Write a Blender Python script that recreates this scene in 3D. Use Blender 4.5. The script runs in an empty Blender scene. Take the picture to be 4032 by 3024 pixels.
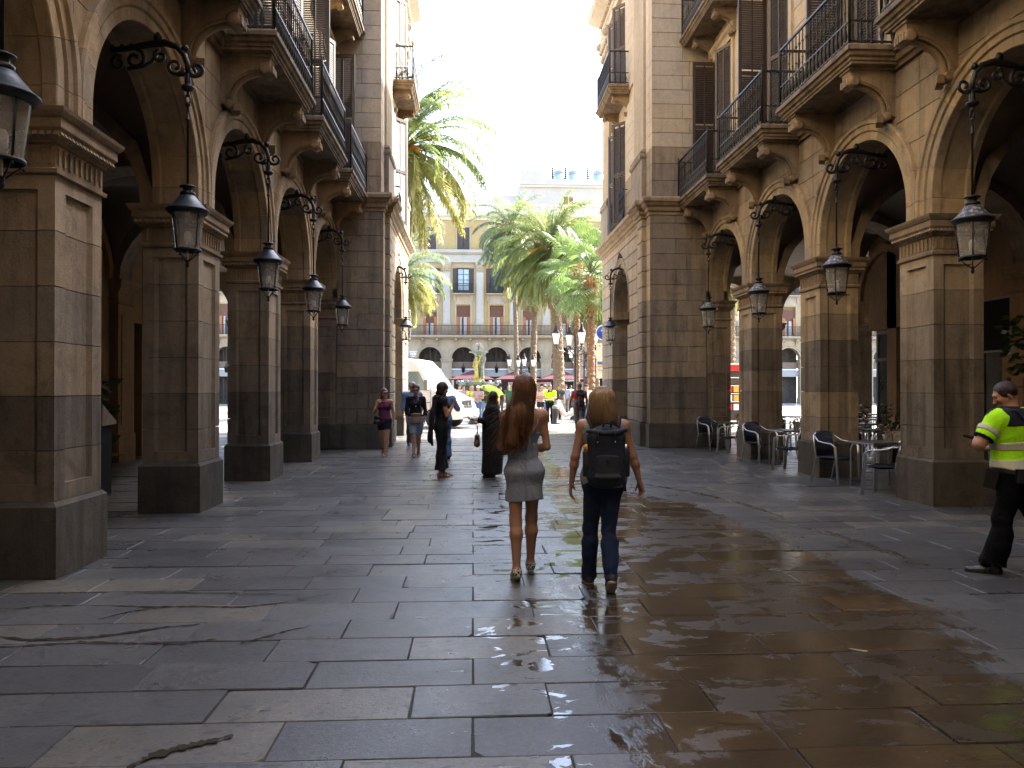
import bpy, bmesh, math, random
import numpy as np
from mathutils import Vector, Matrix
R = math.radians
rnd = random.Random(11)
SC = bpy.context.scene
COL = SC.collection

# ------------------------------------------------------------------ camera, sky, sun, exposure
cam_data = bpy.data.cameras.new('camera'); cam = bpy.data.objects.new('camera', cam_data); COL.objects.link(cam)
cam_data.sensor_width = 36; cam_data.lens = 26.56; cam_data.clip_start = .05; cam_data.clip_end = 3000
cam.location = (0, 0, 1.6); cam.rotation_euler = (R(90.3), 0, R(-2.95)); SC.camera = cam
SUN = Vector((.845, .535, 1.02)).normalized()
SUN_EL = math.asin(SUN.z)
world = bpy.data.worlds.new('World'); SC.world = world; world.use_nodes = True
wn = world.node_tree; bg = wn.nodes['Background']
sky = wn.nodes.new('ShaderNodeTexSky'); sky.sky_type = 'NISHITA'; sky.sun_disc = False
sky.sun_elevation = SUN_EL; sky.sun_rotation = math.atan2(SUN.x, SUN.y)
sky.air_density = 1.0; sky.dust_density = 2.6; sky.ozone_density = 1.0
wn.links.new(sky.outputs[0], bg.inputs[0]); bg.inputs[1].default_value = .15
sl = bpy.data.lights.new('sun', 'SUN'); sl.energy = 4.8; sl.angle = R(.53); sl.color = (1, .93, .82)
so = bpy.data.objects.new('sun', sl); COL.objects.link(so)
so.rotation_euler = SUN.to_track_quat('Z', 'Y').to_euler(); so.location = (60, 40, 80)
SC.view_settings.view_transform = 'Standard'; SC.view_settings.look = 'None'
SC.view_settings.exposure = 3.1; SC.view_settings.gamma = 1; SC.view_settings.use_curve_mapping = False
SC.render.engine = 'CYCLES'
SC.cycles.use_denoising = True
SC.cycles.max_bounces = 8; SC.cycles.diffuse_bounces = 5; SC.cycles.glossy_bounces = 4; SC.cycles.transparent_max_bounces = 12
SC.cycles.caustics_reflective = False; SC.cycles.caustics_refractive = False; SC.cycles.sample_clamp_indirect = 6

# ------------------------------------------------------------------ material helpers
class NT:
    def __init__(s, m):
        m.use_nodes = True; s.t = m.node_tree; s.b = s.t.nodes['Principled BSDF']; s.pos = None
    def n(s, kind, **k):
        nd = s.t.nodes.new(kind)
        for a, v in k.items():
            if a.startswith('i_'): nd.inputs[int(a[2:])].default_value = v
            else: setattr(nd, a, v)
        return nd
    def l(s, a, b): s.t.links.new(a, b)
    def position(s, scale=(1, 1, 1), obj=False):
        if obj: src = s.n('ShaderNodeTexCoord').outputs['Object']
        else:
            if s.pos is None: s.pos = s.n('ShaderNodeNewGeometry')
            src = s.pos.outputs['Position']
        mp = s.n('ShaderNodeMapping'); mp.inputs['Scale'].default_value = scale
        s.l(src, mp.inputs[0]); return mp.outputs[0]
    def noise(s, scale, detail=4, rough=.55, vec=None, dist=0):
        nd = s.n('ShaderNodeTexNoise'); nd.inputs['Scale'].default_value = scale; nd.inputs['Detail'].default_value = detail
        nd.inputs['Roughness'].default_value = rough; nd.inputs['Distortion'].default_value = dist
        s.l(vec if vec is not None else s.position(), nd.inputs['Vector']); return nd.outputs[0]
    def ramp(s, fac, stops, interp='LINEAR'):
        r = s.n('ShaderNodeValToRGB'); e = r.color_ramp.elements; r.color_ramp.interpolation = interp
        while len(e) < len(stops): e.new(.5)
        for i, (p, c) in enumerate(stops):
            e[i].position = p; e[i].color = (c, c, c, 1) if isinstance(c, (int, float)) else (*c, 1)
        s.l(fac, r.inputs[0]); return r.outputs[0]
    def mix(s, fac, a, b, mode='MIX'):
        m = s.n('ShaderNodeMix', data_type='RGBA', blend_type=mode)
        for v, i in ((fac, 0), (a, 6), (b, 7)):
            if isinstance(v, (int, float)): m.inputs[i].default_value = v
            elif isinstance(v, tuple): m.inputs[i].default_value = (*v, 1)
            else: s.l(v, m.inputs[i])
        return m.outputs[2]
    def math(s, op, a, b=0, c=0):
        m = s.n('ShaderNodeMath', operation=op)
        for i, v in enumerate((a, b, c)):
            if isinstance(v, (int, float)): m.inputs[i].default_value = v
            else: s.l(v, m.inputs[i])
        return m.outputs[0]
    def bump(s, h, strength=.3, dist=.02):
        b = s.n('ShaderNodeBump'); b.inputs['Strength'].default_value = strength; b.inputs['Distance'].default_value = dist
        s.l(h, b.inputs['Height']); s.l(b.outputs[0], s.b.inputs['Normal']); return b
    def col(s, c):
        s.l(c, s.b.inputs['Base Color'])
    def rnd(s, sc=1.0, off=0.0):
        o = s.n('ShaderNodeObjectInfo'); return s.math('MULTIPLY_ADD', o.outputs['Random'], sc, off)

def mat(name, c, rough=.7, metal=0, spec=.5, var=.12, scale=6, bump=0, bscale=40, obj=True):
    m = bpy.data.materials.new(name); t = NT(m)
    t.b.inputs['Roughness'].default_value = rough; t.b.inputs['Metallic'].default_value = metal
    t.b.inputs['Specular IOR Level'].default_value = spec
    v = t.position(obj=obj)
    n = t.noise(scale, 4, .6, v)
    lo = tuple(x * (1 - var) for x in c); hi = tuple(min(1, x * (1 + var)) for x in c)
    t.col(t.ramp(n, [(.3, lo), (.7, hi)]))
    if bump: t.bump(t.noise(bscale, 3, .6, v), bump, .01)
    return m

def stone_mat(name, c1, c2, stain=(.09, .075, .06), amount=.5, rough=.85, bumpk=.35, tint=.16, drip=1.0):
    m = bpy.data.materials.new(name); t = NT(m); t.b.inputs['Roughness'].default_value = rough
    t.b.inputs['Specular IOR Level'].default_value = .3
    big = t.noise(.9, 5, .6); base = t.ramp(big, [(.3, c1), (.72, c2)])
    mid = t.noise(7, 6, .7); base = t.mix(t.ramp(mid, [(.35, .0), (.75, .45)]), base, tuple(x * .6 for x in c1))
    streak = t.noise(1.0, 5, .65, t.position((4.5, 4.5, .45)))
    st = t.math('MULTIPLY', t.ramp(streak, [(.47, 0.), (.68, 1.)]), amount * drip)
    base = t.mix(st, base, stain)
    blot = t.noise(2.3, 7, .75, None, .6)
    base = t.mix(t.math('MULTIPLY', t.ramp(blot, [(.52, 0.), (.62, 1.)]), amount * .55), base, tuple(x * .75 for x in stain))
    pale = t.noise(3.1, 8, .8, t.position((1.2, 1.2, .8)), .4)
    base = t.mix(t.math('MULTIPLY', t.ramp(pale, [(.63, 0.), (.7, 1.)]), .28), base, tuple(min(.7, x * 1.55) for x in c2))
    sp_ = t.noise(46, 7, .85); base = t.mix(t.ramp(sp_, [(.36, .42), (.47, 0.)]), base, tuple(x * .45 for x in c1)); base = t.mix(t.ramp(sp_, [(.56, 0.), (.68, .35)]), base, tuple(min(.7, x * 1.5) for x in c2))
    hs = t.n('ShaderNodeHueSaturation'); t.l(base, hs.inputs['Color']); t.l(t.rnd(tint * 2, 1 - tint), hs.inputs['Value'])
    t.l(t.rnd(.3, .85), hs.inputs['Saturation'])
    t.col(hs.outputs[0])
    grit = t.noise(130, 3, .8); base2 = None; fine = t.noise(55, 6, .75); pits = t.n('ShaderNodeTexVoronoi'); pits.inputs['Scale'].default_value = 26
    t.l(t.position(), pits.inputs['Vector'])
    pit = t.ramp(pits.outputs[0], [(.0, 0.), (.22, 1.)])
    h = t.math('ADD', t.math('MULTIPLY', fine, .5), t.math('MULTIPLY', pit, .35)); h = t.math('ADD', h, t.math('MULTIPLY', mid, 1.1))
    t.bump(t.math('ADD', h, t.math('MULTIPLY', grit, .25)), bumpk * 1.5, .014)
    return m

M = {}
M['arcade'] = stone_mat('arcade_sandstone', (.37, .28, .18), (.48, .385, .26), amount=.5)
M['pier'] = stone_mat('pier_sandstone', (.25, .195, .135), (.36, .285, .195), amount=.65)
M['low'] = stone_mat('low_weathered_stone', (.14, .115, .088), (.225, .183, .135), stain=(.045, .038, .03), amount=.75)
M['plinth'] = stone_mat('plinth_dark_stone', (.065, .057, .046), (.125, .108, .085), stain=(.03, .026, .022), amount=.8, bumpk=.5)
M['trim'] = stone_mat('carved_stone', (.29, .21, .13), (.41, .30, .19), amount=.6)
M['slab'] = stone_mat('balcony_stone', (.17, .125, .08), (.27, .20, .13), stain=(.04, .034, .028), amount=.8)
M['upper'] = stone_mat('upper_scored_render', (.46, .38, .27), (.56, .47, .35), stain=(.22, .18, .13), amount=.3, bumpk=.12, tint=.05)
M['interior'] = stone_mat('gallery_glow_plaster', (.26, .15, .075), (.36, .22, .115), amount=.35, bumpk=.15, tint=.04)  # warm glow inside the gallery is put into this amber plaster colour
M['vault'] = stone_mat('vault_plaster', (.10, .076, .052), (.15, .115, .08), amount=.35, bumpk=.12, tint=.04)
M['far_stone'] = stone_mat('far_arcade_stone', (.33, .27, .19), (.42, .35, .25), stain=(.22, .18, .13), amount=.4, tint=.08)
M['yellow'] = stone_mat('yellow_stucco', (.34, .25, .115), (.41, .31, .15), stain=(.36, .26, .12), amount=.25, bumpk=.08, tint=.02)
M['white_stucco'] = stone_mat('white_pilaster_stucco', (.36, .345, .31), (.43, .41, .37), stain=(.4, .36, .3), amount=.25, bumpk=.08, tint=.03)
M['pale_render'] = stone_mat('pale_rooftop_render', (.37, .355, .33), (.43, .415, .385), stain=(.42, .38, .33), amount=.3, bumpk=.08, tint=.03)
M['iron'] = mat('black_cast_iron', (.018, .018, .02), .45, .4, .5, .3, 20, .15, 60)
M['lamp_metal'] = mat('blue_grey_lamp_metal', (.05, .058, .07), .38, .5, .5, .35, 14, .1, 60)
M['shutter'] = mat('brown_louvre_paint', (.045, .03, .024), .5, 0, .5, .25, 9)
M['shutter_red'] = mat('chestnut_louvre_paint', (.12, .045, .022), .45, 0, .5, .25, 9)
M['shutter_orange'] = mat('orange_wood_shutter', (.34, .12, .035), .5, 0, .5, .2, 9)
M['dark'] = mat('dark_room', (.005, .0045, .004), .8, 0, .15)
M['white_frame'] = mat('white_window_paint', (.6, .58, .55), .5)

def glass_mat(name, tint=(.75, .8, .8), alpha=.35):
    m = bpy.data.materials.new(name); t = NT(m); b = t.b
    b.inputs['Base Color'].default_value = (*tint, 1); b.inputs['Roughness'].default_value = .06; b.inputs['Specular IOR Level'].default_value = .8
    n = t.noise(9, 3, .6, t.position(obj=True)); t.l(t.ramp(n, [(.3, alpha * .7), (.8, min(1, alpha * 1.4))]), b.inputs['Alpha'])
    return m
M['lamp_glass'] = glass_mat('dusty_lamp_glass', (.42, .42, .4), .42)
M['pane'] = mat('window_pane_glass', (.05, .065, .075), .04, 0, 1.0, .3, 2)

# ------------------------------------------------------------------ mesh builder
class MB:
    def __init__(s): s.v = []; s.f = []; s.mi = []; s.cur = 0; s.sm = []
    def add(s, vs, fs, smooth=False):
        o = len(s.v); s.v += [tuple(x) for x in vs]
        for f in fs: s.f.append([i + o for i in f]); s.mi.append(s.cur); s.sm.append(smooth)
        return s
    def box(s, x0, x1, y0, y1, z0, z1):
        if x0 > x1: x0, x1 = x1, x0
        if y0 > y1: y0, y1 = y1, y0
        return s.add([(x, y, z) for z in (z0, z1) for y in (y0, y1) for x in (x0, x1)],
                     [(0, 2, 3, 1), (4, 5, 7, 6), (0, 1, 5, 4), (2, 6, 7, 3), (0, 4, 6, 2), (1, 3, 7, 5)])
    def obox(s, c, ax, ay, az):   # oriented box by centre and three half vectors
        c = Vector(c); ax = Vector(ax); ay = Vector(ay); az = Vector(az)
        vs = [c + ax * i + ay * j + az * k for k in (-1, 1) for j in (-1, 1) for i in (-1, 1)]
        return s.add(vs, [(0, 2, 3, 1), (4, 5, 7, 6), (0, 1, 5, 4), (2, 6, 7, 3), (0, 4, 6, 2), (1, 3, 7, 5)])
    def prism(s, poly, a0, a1, axis='z', cap=True, smooth=False):   # poly 2D extruded; axis z:(x,y) y:(x,z) x:(y,z)
        n = len(poly)
        def P(p, a): return {'z': (p[0], p[1], a), 'y': (p[0], a, p[1]), 'x': (a, p[0], p[1])}[axis]
        vs = [P(p, a0) for p in poly] + [P(p, a1) for p in poly]
        fs = [(i, (i + 1) % n, n + (i + 1) % n, n + i) for i in range(n)]
        s.add(vs, fs, smooth)
        if cap: s.add(vs, [list(range(n))[::-1], list(range(n, 2 * n))])
        return s
    def lathe(s, prof, c=(0, 0, 0), seg=12, axis='z', smooth=True, sx=1.0, sy=1.0):
        vs = []; n = len(prof)
        for r, z in prof:
            for i in range(seg):
                a = 2 * math.pi * i / seg; x = r * math.cos(a) * sx; y = r * math.sin(a) * sy
                q = {'z': (x, y, z), 'y': (x, z, y), 'x': (z, x, y)}[axis]
                vs.append((c[0] + q[0], c[1] + q[1], c[2] + q[2]))
        fs = [(j * seg + i, j * seg + (i + 1) % seg, (j + 1) * seg + (i + 1) % seg, (j + 1) * seg + i) for j in range(n - 1) for i in range(seg)]
        if prof[0][0] > 1e-4: fs.append(list(range(seg))[::-1])
        if prof[-1][0] > 1e-4: fs.append([(n - 1) * seg + i for i in range(seg)])
        return s.add(vs, fs, smooth)
    def tube(s, pts, r, seg=6, closed=False, smooth=True, flat=1.0):
        pts = [Vector(p) for p in pts]; n = len(pts); vs = []
        rr = r if isinstance(r, (list, tuple)) else [r] * n
        up = Vector((0, 0, 1)); prev = None
        for i, p in enumerate(pts):
            d = (pts[min(i + 1, n - 1)] - pts[max(i - 1, 0)])
            if closed: d = pts[(i + 1) % n] - pts[i - 1]
            d = d.normalized() if d.length > 1e-9 else Vector((0, 0, 1))
            if prev is None:
                ref = up if abs(d.z) < .95 else Vector((1, 0, 0)); a = d.cross(ref).normalized()
            else:
                a = (prev - d * prev.dot(d)); a = a.normalized() if a.length > 1e-6 else d.orthogonal().normalized()
            prev = a; b = d.cross(a)
            for k in range(seg):
                t = 2 * math.pi * k / seg; vs.append(p + a * (math.cos(t) * rr[i]) + b * (math.sin(t) * rr[i] * flat))
        m = n if closed else n - 1
        fs = [(i * seg + k, i * seg + (k + 1) % seg, ((i + 1) % n) * seg + (k + 1) % seg, ((i + 1) % n) * seg + k) for i in range(m) for k in range(seg)]
        if not closed: fs += [list(range(seg))[::-1], [(n - 1) * seg + k for k in range(seg)]]
        return s.add(vs, fs, smooth)
    def ring_rect(s, x0, x1, y0, y1, prof, cap=True):   # prof: list of (offset, z); mitred moulding stack, solid
        vs = []
        for o, z in prof: vs += [(x0 - o, y0 - o, z), (x1 + o, y0 - o, z), (x1 + o, y1 + o, z), (x0 - o, y1 + o, z)]
        n = len(prof); fs = [(4 * j + i, 4 * j + (i + 1) % 4, 4 * j + 4 + (i + 1) % 4, 4 * j + 4 + i) for j in range(n - 1) for i in range(4)]
        if cap: fs += [(3, 2, 1, 0), tuple(4 * (n - 1) + i for i in range(4))]
        return s.add(vs, fs)
    def mesh(s, name, mats, fix=True):
        me = bpy.data.meshes.new(name); me.from_pydata(s.v, [], s.f)
        for m in (mats if isinstance(mats, (list, tuple)) else [mats]): me.materials.append(m)
        me.polygons.foreach_set('material_index', s.mi); me.polygons.foreach_set('use_smooth', s.sm)
        if fix:
            bm = bmesh.new(); bm.from_mesh(me); bmesh.ops.recalc_face_normals(bm, faces=bm.faces); bm.to_mesh(me); bm.free()
        me.update(); return me
    def build(s, name, mats, parent=None, loc=(0, 0, 0), rz=0, fix=True):
        return put(name, s.mesh(name, mats, fix), parent, loc, rz)

def put(name, me, parent=None, loc=(0, 0, 0), rz=0, scale=None):
    o = bpy.data.objects.new(name, me); COL.objects.link(o); o.location = loc
    if rz: o.rotation_euler = (0, 0, rz)
    if scale: o.scale = scale
    if parent: o.parent = parent
    return o
def empty(name, loc=(0, 0, 0), rz=0, parent=None):
    o = bpy.data.objects.new(name, None); COL.objects.link(o); o.location = loc; o.rotation_euler = (0, 0, rz)
    o.empty_display_size = .2
    if parent: o.parent = parent
    return o
def tag(o, label=None, cat=None, group=None, kind=None):
    if label: o['label'] = label
    if cat: o['category'] = cat
    if group: o['group'] = group
    if kind: o['kind'] = kind
    return o
def copy_tree(o, parent=None, skip=None):
    c = o.copy(); COL.objects.link(c)
    if parent is not None: c.parent = parent
    for ch in list(o.children):
        if skip and skip(ch): continue
        copy_tree(ch, c, skip)
    return c

_cb = {}
def chamfer_mesh(sx, sy, sz, c, m, name='stone_block'):
    key = (round(sx, 3), round(sy, 3), round(sz, 3), round(c, 4), m.name)
    if key in _cb: return _cb[key]
    hx, hy, hz = sx / 2, sy / 2, sz / 2; vs = []; idx = {}
    for i in (-1, 1):
        for j in (-1, 1):
            for k in (-1, 1):
                for a in range(3):
                    p = [i * (hx - c), j * (hy - c), k * (hz - c)]; p[a] = (i, j, k)[a] * (hx, hy, hz)[a]
                    idx[(i, j, k, a)] = len(vs); vs.append(p)
    fs = []
    for a in range(3):
        b, d = (a + 1) % 3, (a + 2) % 3
        for s in (-1, 1):
            q = []
            for (u, w) in ((-1, -1), (1, -1), (1, 1), (-1, 1)):
                t = [0, 0, 0]; t[a] = s; t[b] = u; t[d] = w; q.append(idx[(*t, a)])
            fs.append(q if s > 0 else q[::-1])
    for a in range(3):   # edges along axis a
        b, d = (a + 1) % 3, (a + 2) % 3
        for u in (-1, 1):
            for w in (-1, 1):
                t0 = [0, 0, 0]; t0[a] = -1; t0[b] = u; t0[d] = w; t1 = list(t0); t1[a] = 1
                q = [idx[(*t0, b)], idx[(*t1, b)], idx[(*t1, d)], idx[(*t0, d)]]
                fs.append(q)
    for i in (-1, 1):
        for j in (-1, 1):
            for k in (-1, 1): fs.append([idx[(i, j, k, 0)], idx[(i, j, k, 1)], idx[(i, j, k, 2)]])
    mb = MB(); mb.add(vs, fs); me = mb.mesh(name, m); _cb[key] = me; return me
def block(parent, x0, x1, y0, y1, z0, z1, m, c=.008, gap=.004, name='stone_block'):
    g = gap
    me = chamfer_mesh(x1 - x0 - 2 * g * 0, y1 - y0 - 2 * g, z1 - z0 - 2 * g, c, m, name) if True else None
    return put(name, me, parent, ((x0 + x1) / 2, (y0 + y1) / 2, (z0 + z1) / 2))
def block2(parent, x0, x1, y0, y1, z0, z1, m, c=.008, gap=.004, name='stone_block'):  # gap along x instead of y
    me = chamfer_mesh(x1 - x0 - 2 * gap, y1 - y0, z1 - z0 - 2 * gap, c, m, name)
    return put(name, me, parent, ((x0 + x1) / 2, (y0 + y1) / 2, (z0 + z1) / 2))
# ------------------------------------------------------------------ arcade building (local x = depth into the building, y = along the street)
PITCH = 3.34; PC0 = 6.95; ZC = 4.2; RA = 1.36; ZI = 3.93; ZT = 6.3
BAYS = [8.62 + PITCH * k for k in range(-3, 4)]            # bay centres, last one ends at the pavilion
PIERS = [PC0 + PITCH * k for k in range(-3, 4)]
PV0, PV1, PVX, PVQ = 19.95, 27.4, -1.13, -1.25             # corner pavilion
PVC, PVR = 24.15, 1.25

def notched(x0, x1, y0, y1, fx, fy, d):
    ax, bx = x0 + (x1 - x0) * fx, x1 - (x1 - x0) * fx; ay, by = y0 + (y1 - y0) * fy, y1 - (y1 - y0) * fy; e = d * 1.2
    return [(x0, y0), (ax, y0), (ax + e, y0 + d), (bx - e, y0 + d), (bx, y0), (x1, y0), (x1, ay), (x1 - d, ay + e), (x1 - d, by - e), (x1, by),
            (x1, y1), (bx, y1), (bx - e, y1 - d), (ax + e, y1 - d), (ax, y1), (x0, y1), (x0, by), (x0 + d, by - e), (x0 + d, ay + e), (x0, ay)]

CAP = [(.0, 3.40), (.03, 3.41), (.035, 3.445), (.005, 3.46), (.005, 3.655), (.03, 3.665), (.035, 3.69), (.05, 3.70), (.085, 3.755), (.095, 3.765),
       (.10, 3.775), (.10, 3.85), (.115, 3.86), (.14, 3.90), (.15, 3.93)]

def make_pier(root, x0=.04, x1=.74, half=.40, plx=.04, full=True):
    """pier centred on y=0 under root"""
    p = empty('pier', (0, 0, 0), 0, root)
    pl = MB(); pl.ring_rect(x0 - plx, x1 + plx, -half - .045, half + .045, [(.0, 0), (.0, .60), (-.012, .612), (-.03, .635), (-.045, .64)])
    pl.build('plinth', M['plinth'], p)
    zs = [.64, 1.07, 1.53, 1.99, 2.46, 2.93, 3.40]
    for i in range(6):
        z0, z1 = zs[i], zs[i + 1]; mb = MB(); g = .004; c = .007
        def sec(a, b, poly_in):
            mb.prism(poly_in, a, b)
        sq = [(x0, -half), (x1, -half), (x1, half), (x0, half)]
        no = notched(x0, x1, -half, half, .2, .21, .035)
        z0 += g; z1 -= g
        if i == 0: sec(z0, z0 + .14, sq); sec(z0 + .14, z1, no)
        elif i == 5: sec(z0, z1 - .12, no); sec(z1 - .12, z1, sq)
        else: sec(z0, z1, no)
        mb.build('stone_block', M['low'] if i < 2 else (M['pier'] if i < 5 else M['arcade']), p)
    cm = MB(); cm.box(x0 + .045, x1 - .045, -half + .045, half - .045, .5, 3.5); cm.build('joint_core', M['plinth'], p)
    cap = MB(); cap.ring_rect(x0, x1, -half, half, CAP); cap.build('capital', M['trim'], p)
    orn = MB()
    L = 2 * half; n = 9
    for k in range(n):
        y = -half + L * (k + .5) / n
        for (xa, xb) in ((x0 - .022, x0 + .02), (x1 - .02, x1 + .022)):
            orn.box(xa, xb, y - .022, y + .006, 3.49, 3.635); orn.box(xa, xb, y + .006, y + .022, 3.60, 3.635)
    n = 8
    for k in range(n):
        x = x0 + (x1 - x0) * (k + .5) / n
        for (ya, yb) in ((-half - .022, -half + .02), (half - .02, half + .022)):
            orn.box(x - .022, x + .006, ya, yb, 3.49, 3.635); orn.box(x + .006, x + .022, ya, yb, 3.60, 3.635)
    n = 15
    for k in range(n + 1):
        y = -half - .05 + (L + .1) * k / n
        for x in (x0 - .062, x1 + .062): orn.obox((x, y, 3.725), (.02, 0, -.012), (0, .02, 0), (.012, 0, .026))
    n = 14
    for k in range(n + 1):
        x = x0 - .05 + (x1 - x0 + .1) * k / n
        for y in (-half - .062, half + .062): orn.obox((x, y, 3.725), (.02, 0, 0), (0, .02, -.012 if y < 0 else .012), (0, .012 if y < 0 else -.012, .026))
    orn.build('frieze_ornament', M['trim'], p)['kind'] = 'stuff'
    return p

def arc_pts(r, a0, a1, n, zc=ZC):
    return [(r * math.cos(a0 + (a1 - a0) * i / n), zc + r * math.sin(a0 + (a1 - a0) * i / n)) for i in range(n + 1)]

def arch_profile(r, off):  # closed (radius, depth)
    return [(r + .01, off - .025), (r + .12, off - .025), (r + .135, off - .008), (r + .15, off - .045), (r + .235, off - .045), (r + .25, off - .075), (r + .30, off - .08),
            (r + .32, off - .055), (r + .32, off + .14), (r + .2, off + .56), (r, off + .56), (r, off + .47), (r + .03, off + .45), (r + .03, off + .12), (r, off + .10), (r, off - .015)]

def make_arch(root, r, off, nv=11, stilt=True, stone=None):
    a = empty('arch', (0, 0, 0), 0, root); prof = arch_profile(r, off); stone = stone or M['arcade']
    def sweep(path):  # path of (dir(y,z), base(y,z)) -> point = base + dir*radius
        mb = MB(); n = len(prof); vs = []
        for (dy, dz, by, bz) in path:
            for (rad, dp) in prof: vs.append((dp, by + dy * rad, bz + dz * rad))
        m = len(path); fs = [(i * n + k, i * n + (k + 1) % n, (i + 1) * n + (k + 1) % n, (i + 1) * n + k) for i in range(m - 1) for k in range(n)]
        fs += [list(range(n))[::-1], [(m - 1) * n + k for k in range(n)]]
        mb.add(vs, fs); return mb
    gap = .0035
    for k in range(nv):
        t0 = math.pi * k / nv + gap / 2; t1 = math.pi * (k + 1) / nv - gap / 2
        path = [(math.cos(t0 + (t1 - t0) * j / 4), math.sin(t0 + (t1 - t0) * j / 4), 0, ZC) for j in range(5)]
        sweep(path).build('voussoir', stone, a)
    if stilt:
        for sg in (-1, 1):
            sweep([(sg, 0, 0, ZI + .002), (sg, 0, 0, ZC - .004)]).build('voussoir', stone, a)
    return a

def backing(root, r, off, y0, y1, x1, m, zt=ZT):   # solid wall behind the facing stones with the arch cut out (y relative to the arch centre)
    mb = MB(); ys = sorted(set([y0, -r - .29, r + .29, y1] + [-(r + .29) * math.cos(math.pi * i / 24) for i in range(25)])); ys = [y for y in ys if y0 - 1e-6 <= y <= y1 + 1e-6]
    R2 = r + .3
    def zb(y): return ZI if abs(y) >= R2 - 1e-3 else ZC + math.sqrt(max(0, R2 * R2 - y * y))
    for a, b in zip(ys[:-1], ys[1:]):
        if b - a < 1e-4: continue
        za = zb(a); zb_ = zb(b)
        if abs(a) >= R2 - .02 and abs(b) >= R2 - .02 and a * b > 0: za = zb_ = ZI + .003
        else: za = max(za, ZC); zb_ = max(zb_, ZC)
        vs = [(off + .12, a, za), (off + .12, b, zb_), (off + .12, b, zt), (off + .12, a, zt), (x1, a, za), (x1, b, zb_), (x1, b, zt), (x1, a, zt)]
        mb.add(vs, [(0, 1, 2, 3), (7, 6, 5, 4), (0, 4, 5, 1), (3, 2, 6, 7), (0, 3, 7, 4), (1, 5, 6, 2)])
    return mb.build('arcade_wall', m, root)

def facing(root, r, off, y0, y1, seed, stone=None, zt=ZT, rows=6):
    """facing stones of one bay's spandrels; y relative to arch centre, from y0 (<0) to y1 (>0)"""
    rr = random.Random(seed); R2 = r + .30; stone = stone or M['arcade']
    zs = [ZI + .003] + [ZI + (zt - ZI) * (i + 1) / rows for i in range(rows)]
    def edge(z): return 0 if z >= ZC + R2 else (R2 if z <= ZC else math.sqrt(R2 * R2 - (z - ZC) ** 2))
    g = .004; d0, d1 = off, off + .14
    def stone_poly(poly):
        cy = sum(p[0] for p in poly) / len(poly); cz = sum(p[1] for p in poly) / len(poly)
        k = .985; c = .008; n = len(poly)
        A = [(d0, cy + (y - cy) * k, cz + (z - cz) * k) for y, z in poly]; B = [(d0 + c, y, z) for y, z in poly]; C = [(d1, y, z) for y, z in poly]
        fs = [list(range(n))] + [(i, (i + 1) % n, n + (i + 1) % n, n + i) for i in range(n)] + [(n + i, n + (i + 1) % n, 2 * n + (i + 1) % n, 2 * n + i) for i in range(n)]
        MB().add(A + B + C, fs).build('stone_block', stone, root)
    for i in range(rows):
        z0, z1 = zs[i] + g, zs[i + 1] - g; e0, e1 = edge(z0), edge(z1)
        n = 5; bound = [(edge(z0 + (z1 - z0) * j / n) + (g if edge(z0) > 0 else 0), z0 + (z1 - z0) * j / n) for j in range(n + 1)]
        if e0 > 0 and e1 <= 0:   # crown row
            bound = [(e0 * math.cos(t) if True else 0, 0) for t in (0,)]
            bound = []
            for j in range(n + 1):
                y = e0 * (1 - j / n); z = ZC + math.sqrt(max(0, R2 * R2 - y * y)); bound.append((y + .0, min(z + g, z1)))
            bound[0] = (e0, z0)
        if e0 > 0:
            ends = (abs(y0), y1)
            for sg, E in ((-1, abs(y0)), (1, y1)):
                if E - max(b[0] for b in bound) < .02: continue
                if E - bound[0][0] > .95:
                    s = bound[0][0] + (E - bound[0][0]) * rr.uniform(.45, .6)
                    inner = [(sg * b[0], b[1]) for b in bound]
                    if e1 <= 0: inner = inner + ([(0, z1)] if inner[-1][1] < z1 - .01 else [])
                    stone_poly(inner + [(sg * (s - g), z1), (sg * (s - g), z0)])
                    stone_poly([(sg * (s + g), z0), (sg * (s + g), z1), (sg * (E - g), z1), (sg * (E - g), z0)])
                else:
                    inner = [(sg * b[0], b[1]) for b in bound]
                    if e1 <= 0 and inner[-1][1] < z1 - .01: inner = inner + [(0, z1)]
                    stone_poly(inner + [(sg * (E - g), z1), (sg * (E - g), z0)])
        else:
            y = y0; cuts = [y0]
            while y < y1 - 1.0:
                y += rr.uniform(.75, 1.15); cuts.append(y)
            if y1 - cuts[-1] < .45: cuts.pop()
            cuts.append(y1)
            for a, b in zip(cuts[:-1], cuts[1:]): stone_poly([(a + g, z0), (a + g, z1), (b - g, z1), (b - g, z0)])

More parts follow.
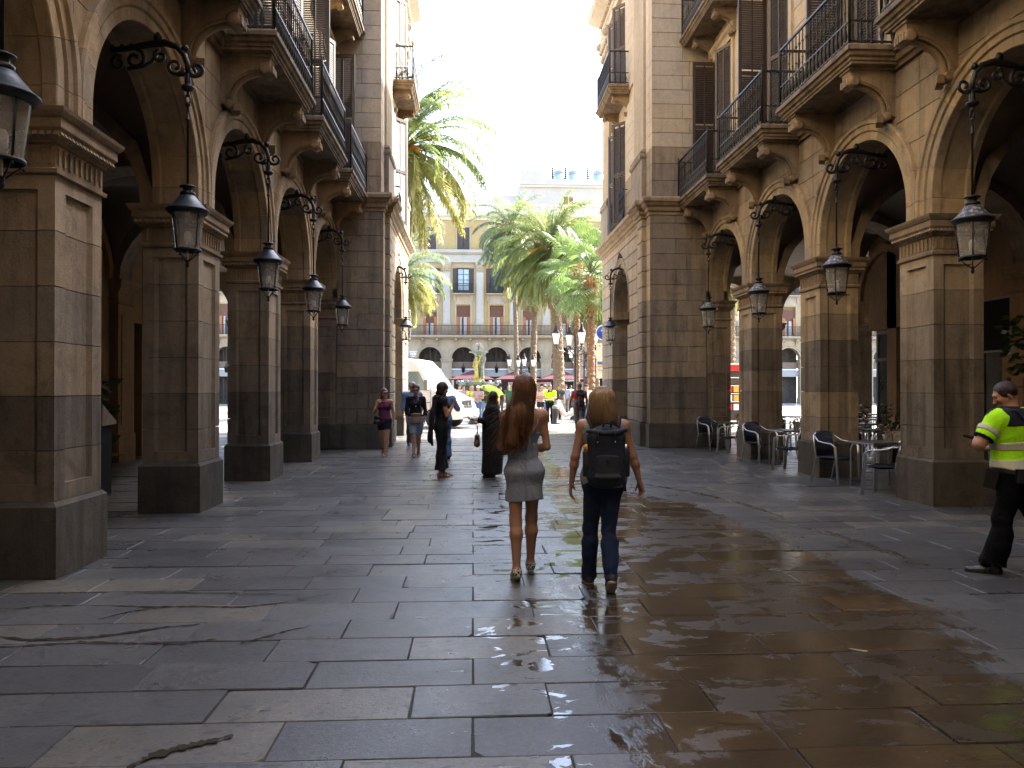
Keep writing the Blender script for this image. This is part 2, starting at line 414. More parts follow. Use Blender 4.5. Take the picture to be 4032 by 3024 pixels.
def bracket_mesh():
    mb = MB(); w = .12
    top = 6.345
    outer = [(.10, top), (-.60, top), (-.62, top - .05), (-.60, top - .14), (-.56, top - .20)]
    curve = []
    for i in range(13):
        t = i / 12; a = math.pi / 2 * t
        curve.append((-.50 + .50 * math.sin(a) * 1.0 - .0, top - .20 - .44 * (1 - math.cos(a))))
    poly = outer + curve + [(-.0, top - .70), (.10, top - .72)]
    mb.prism(poly, -w, w, 'y')
    # inner fillet (raised rib along the curve)
    rib = [(x - .02, z - .012) for x, z in curve]
    mb.tube([(x, 0, z) for x, z in rib], .045, 6)
    for sy in (-.085, .085): mb.tube([(x - .004, sy, z - .004) for x, z in curve], .022, 6)
    # scrolls
    mb.lathe([(.0, -.135), (.055, -.14), (.085, -.125), (.09, 0), (.085, .125), (.055, .14), (0, .135)], (-.545, 0, top - .19), 10, 'y')
    mb.lathe([(.0, -.12), (.05, -.125), (.065, -.11), (.07, 0), (.065, .11), (.05, .125), (0, .12)], (-.03, 0, top - .70), 8, 'y')
    for k in range(5):
        a = -1.1 + .5 * k; mb.obox((-.10 + .11 * math.sin(a) * .5, .0 + .045 * (k - 2), top - .73 - .03 * math.cos(a)), (.05, 0, 0), (0, .02, 0), (0, 0, .055))
    for k in range(4): mb.obox((-.545 - .085, -.09 + .06 * k, top - .20), (.02, 0, 0), (0, .018, 0), (0, 0, .05))
    mb.box(-.64, .1, -.15, .15, top - .035, top)
    return mb.mesh('bracket', M['trim'])

def baluster_mesh(h=.98):
    mb = MB()
    mb.lathe([(.022, 0), (.03, .02), (.018, .05), (.036, .13), (.04, .17), (.018, .27), (.026, .30), (.011, .33), (.011, .48), (.02, .50), (.011, .52), (.011, .74), (.022, .77), (.011, .80), (.010, h)], (0, 0, 0), 6)
    return mb.mesh('baluster', M['iron'])
BRK = bracket_mesh(); BAL = baluster_mesh()

def make_balcony(root, yc, half=1.30, proj=.75, z=6.6, off=.10, n_front=19, brackets=(-.94, .94), rail_h=1.02, slab_drop=0, brk_scale=1, xref=0.0):
    b = empty('balcony', (xref, yc, z - 6.6), 0, root)
    s = MB(); s.ring_rect(-proj + .10, off + .05, -half + .08, half - .08, [(.0, 6.345), (.0, 6.38), (.02, 6.39), (.02, 6.43), (.055, 6.45), (.065, 6.50), (.10, 6.515), (.10, 6.575), (.085, 6.60)])
    s.build('slab', M['slab'], b)
    for y in brackets:
        br = put('bracket', BRK, b, (off - .10, y, 6.345 * (1 - brk_scale)));
        if brk_scale != 1: br.scale = (brk_scale * .8, 1, brk_scale)
    e = proj - .06; w = half - .06
    r = MB()
    for (zz, t) in ((6.60 + rail_h, .018), (6.60 + .36, .011), (6.60 + .06, .012)):
        r.box(-e - t, -e + t, -w - t, w + t, zz - t, zz + t)
        r.box(-e + t, off, -w - t, -w + t, zz - t, zz + t); r.box(-e + t, off, w - t, w + t, zz - t, zz + t)
    for (x, y) in ((-e, -w), (-e, w)): r.lathe([(.022, 6.60), (.022, 7.6), (.028, 7.64), (.012, 7.68), (.026, 7.71), (.0, 7.74)], (x, y, 0), 6)
    r.build('railing_frame', M['iron'], b)
    for i in range(1, n_front):
        put('baluster', BAL, b, (-e, -w + 2 * w * i / n_front, 6.62))
    for i in range(1, 5):
        for sg in (-1, 1): put('baluster', BAL, b, (-e + (e + off) * i / 5, sg * w, 6.62))
    return b

def leaf_mesh(w, h, m, name='shutter_leaf'):
    """louvred leaf in the plane x (thickness) / y (width from hinge 0..w) / z 0..h"""
    mb = MB(); t = .02; st = .07
    mb.box(-t, t, 0, st, 0, h); mb.box(-t, t, w - st, w, 0, h)
    mb.box(-t, t, w / 2 - .015, w / 2 + .015, st, h - st)
    rails = [0, h * .48, h - .09]
    for z in rails: mb.box(-t * .95, t * .95, st, w - st, z, z + .09)
    z = .12
    while z < h - .13:
        if not (rails[1] - .02 < z < rails[1] + .11): mb.obox((0, w / 2, z), (.015, 0, .024), (0, (w - 2 * st) / 2, 0), (-.003, 0, .004))
        z += .048
    return mb.mesh(name, m)
_lf = {}
def make_window(root, yc, z0, z1, w=1.2, x=.12, m=None, near=20, far=90, far_m=None, out=-1, slim=False):
    """french window with louvred shutters hinged at both sides; street is towards -x; angles in degrees from closed"""
    m = m or M['shutter']; wd = empty('window', (x, yc, 0), 0, root); h = z1 - z0
    f = MB(); t = .05
    f.box(.16, .22, -w / 2, -w / 2 + t, z0, z1); f.box(.16, .22, w / 2 - t, w / 2, z0, z1); f.box(.16, .22, -w / 2 + t, w / 2 - t, z1 - t, z1); f.box(.16, .22, -.03, .03, z0, z1 - t)
    for q in (.33, .66): f.box(.165, .215, -w / 2 + t, w / 2 - t, z0 + h * q - .02, z0 + h * q + .02)
    f.build('window_frame', M['shutter'], wd)
    g = MB(); g.box(.185, .195, -w / 2 + t, w / 2 - t, z0, z1 - t); g.build('window_glass', M['pane'], wd)
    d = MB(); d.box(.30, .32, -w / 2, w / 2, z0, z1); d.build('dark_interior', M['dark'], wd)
    key = (round(w, 2), round(h, 2), m.name)
    if key not in _lf: _lf[key] = leaf_mesh(w / 2 - .01, h - .02, m)
    me = _lf[key]
    # near leaf hinged at -w/2, closed leaf lies along +y ; opens towards -x
    put('shutter_leaf', me, wd, (.0, -w / 2, z0 + .01), R(near))
    o = put('shutter_leaf', me, wd, (.0, w / 2, z0 + .01), R(180 - far))
    return wd

def wall_with_openings(mb, x0, x1, y0, y1, z0, z1, holes):
    """boxes filling the wall rectangle minus holes [(ya,yb,za,zb)] sorted by y, not overlapping in y"""
    y = y0
    for (a, b, c, d) in holes:
        if a > y: mb.box(x0, x1, y, a, z0, z1)
        if c > z0: mb.box(x0, x1, a, b, z0, c)
        if d < z1: mb.box(x0, x1, a, b, d, z1)
        y = b
    if y < y1: mb.box(x0, x1, y, y1, z0, z1)

def build_arcade(root):
    # piers
    rp = random.Random(int(abs(PVX) * 100))
    proto = make_pier(root); proto.location = (0, PIERS[2], 0)
    for i, yc in enumerate(PIERS):
        if i == 2: continue
        c = copy_tree(proto, root); c.location = (0, yc, 0)
        for bl in c.children:   # the weathering line differs from pier to pier
            if bl.name.startswith('stone_block') and rp.random() < .45:
                zc_ = bl.data.vertices[0].co.z; bl.material_slots[0].link = 'OBJECT'
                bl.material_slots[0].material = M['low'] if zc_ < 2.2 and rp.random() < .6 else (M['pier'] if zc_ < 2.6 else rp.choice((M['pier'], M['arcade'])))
    # arches + spandrels
    a0 = make_arch(root, RA, .10); a0.location = (0, BAYS[2], 0)
    for i, yc in enumerate(BAYS):
        if i != 2:
            c = copy_tree(a0, root); c.location = (0, yc, 0)
    for i, yc in enumerate(BAYS):
        half = PITCH / 2
        sp = empty('spandrel', (0, yc, 0), 0, root)
        if i >= 1: facing(sp, RA, .10, -half, half if i < len(BAYS) - 1 else PV0 - yc, 100 + i)
        else:
            MB().box(.1, .2, -half, half, 5.6, ZT).build('stone_block', M['arcade'], sp)
        w = backing(sp, RA, .10, -half, half, .68, M['pier'])
    # string course between balconies
    cz = MB(); prof = [(0, 6.30), (-.05, 6.30), (-.06, 6.36), (-.10, 6.38), (-.12, 6.46), (-.17, 6.49), (-.18, 6.58), (-.14, 6.62), (.02, 6.66), (.3, 6.66), (.3, 6.30)]
    cz.prism([(x + .10, z) for x, z in prof], -4.8, PV0 - .005, 'y'); cz.build('string_course', M['slab'], root)
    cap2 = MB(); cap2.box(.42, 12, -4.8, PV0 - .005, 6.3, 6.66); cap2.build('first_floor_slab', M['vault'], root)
    # balconies
    bays_b = BAYS[2:]
    b0 = make_balcony(root, bays_b[0], off=.12)
    for yc in bays_b[1:]:
        c = copy_tree(b0, root); c.location = (0, yc, 0)
    for yc in bays_b[2:]:
        c = copy_tree(b0, root, skip=lambda o: o.name.startswith('bracket')); c.location = (.10, yc, 4.35)
        for y in (-.8, .8):
            br = put('bracket', BRK, c, (.0, y, 6.345 * .25)); br.scale = (.82, .8, .75)
    # upper street wall with openings
    U0 = .12
    w1 = [(yc - .62, yc + .62, 6.66, 10.05) for yc in bays_b]; w2 = [(yc - .6, yc + .6, 11.0, 13.8) for yc in bays_b]
    up = MB()
    wall_with_openings(up, U0 + .03, .6, -4.8, PV0, 6.66, 10.6, w1); wall_with_openings(up, U0 + .03, .6, -4.8, PV0, 10.6, 14.2, w2)
    up.box(U0 + .03, .6, -4.8, PV0, 14.2, 18.6); up.build('upper_wall', M['upper'], root)
    # scored render courses: panels proud of the wall between the window openings
    H = .385; z = 6.70; row = 0
    edges = [-1.4]
    while z < 13.9:
        z1 = z + H
        y = bays_b[0] - PITCH / 2
        spans = []
        for yc in bays_b:
            hole = (z < 10.05 and .62 + .03) or (z > 10.7 and z < 13.8 and .60 + .03) or 0
            if hole: spans += [(yc - PITCH / 2, yc - hole), (yc + hole, yc + PITCH / 2)]
            else: spans += [(yc - PITCH / 2, yc), (yc, yc + PITCH / 2)]
        merged = []
        for a, b in spans:
            if merged and abs(merged[-1][1] - a) < 1e-6 and (b - merged[-1][0]) < 2.2 and (row + len(merged)) % 2: merged[-1] = (merged[-1][0], b)
            else: merged.append((a, b))
        for a, b in merged: block(root, U0, U0 + .06, a, min(b, PV0 - .003), z, z1, M['upper'], .006, .004, 'wall_block')
        z = z1; row += 1
    for yc in bays_b[1:]:
        t = MB(); t.box(U0 - .05, U0 + .02, yc - .78, yc - .65, 6.7, 10.1); t.box(U0 - .05, U0 + .02, yc + .65, yc + .78, 6.7, 10.1)
        t.box(U0 - .05, U0 + .02, yc - .78, yc + .78, 10.1, 10.28); t.ring_rect(U0 - .05, U0 + .05, yc - .82, yc + .82, [(0, 10.28), (.05, 10.33), (.08, 10.40)]); t.build('window_surround', M['upper'], root)
    for i, yc in enumerate(bays_b):
        m = M['shutter']
        make_window(root, yc, 6.70, 10.05, 1.24, U0, m, near=(25, 12, 8, 18, 22)[i], far=(95, 92, 90, 88, 90)[i])
        make_window(root, yc, 11.0, 13.8, 1.2, U0, m, near=6, far=90)
    # entablature, attic, cornice, balustrade, roof mass
    en = MB(); en.prism([(.15, 14.2), (.02, 14.2), (.0, 14.5), (-.05, 14.55), (-.05, 14.8), (-.35, 15.05), (-.42, 15.25), (-.40, 15.4), (.3, 15.4), (.3, 14.2)], -4.8, PV0 - .4, 'y'); en.build('entablature', M['upper'], root)
    co = MB(); co.prism([(.15, 18.55), (.0, 18.6), (-.25, 18.85), (-.35, 19.05), (.6, 19.1), (.6, 18.55)], -4.8, PV1, 'y'); co.box(.05, .35, -4.8, PV1, 19.1, 20.2); co.build('roof_cornice', M['upper'], root)
    ms = MB(); ms.box(1.0, 12, -4.8, PV0, 6.66, 19.1)
    ms.box(.1, 12, -48, -4.8, 0, 20.2); ms.box(-3.1, .09, -48, -2.5, 0, 20.2); ms.box(-4.82, -3.11, -48, -12, 0, 20.2); ms.build('rear_mass', M['upper'], root)  # unseen blocks narrow and close the street behind, added to cut sky light
    # gallery interior: vaults, transverse arches, back wall
    v = MB(); n = 14
    X0, X1 = .66, 4.3
    vs = []; 
    for i in range(n + 1):
        for j in range(n + 1):
            p = X0 + (X1 - X0) * i / n; y = -PITCH / 2 + PITCH * j / n
            zz1 = ZC + math.sqrt(max(0, RA ** 2 - y * y)) if abs(y) < RA else ZI
            q = (p - (X0 + X1) / 2) / ((X1 - X0) / 2); zz2 = ZI + .05 + 1.62 * math.sqrt(max(0, 1 - q * q)); vs.append((p, y, max(zz1, zz2)))
    fs = [(i * (n + 1) + j, (i + 1) * (n + 1) + j, (i + 1) * (n + 1) + j + 1, i * (n + 1) + j + 1) for i in range(n) for j in range(n)]
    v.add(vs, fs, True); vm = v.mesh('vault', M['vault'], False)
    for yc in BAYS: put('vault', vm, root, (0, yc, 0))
    t = MB(); k = 16; xc = (X0 + X1) / 2; rx = (X1 - X0) / 2
    o_ = [(xc + (rx + .02) * math.cos(math.pi * i / k), ZI + .05 + 1.66 * math.sin(math.pi * i / k)) for i in range(k + 1)]
    i_ = [(xc + (rx - .16) * math.cos(math.pi * i / k), ZI - .0 + 1.50 * math.sin(math.pi * i / k)) for i in range(k + 1)]
    for a in range(k): t.prism([o_[a], o_[a + 1], i_[a + 1], i_[a]], -.28, .28, 'y')
    tm = t.mesh('transverse_arch', M['pier'])
    for yc in PIERS: put('transverse_arch', tm, root, (0, yc, 0))
    bw = MB(); holes = [(yc - .85, yc + .85, 0, 3.1) for yc in BAYS]
    wall_with_openings(bw, 4.3, 4.7, -4.8, 18.2, 0, 6.3, holes); bw.build('gallery_back_wall', M['interior'], root)
    pm = MB(); pm.box(4.12, 4.3, -.36, .36, .6, 3.4); pm.box(4.08, 4.3, -.40, .40, 0, .6); pm.ring_rect(4.12, 4.3, -.36, .36, CAP); pm.box(4.10, 4.12, -.22, .22, .8, 3.2)
    pmm = pm.mesh('pilaster', M['interior'])
    for yc in PIERS[1:] : put('pilaster', pmm, root, (0, yc, 0))
    sf = MB(); k = 14
    for a in range(k):
        t0, t1 = math.pi * a / k, math.pi * (a + 1) / k
        sf.prism([(1.12 * math.cos(t0), ZI + 1.12 * math.sin(t0)), (1.12 * math.cos(t1), ZI + 1.12 * math.sin(t1)), (1.30 * math.cos(t1), ZI + 1.30 * math.sin(t1)), (1.30 * math.cos(t0), ZI + 1.30 * math.sin(t0))], 4.2, 4.3, 'x')
    sfm = sf.mesh('blind_arch', M['interior'])
    for yc in BAYS: put('blind_arch', sfm, root, (0, yc, 0))
    shop = MB(); shop.box(4.5, 4.56, -.85, -.77, 0, 3.1); shop.box(4.5, 4.56, .77, .85, 0, 3.1); shop.box(4.5, 4.56, -.77, .77, 3.0, 3.1); shop.box(4.5, 4.56, -.04, .04, 0, 3.0); shop.box(4.5, 4.56, -.77, .77, 2.3, 2.38); shop.box(4.5, 4.55, -.77, .77, 0, .5)
    shm = shop.mesh('shopfront_frame', M['shutter']); pn = MB(); pn.box(4.525, 4.535, -.77, .77, .5, 3.0); pnm = pn.mesh('shopfront_glass', M['pane'])
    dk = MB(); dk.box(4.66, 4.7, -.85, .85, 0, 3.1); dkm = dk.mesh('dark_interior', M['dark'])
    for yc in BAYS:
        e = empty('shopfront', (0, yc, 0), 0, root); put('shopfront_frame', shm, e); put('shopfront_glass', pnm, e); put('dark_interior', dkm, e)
    # ---------------- corner pavilion
    pv = empty('corner_pavilion', (0, 0, 0), 0, root)
    # street facing masonry with the pavilion arch
    a1 = make_arch(root, PVR, PVX + .05, 11, True, M['pier']); a1.location = (0, PVC, 0)
    zs = [.64 + .413 * i for i in range(15)]; zs[-1] = 6.25
    zs = [0.0] + zs
    for i in range(len(zs) - 1):
        z0, z1 = zs[i], zs[i + 1]; m = M['plinth'] if i == 0 else (M['low'] if i < 4 else M['pier'])
        m2 = M['plinth'] if i == 0 else (M['low'] if i < 4 else M['pier'] if i < 9 else M['arcade'])
        pr = .05 if i == 0 else 0
        # camera facing wall, from the projecting corner to the arch jamb (deep jamb block .1 - .74 with panel)
        sp = -.45 if i % 2 else -.75
        if i == 0:
            block2(pv, PVX - pr, .74, PV0 - pr, PV0 + .3, z0, z1, m, .012)
        else:
            block2(pv, PVX, sp, PV0, PV0 + .35, z0, z1, m); block2(pv, sp, .08, PV0, PV0 + .35, z0, z1, m)
            if z1 <= 3.5: pass
        # quoined pier on the street face
        block(pv, PVQ - pr, PVX + .3, 20.42, 21.0, z0, z1, m2, .012 if i == 0 else .022, .006, 'quoin_block')
        block(pv, PVX - pr * .6, PVX + .12, PV0 + .01, 20.41, z0, z1, m2, .008)
        # banded stones near side of the arch and far pier
        r2 = PVR + .32
        for sg, E in ((-1, 21.02), (1, PV1)):
            zm = z1
            def edge(z): return r2 - .3 if z < ZC - 3 else (r2 if z <= ZC else (math.sqrt(max(0, r2 * r2 - (z - ZC) ** 2)) if z < ZC + r2 else 0))
            e0, e1 = (PVR + .02, PVR + .02) if z1 < ZI else (edge(z0), edge(z1))
            if z1 >= ZI and z0 < ZI: e0 = e1 = r2
            if e0 == 0: e0 = e1 = 0
            poly = [(PVC + sg * e0, z0 + .006), (PVC + sg * (e0 * .5 + e1 * .5 + (.03 if e0 != e1 else 0)), (z0 + z1) / 2), (PVC + sg * e1, z1 - .006), (E, z1 - .006), (E, z0 + .006)]
            if abs(e0 - e1) < 1e-6: poly.pop(1)
            c = .02; n = len(poly); cy = sum(p[0] for p in poly) / n; cz_ = (z0 + z1) / 2; dx = .012 if i else -.03
            ky = 1 - c / max(.2, abs(E - PVC - sg * e0) / 2); kz = 1 - c / ((z1 - z0) / 2)
            A = [(PVX + dx - .02, cy + (y - cy) * ky, cz_ + (z - cz_) * kz) for y, z in poly]; B = [(PVX + dx, y, z) for y, z in poly]; C = [(PVX + .7, y, z) for y, z in poly]
            fs = [list(range(n))] + [(k_, (k_ + 1) % n, n + (k_ + 1) % n, n + k_) for k_ in range(n)] + [(n + k_, n + (k_ + 1) % n, 2 * n + (k_ + 1) % n, 2 * n + k_) for k_ in range(n)] + [list(range(2 * n, 3 * n))[::-1]]
            MB().add(A + B + C, fs).build('quoin_block', m2, pv)
    cr = MB(); cr.box(PVX + .05, .70, PV0 + .05, 21.9, 0, 6.3); cr.build('pavilion_core', M['pier'], pv)
    # jamb of the last street arch with its panel and capital
    jb = MB()
    for a, b in ((.64, 1.07), (1.07, 1.53), (1.53, 1.99), (1.99, 2.46), (2.46, 2.93), (2.93, 3.40)):
        block2(pv, .10, .74, PV0 - .015, PV0 + .3, a, b, M['low'] if a < 1.6 else M['pier'])
    jb.ring_rect(.10, .72, PV0 - .01, PV0 + .7, CAP); jb.build('capital', M['trim'], pv)
    fr = MB()
    for (a, b, c, d) in ((.22, .24, .82, 3.24), (.60, .62, .82, 3.24)): fr.box(a, b, PV0 - .035, PV0 - .01, c, d)
    fr.box(.24, .60, PV0 - .035, PV0 - .01, .82, .85); fr.box(.24, .60, PV0 - .035, PV0 - .01, 3.21, 3.24); fr.build('jamb_panel_frame', M['pier'], pv)
    # pavilion cornice
    pc = MB(); PR = [(0, 6.22), (.03, 6.23), (.03, 6.30), (.08, 6.33), (.09, 6.42), (.15, 6.46), (.19, 6.52), (.24, 6.55), (.25, 6.63), (.22, 6.68), (.0, 6.72)]
    pc.ring_rect(PVX, 1.0, PV0, PV1, PR); pc.build('pavilion_cornice', M['trim'], pv)
    pc = MB(); pc.ring_rect(PVQ, PVX + .3, 20.42, 21.02, [(o + .005, z + .001) for o, z in PR[:-1]] + [(.1, 6.725)]); pc.build('pavilion_cornice', M['trim'], pv)
    # upper pavilion
    z = 6.72; row = 0
    while z < 18.4:
        z1 = z + (.45 if row < 3 else .385)
        m = M['pier'] if row < 3 else M['upper']
        s = -.55 if row % 2 else -.35
        block2(pv, PVX + .06, s, PV0 + .06, PV0 + .3, z, z1, m, .007, .004, 'wall_block'); block2(pv, s, .14, PV0 + .06, PV0 + .3, z, z1, m, .007, .004, 'wall_block')
        if z < 16.4: block(pv, PVX + .06, PVX + .2, PV0 + .31, 20.7, z, z1, m, .007, .004, 'wall_block')
        hole = (z > 10.2 and z < 10.6) or z > 14.0
        for sg, a, b in ((-1, 22.1, PVC - .62), (1, PVC + .62, 26.0)):
            if not hole: block(pv, PVX + .06, PVX + .2, a, b, z, z1, m, .007, .004, 'wall_block')
        z = z1; row += 1
    uw = MB(); wall_with_openings(uw, PVX + .12, PVX + .7, PV0 + .12, PV1 - .06, 6.72, 10.5, [(PVC - .58, PVC + .58, 6.72, 10.05)])
    wall_with_openings(uw, PVX + .12, PVX + .7, PV0 + .12, PV1 - .06, 10.5, 18.6, [(PVC - .58, PVC + .58, 11.0, 13.8)])
    uw.box(PVX + .7, 12, PV0 + .12, PV1 - .06, 6.72, 18.9); uw.build('upper_wall', M['upper'], pv)
    for ya, yb in ((20.75, 22.05), (26.05, 27.3)):
        pb = MB(); pb.box(PVX - .06, PVX + .2, ya - .06, yb + .06, 6.72, 7.95); pb.ring_rect(PVX - .02, PVX + .2, ya, yb, [(.06, 7.95), (.09, 8.0), (.09, 8.06), (.05, 8.10), (.07, 8.16), (.0, 8.24)]); pb.build('pilaster_pedestal', M['pier'], pv)
        fl = MB(); n = 9; poly = [(PVX + .2, yb), (PVX + .2, ya)]
        for k in range(n):
            a = ya + .06 + (yb - ya - .12) * k / n; b = ya + .06 + (yb - ya - .12) * (k + 1) / n; m_ = (a + b) / 2
            if k == 0: poly.append((PVX, ya))
            poly += [(PVX, a + .02), (PVX + .035, a + .04), (PVX + .045, m_), (PVX + .035, b - .04), (PVX, b - .02)]
        poly.append((PVX, yb)); fl.prism(poly, 8.24, 13.2, 'z'); fl.build('fluted_pilaster', M['upper'], pv)
        cp = MB(); cp.ring_rect(PVX, PVX + .2, ya, yb, [(0, 13.2), (.04, 13.24), (.0, 13.3), (.02, 13.6), (.10, 14.05), (.13, 14.1), (.13, 14.2)])
        for k in range(6):
            y = ya + (yb - ya) * (k + .5) / 6
            for zz, o in ((13.45, .05), (13.75, .09)): cp.lathe([(0, -.1), (.06, -.05), (.08, .02), (.05, .09), (0, .11)], (PVX - o, y + (.05 if zz > 13.5 else 0), zz), 6)
        for y in (ya, yb):
            cp.lathe([(0, -.05), (.13, -.05), (.13, .05), (0, .05)], (PVX - .12, y, 14.0), 10, 'y')
        cp.build('carved_capital', M['upper'], pv)
    en = MB(); en.ring_rect(PVX - .02, 1.2, PV0 - .02, PV1, [(0, 14.2), (0, 14.45), (.04, 14.48), (.04, 14.75), (.12, 14.8), (.30, 14.98), (.42, 15.1), (.46, 15.3), (.44, 15.4), (.0, 15.45)]); en.build('entablature', M['upper'], pv)
    dn = MB()
    for k in range(34): dn.box(PVX - .16, PVX - .04, PV0 + .2 + .21 * k, PV0 + .31 + .21 * k, 14.62, 14.76)
    dn.build('dentils', M['upper'], pv)['kind'] = 'stuff'
    make_window(root, PVC, 6.76, 10.05, 1.16, PVX + .12, M['shutter'], near=40, far=150)
    make_window(root, PVC, 11.0, 13.8, 1.16, PVX + .12, M['shutter'], near=40, far=150)
    c = copy_tree(b0, root, skip=lambda o: o.name.startswith('bracket')); c.location = (PVX - .05 + .22, PVC, 4.35); c.scale = (1, .92, 1)
    for y in (-.9, .9):
        br = put('bracket', BRK, c, (-.05, y, 6.345 * .25)); br.scale = (.82, .8, .75)
    # low railing at first floor of the pavilion
    jr = empty('juliet_railing', (PVX - .1, PVC, 0), 0, root); r = MB()
    for zz in (6.78, 7.72): r.box(-.015, .015, -1.1, 1.1, zz - .012, zz + .012); r.box(-.0, .14, -1.1, -1.08, zz - .012, zz + .012); r.box(0, .14, 1.08, 1.1, zz - .012, zz + .012)
    r.build('railing_frame', M['iron'], jr)
    for k in range(17): put('baluster', BAL, jr, (0, -1.06 + 2.12 * k / 16, 6.74))
    # square side of the building: front arcade along local x at the pavilion's far end
    q = empty('square_front', (0, 0, 0), 0, root)
    centres = [2.83 + PITCH * k for k in range(0, 9)]
    pm = MB()
    pm.box(PVX + .7, 1.55, 26.6, PV1 - .01, 0, 6.2)
    pm.build('corner_pier', M['pier'], q)
    m2 = MB(); m2.box(-.42, .42, 26.65, 27.35, 0, 3.9); m2.ring_rect(-.42, .42, 26.65, 27.35, CAP); pmesh = m2.mesh('pier', M['pier'])
    for c_ in centres: put('pier', pmesh, q, (c_ + PITCH / 2, 0, 0))
    sm = MB(); k = 20; r = 1.2
    for a in range(k):
        t0 = math.pi * a / k; t1 = math.pi * (a + 1) / k
        y0_, z0_, y1_, z1_ = r * math.cos(t0), ZC + r * math.sin(t0), r * math.cos(t1), ZC + r * math.sin(t1)
        sm.prism([(y0_, z0_), (y1_, z1_), (y1_, 6.3), (y0_, 6.3)], 26.7, 27.3, 'y')
    sm.box(-PITCH / 2, -r, 26.7, 27.3, ZI, 6.3); sm.box(r, PITCH / 2, 26.7, 27.3, ZI, 6.3)
    smm = sm.mesh('arcade_wall', M['pier'])
    for c_ in centres: put('arcade_wall', smm, q, (c_, 0, 0))
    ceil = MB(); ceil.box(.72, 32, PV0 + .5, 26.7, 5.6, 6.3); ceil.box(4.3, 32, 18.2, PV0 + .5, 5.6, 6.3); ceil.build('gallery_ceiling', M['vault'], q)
    iw = MB(); iw.box(5.9, 32, 18.2, 18.6, 0, 5.6); iw.box(4.3, 4.7, 18.2, 18.62, 0, 5.6); iw.build('gallery_back_wall', M['interior'], q)
    ip = copy_tree(proto, q); ip.location = (5.1, 19.5, 0)
    um = MB(); um.box(12.0, 32, 18.2, 27.35, 6.3, 19.1); um.build('rear_mass', M['upper'], q)
    return root

bld_r = empty('arcade_building', (6.17, 0, 0)); PVX, PVQ, PV1 = -1.45, -1.57, 27.4; build_arcade(bld_r)
tag(bld_r, 'warm sandstone arcaded building with iron balconies standing behind the blue café chairs', 'building', 'arcaded buildings flanking the passage')
bld_l = empty('arcade_building', (-3.48, 0, 0)); PVX, PVQ, PV1 = -1.13, -1.25, 27.4; build_arcade(bld_l); bld_l.scale = (-1, 1, 1)
tag(bld_l, 'shaded sandstone arcaded building with iron balconies beside the parked white van', 'building', 'arcaded buildings flanking the passage')
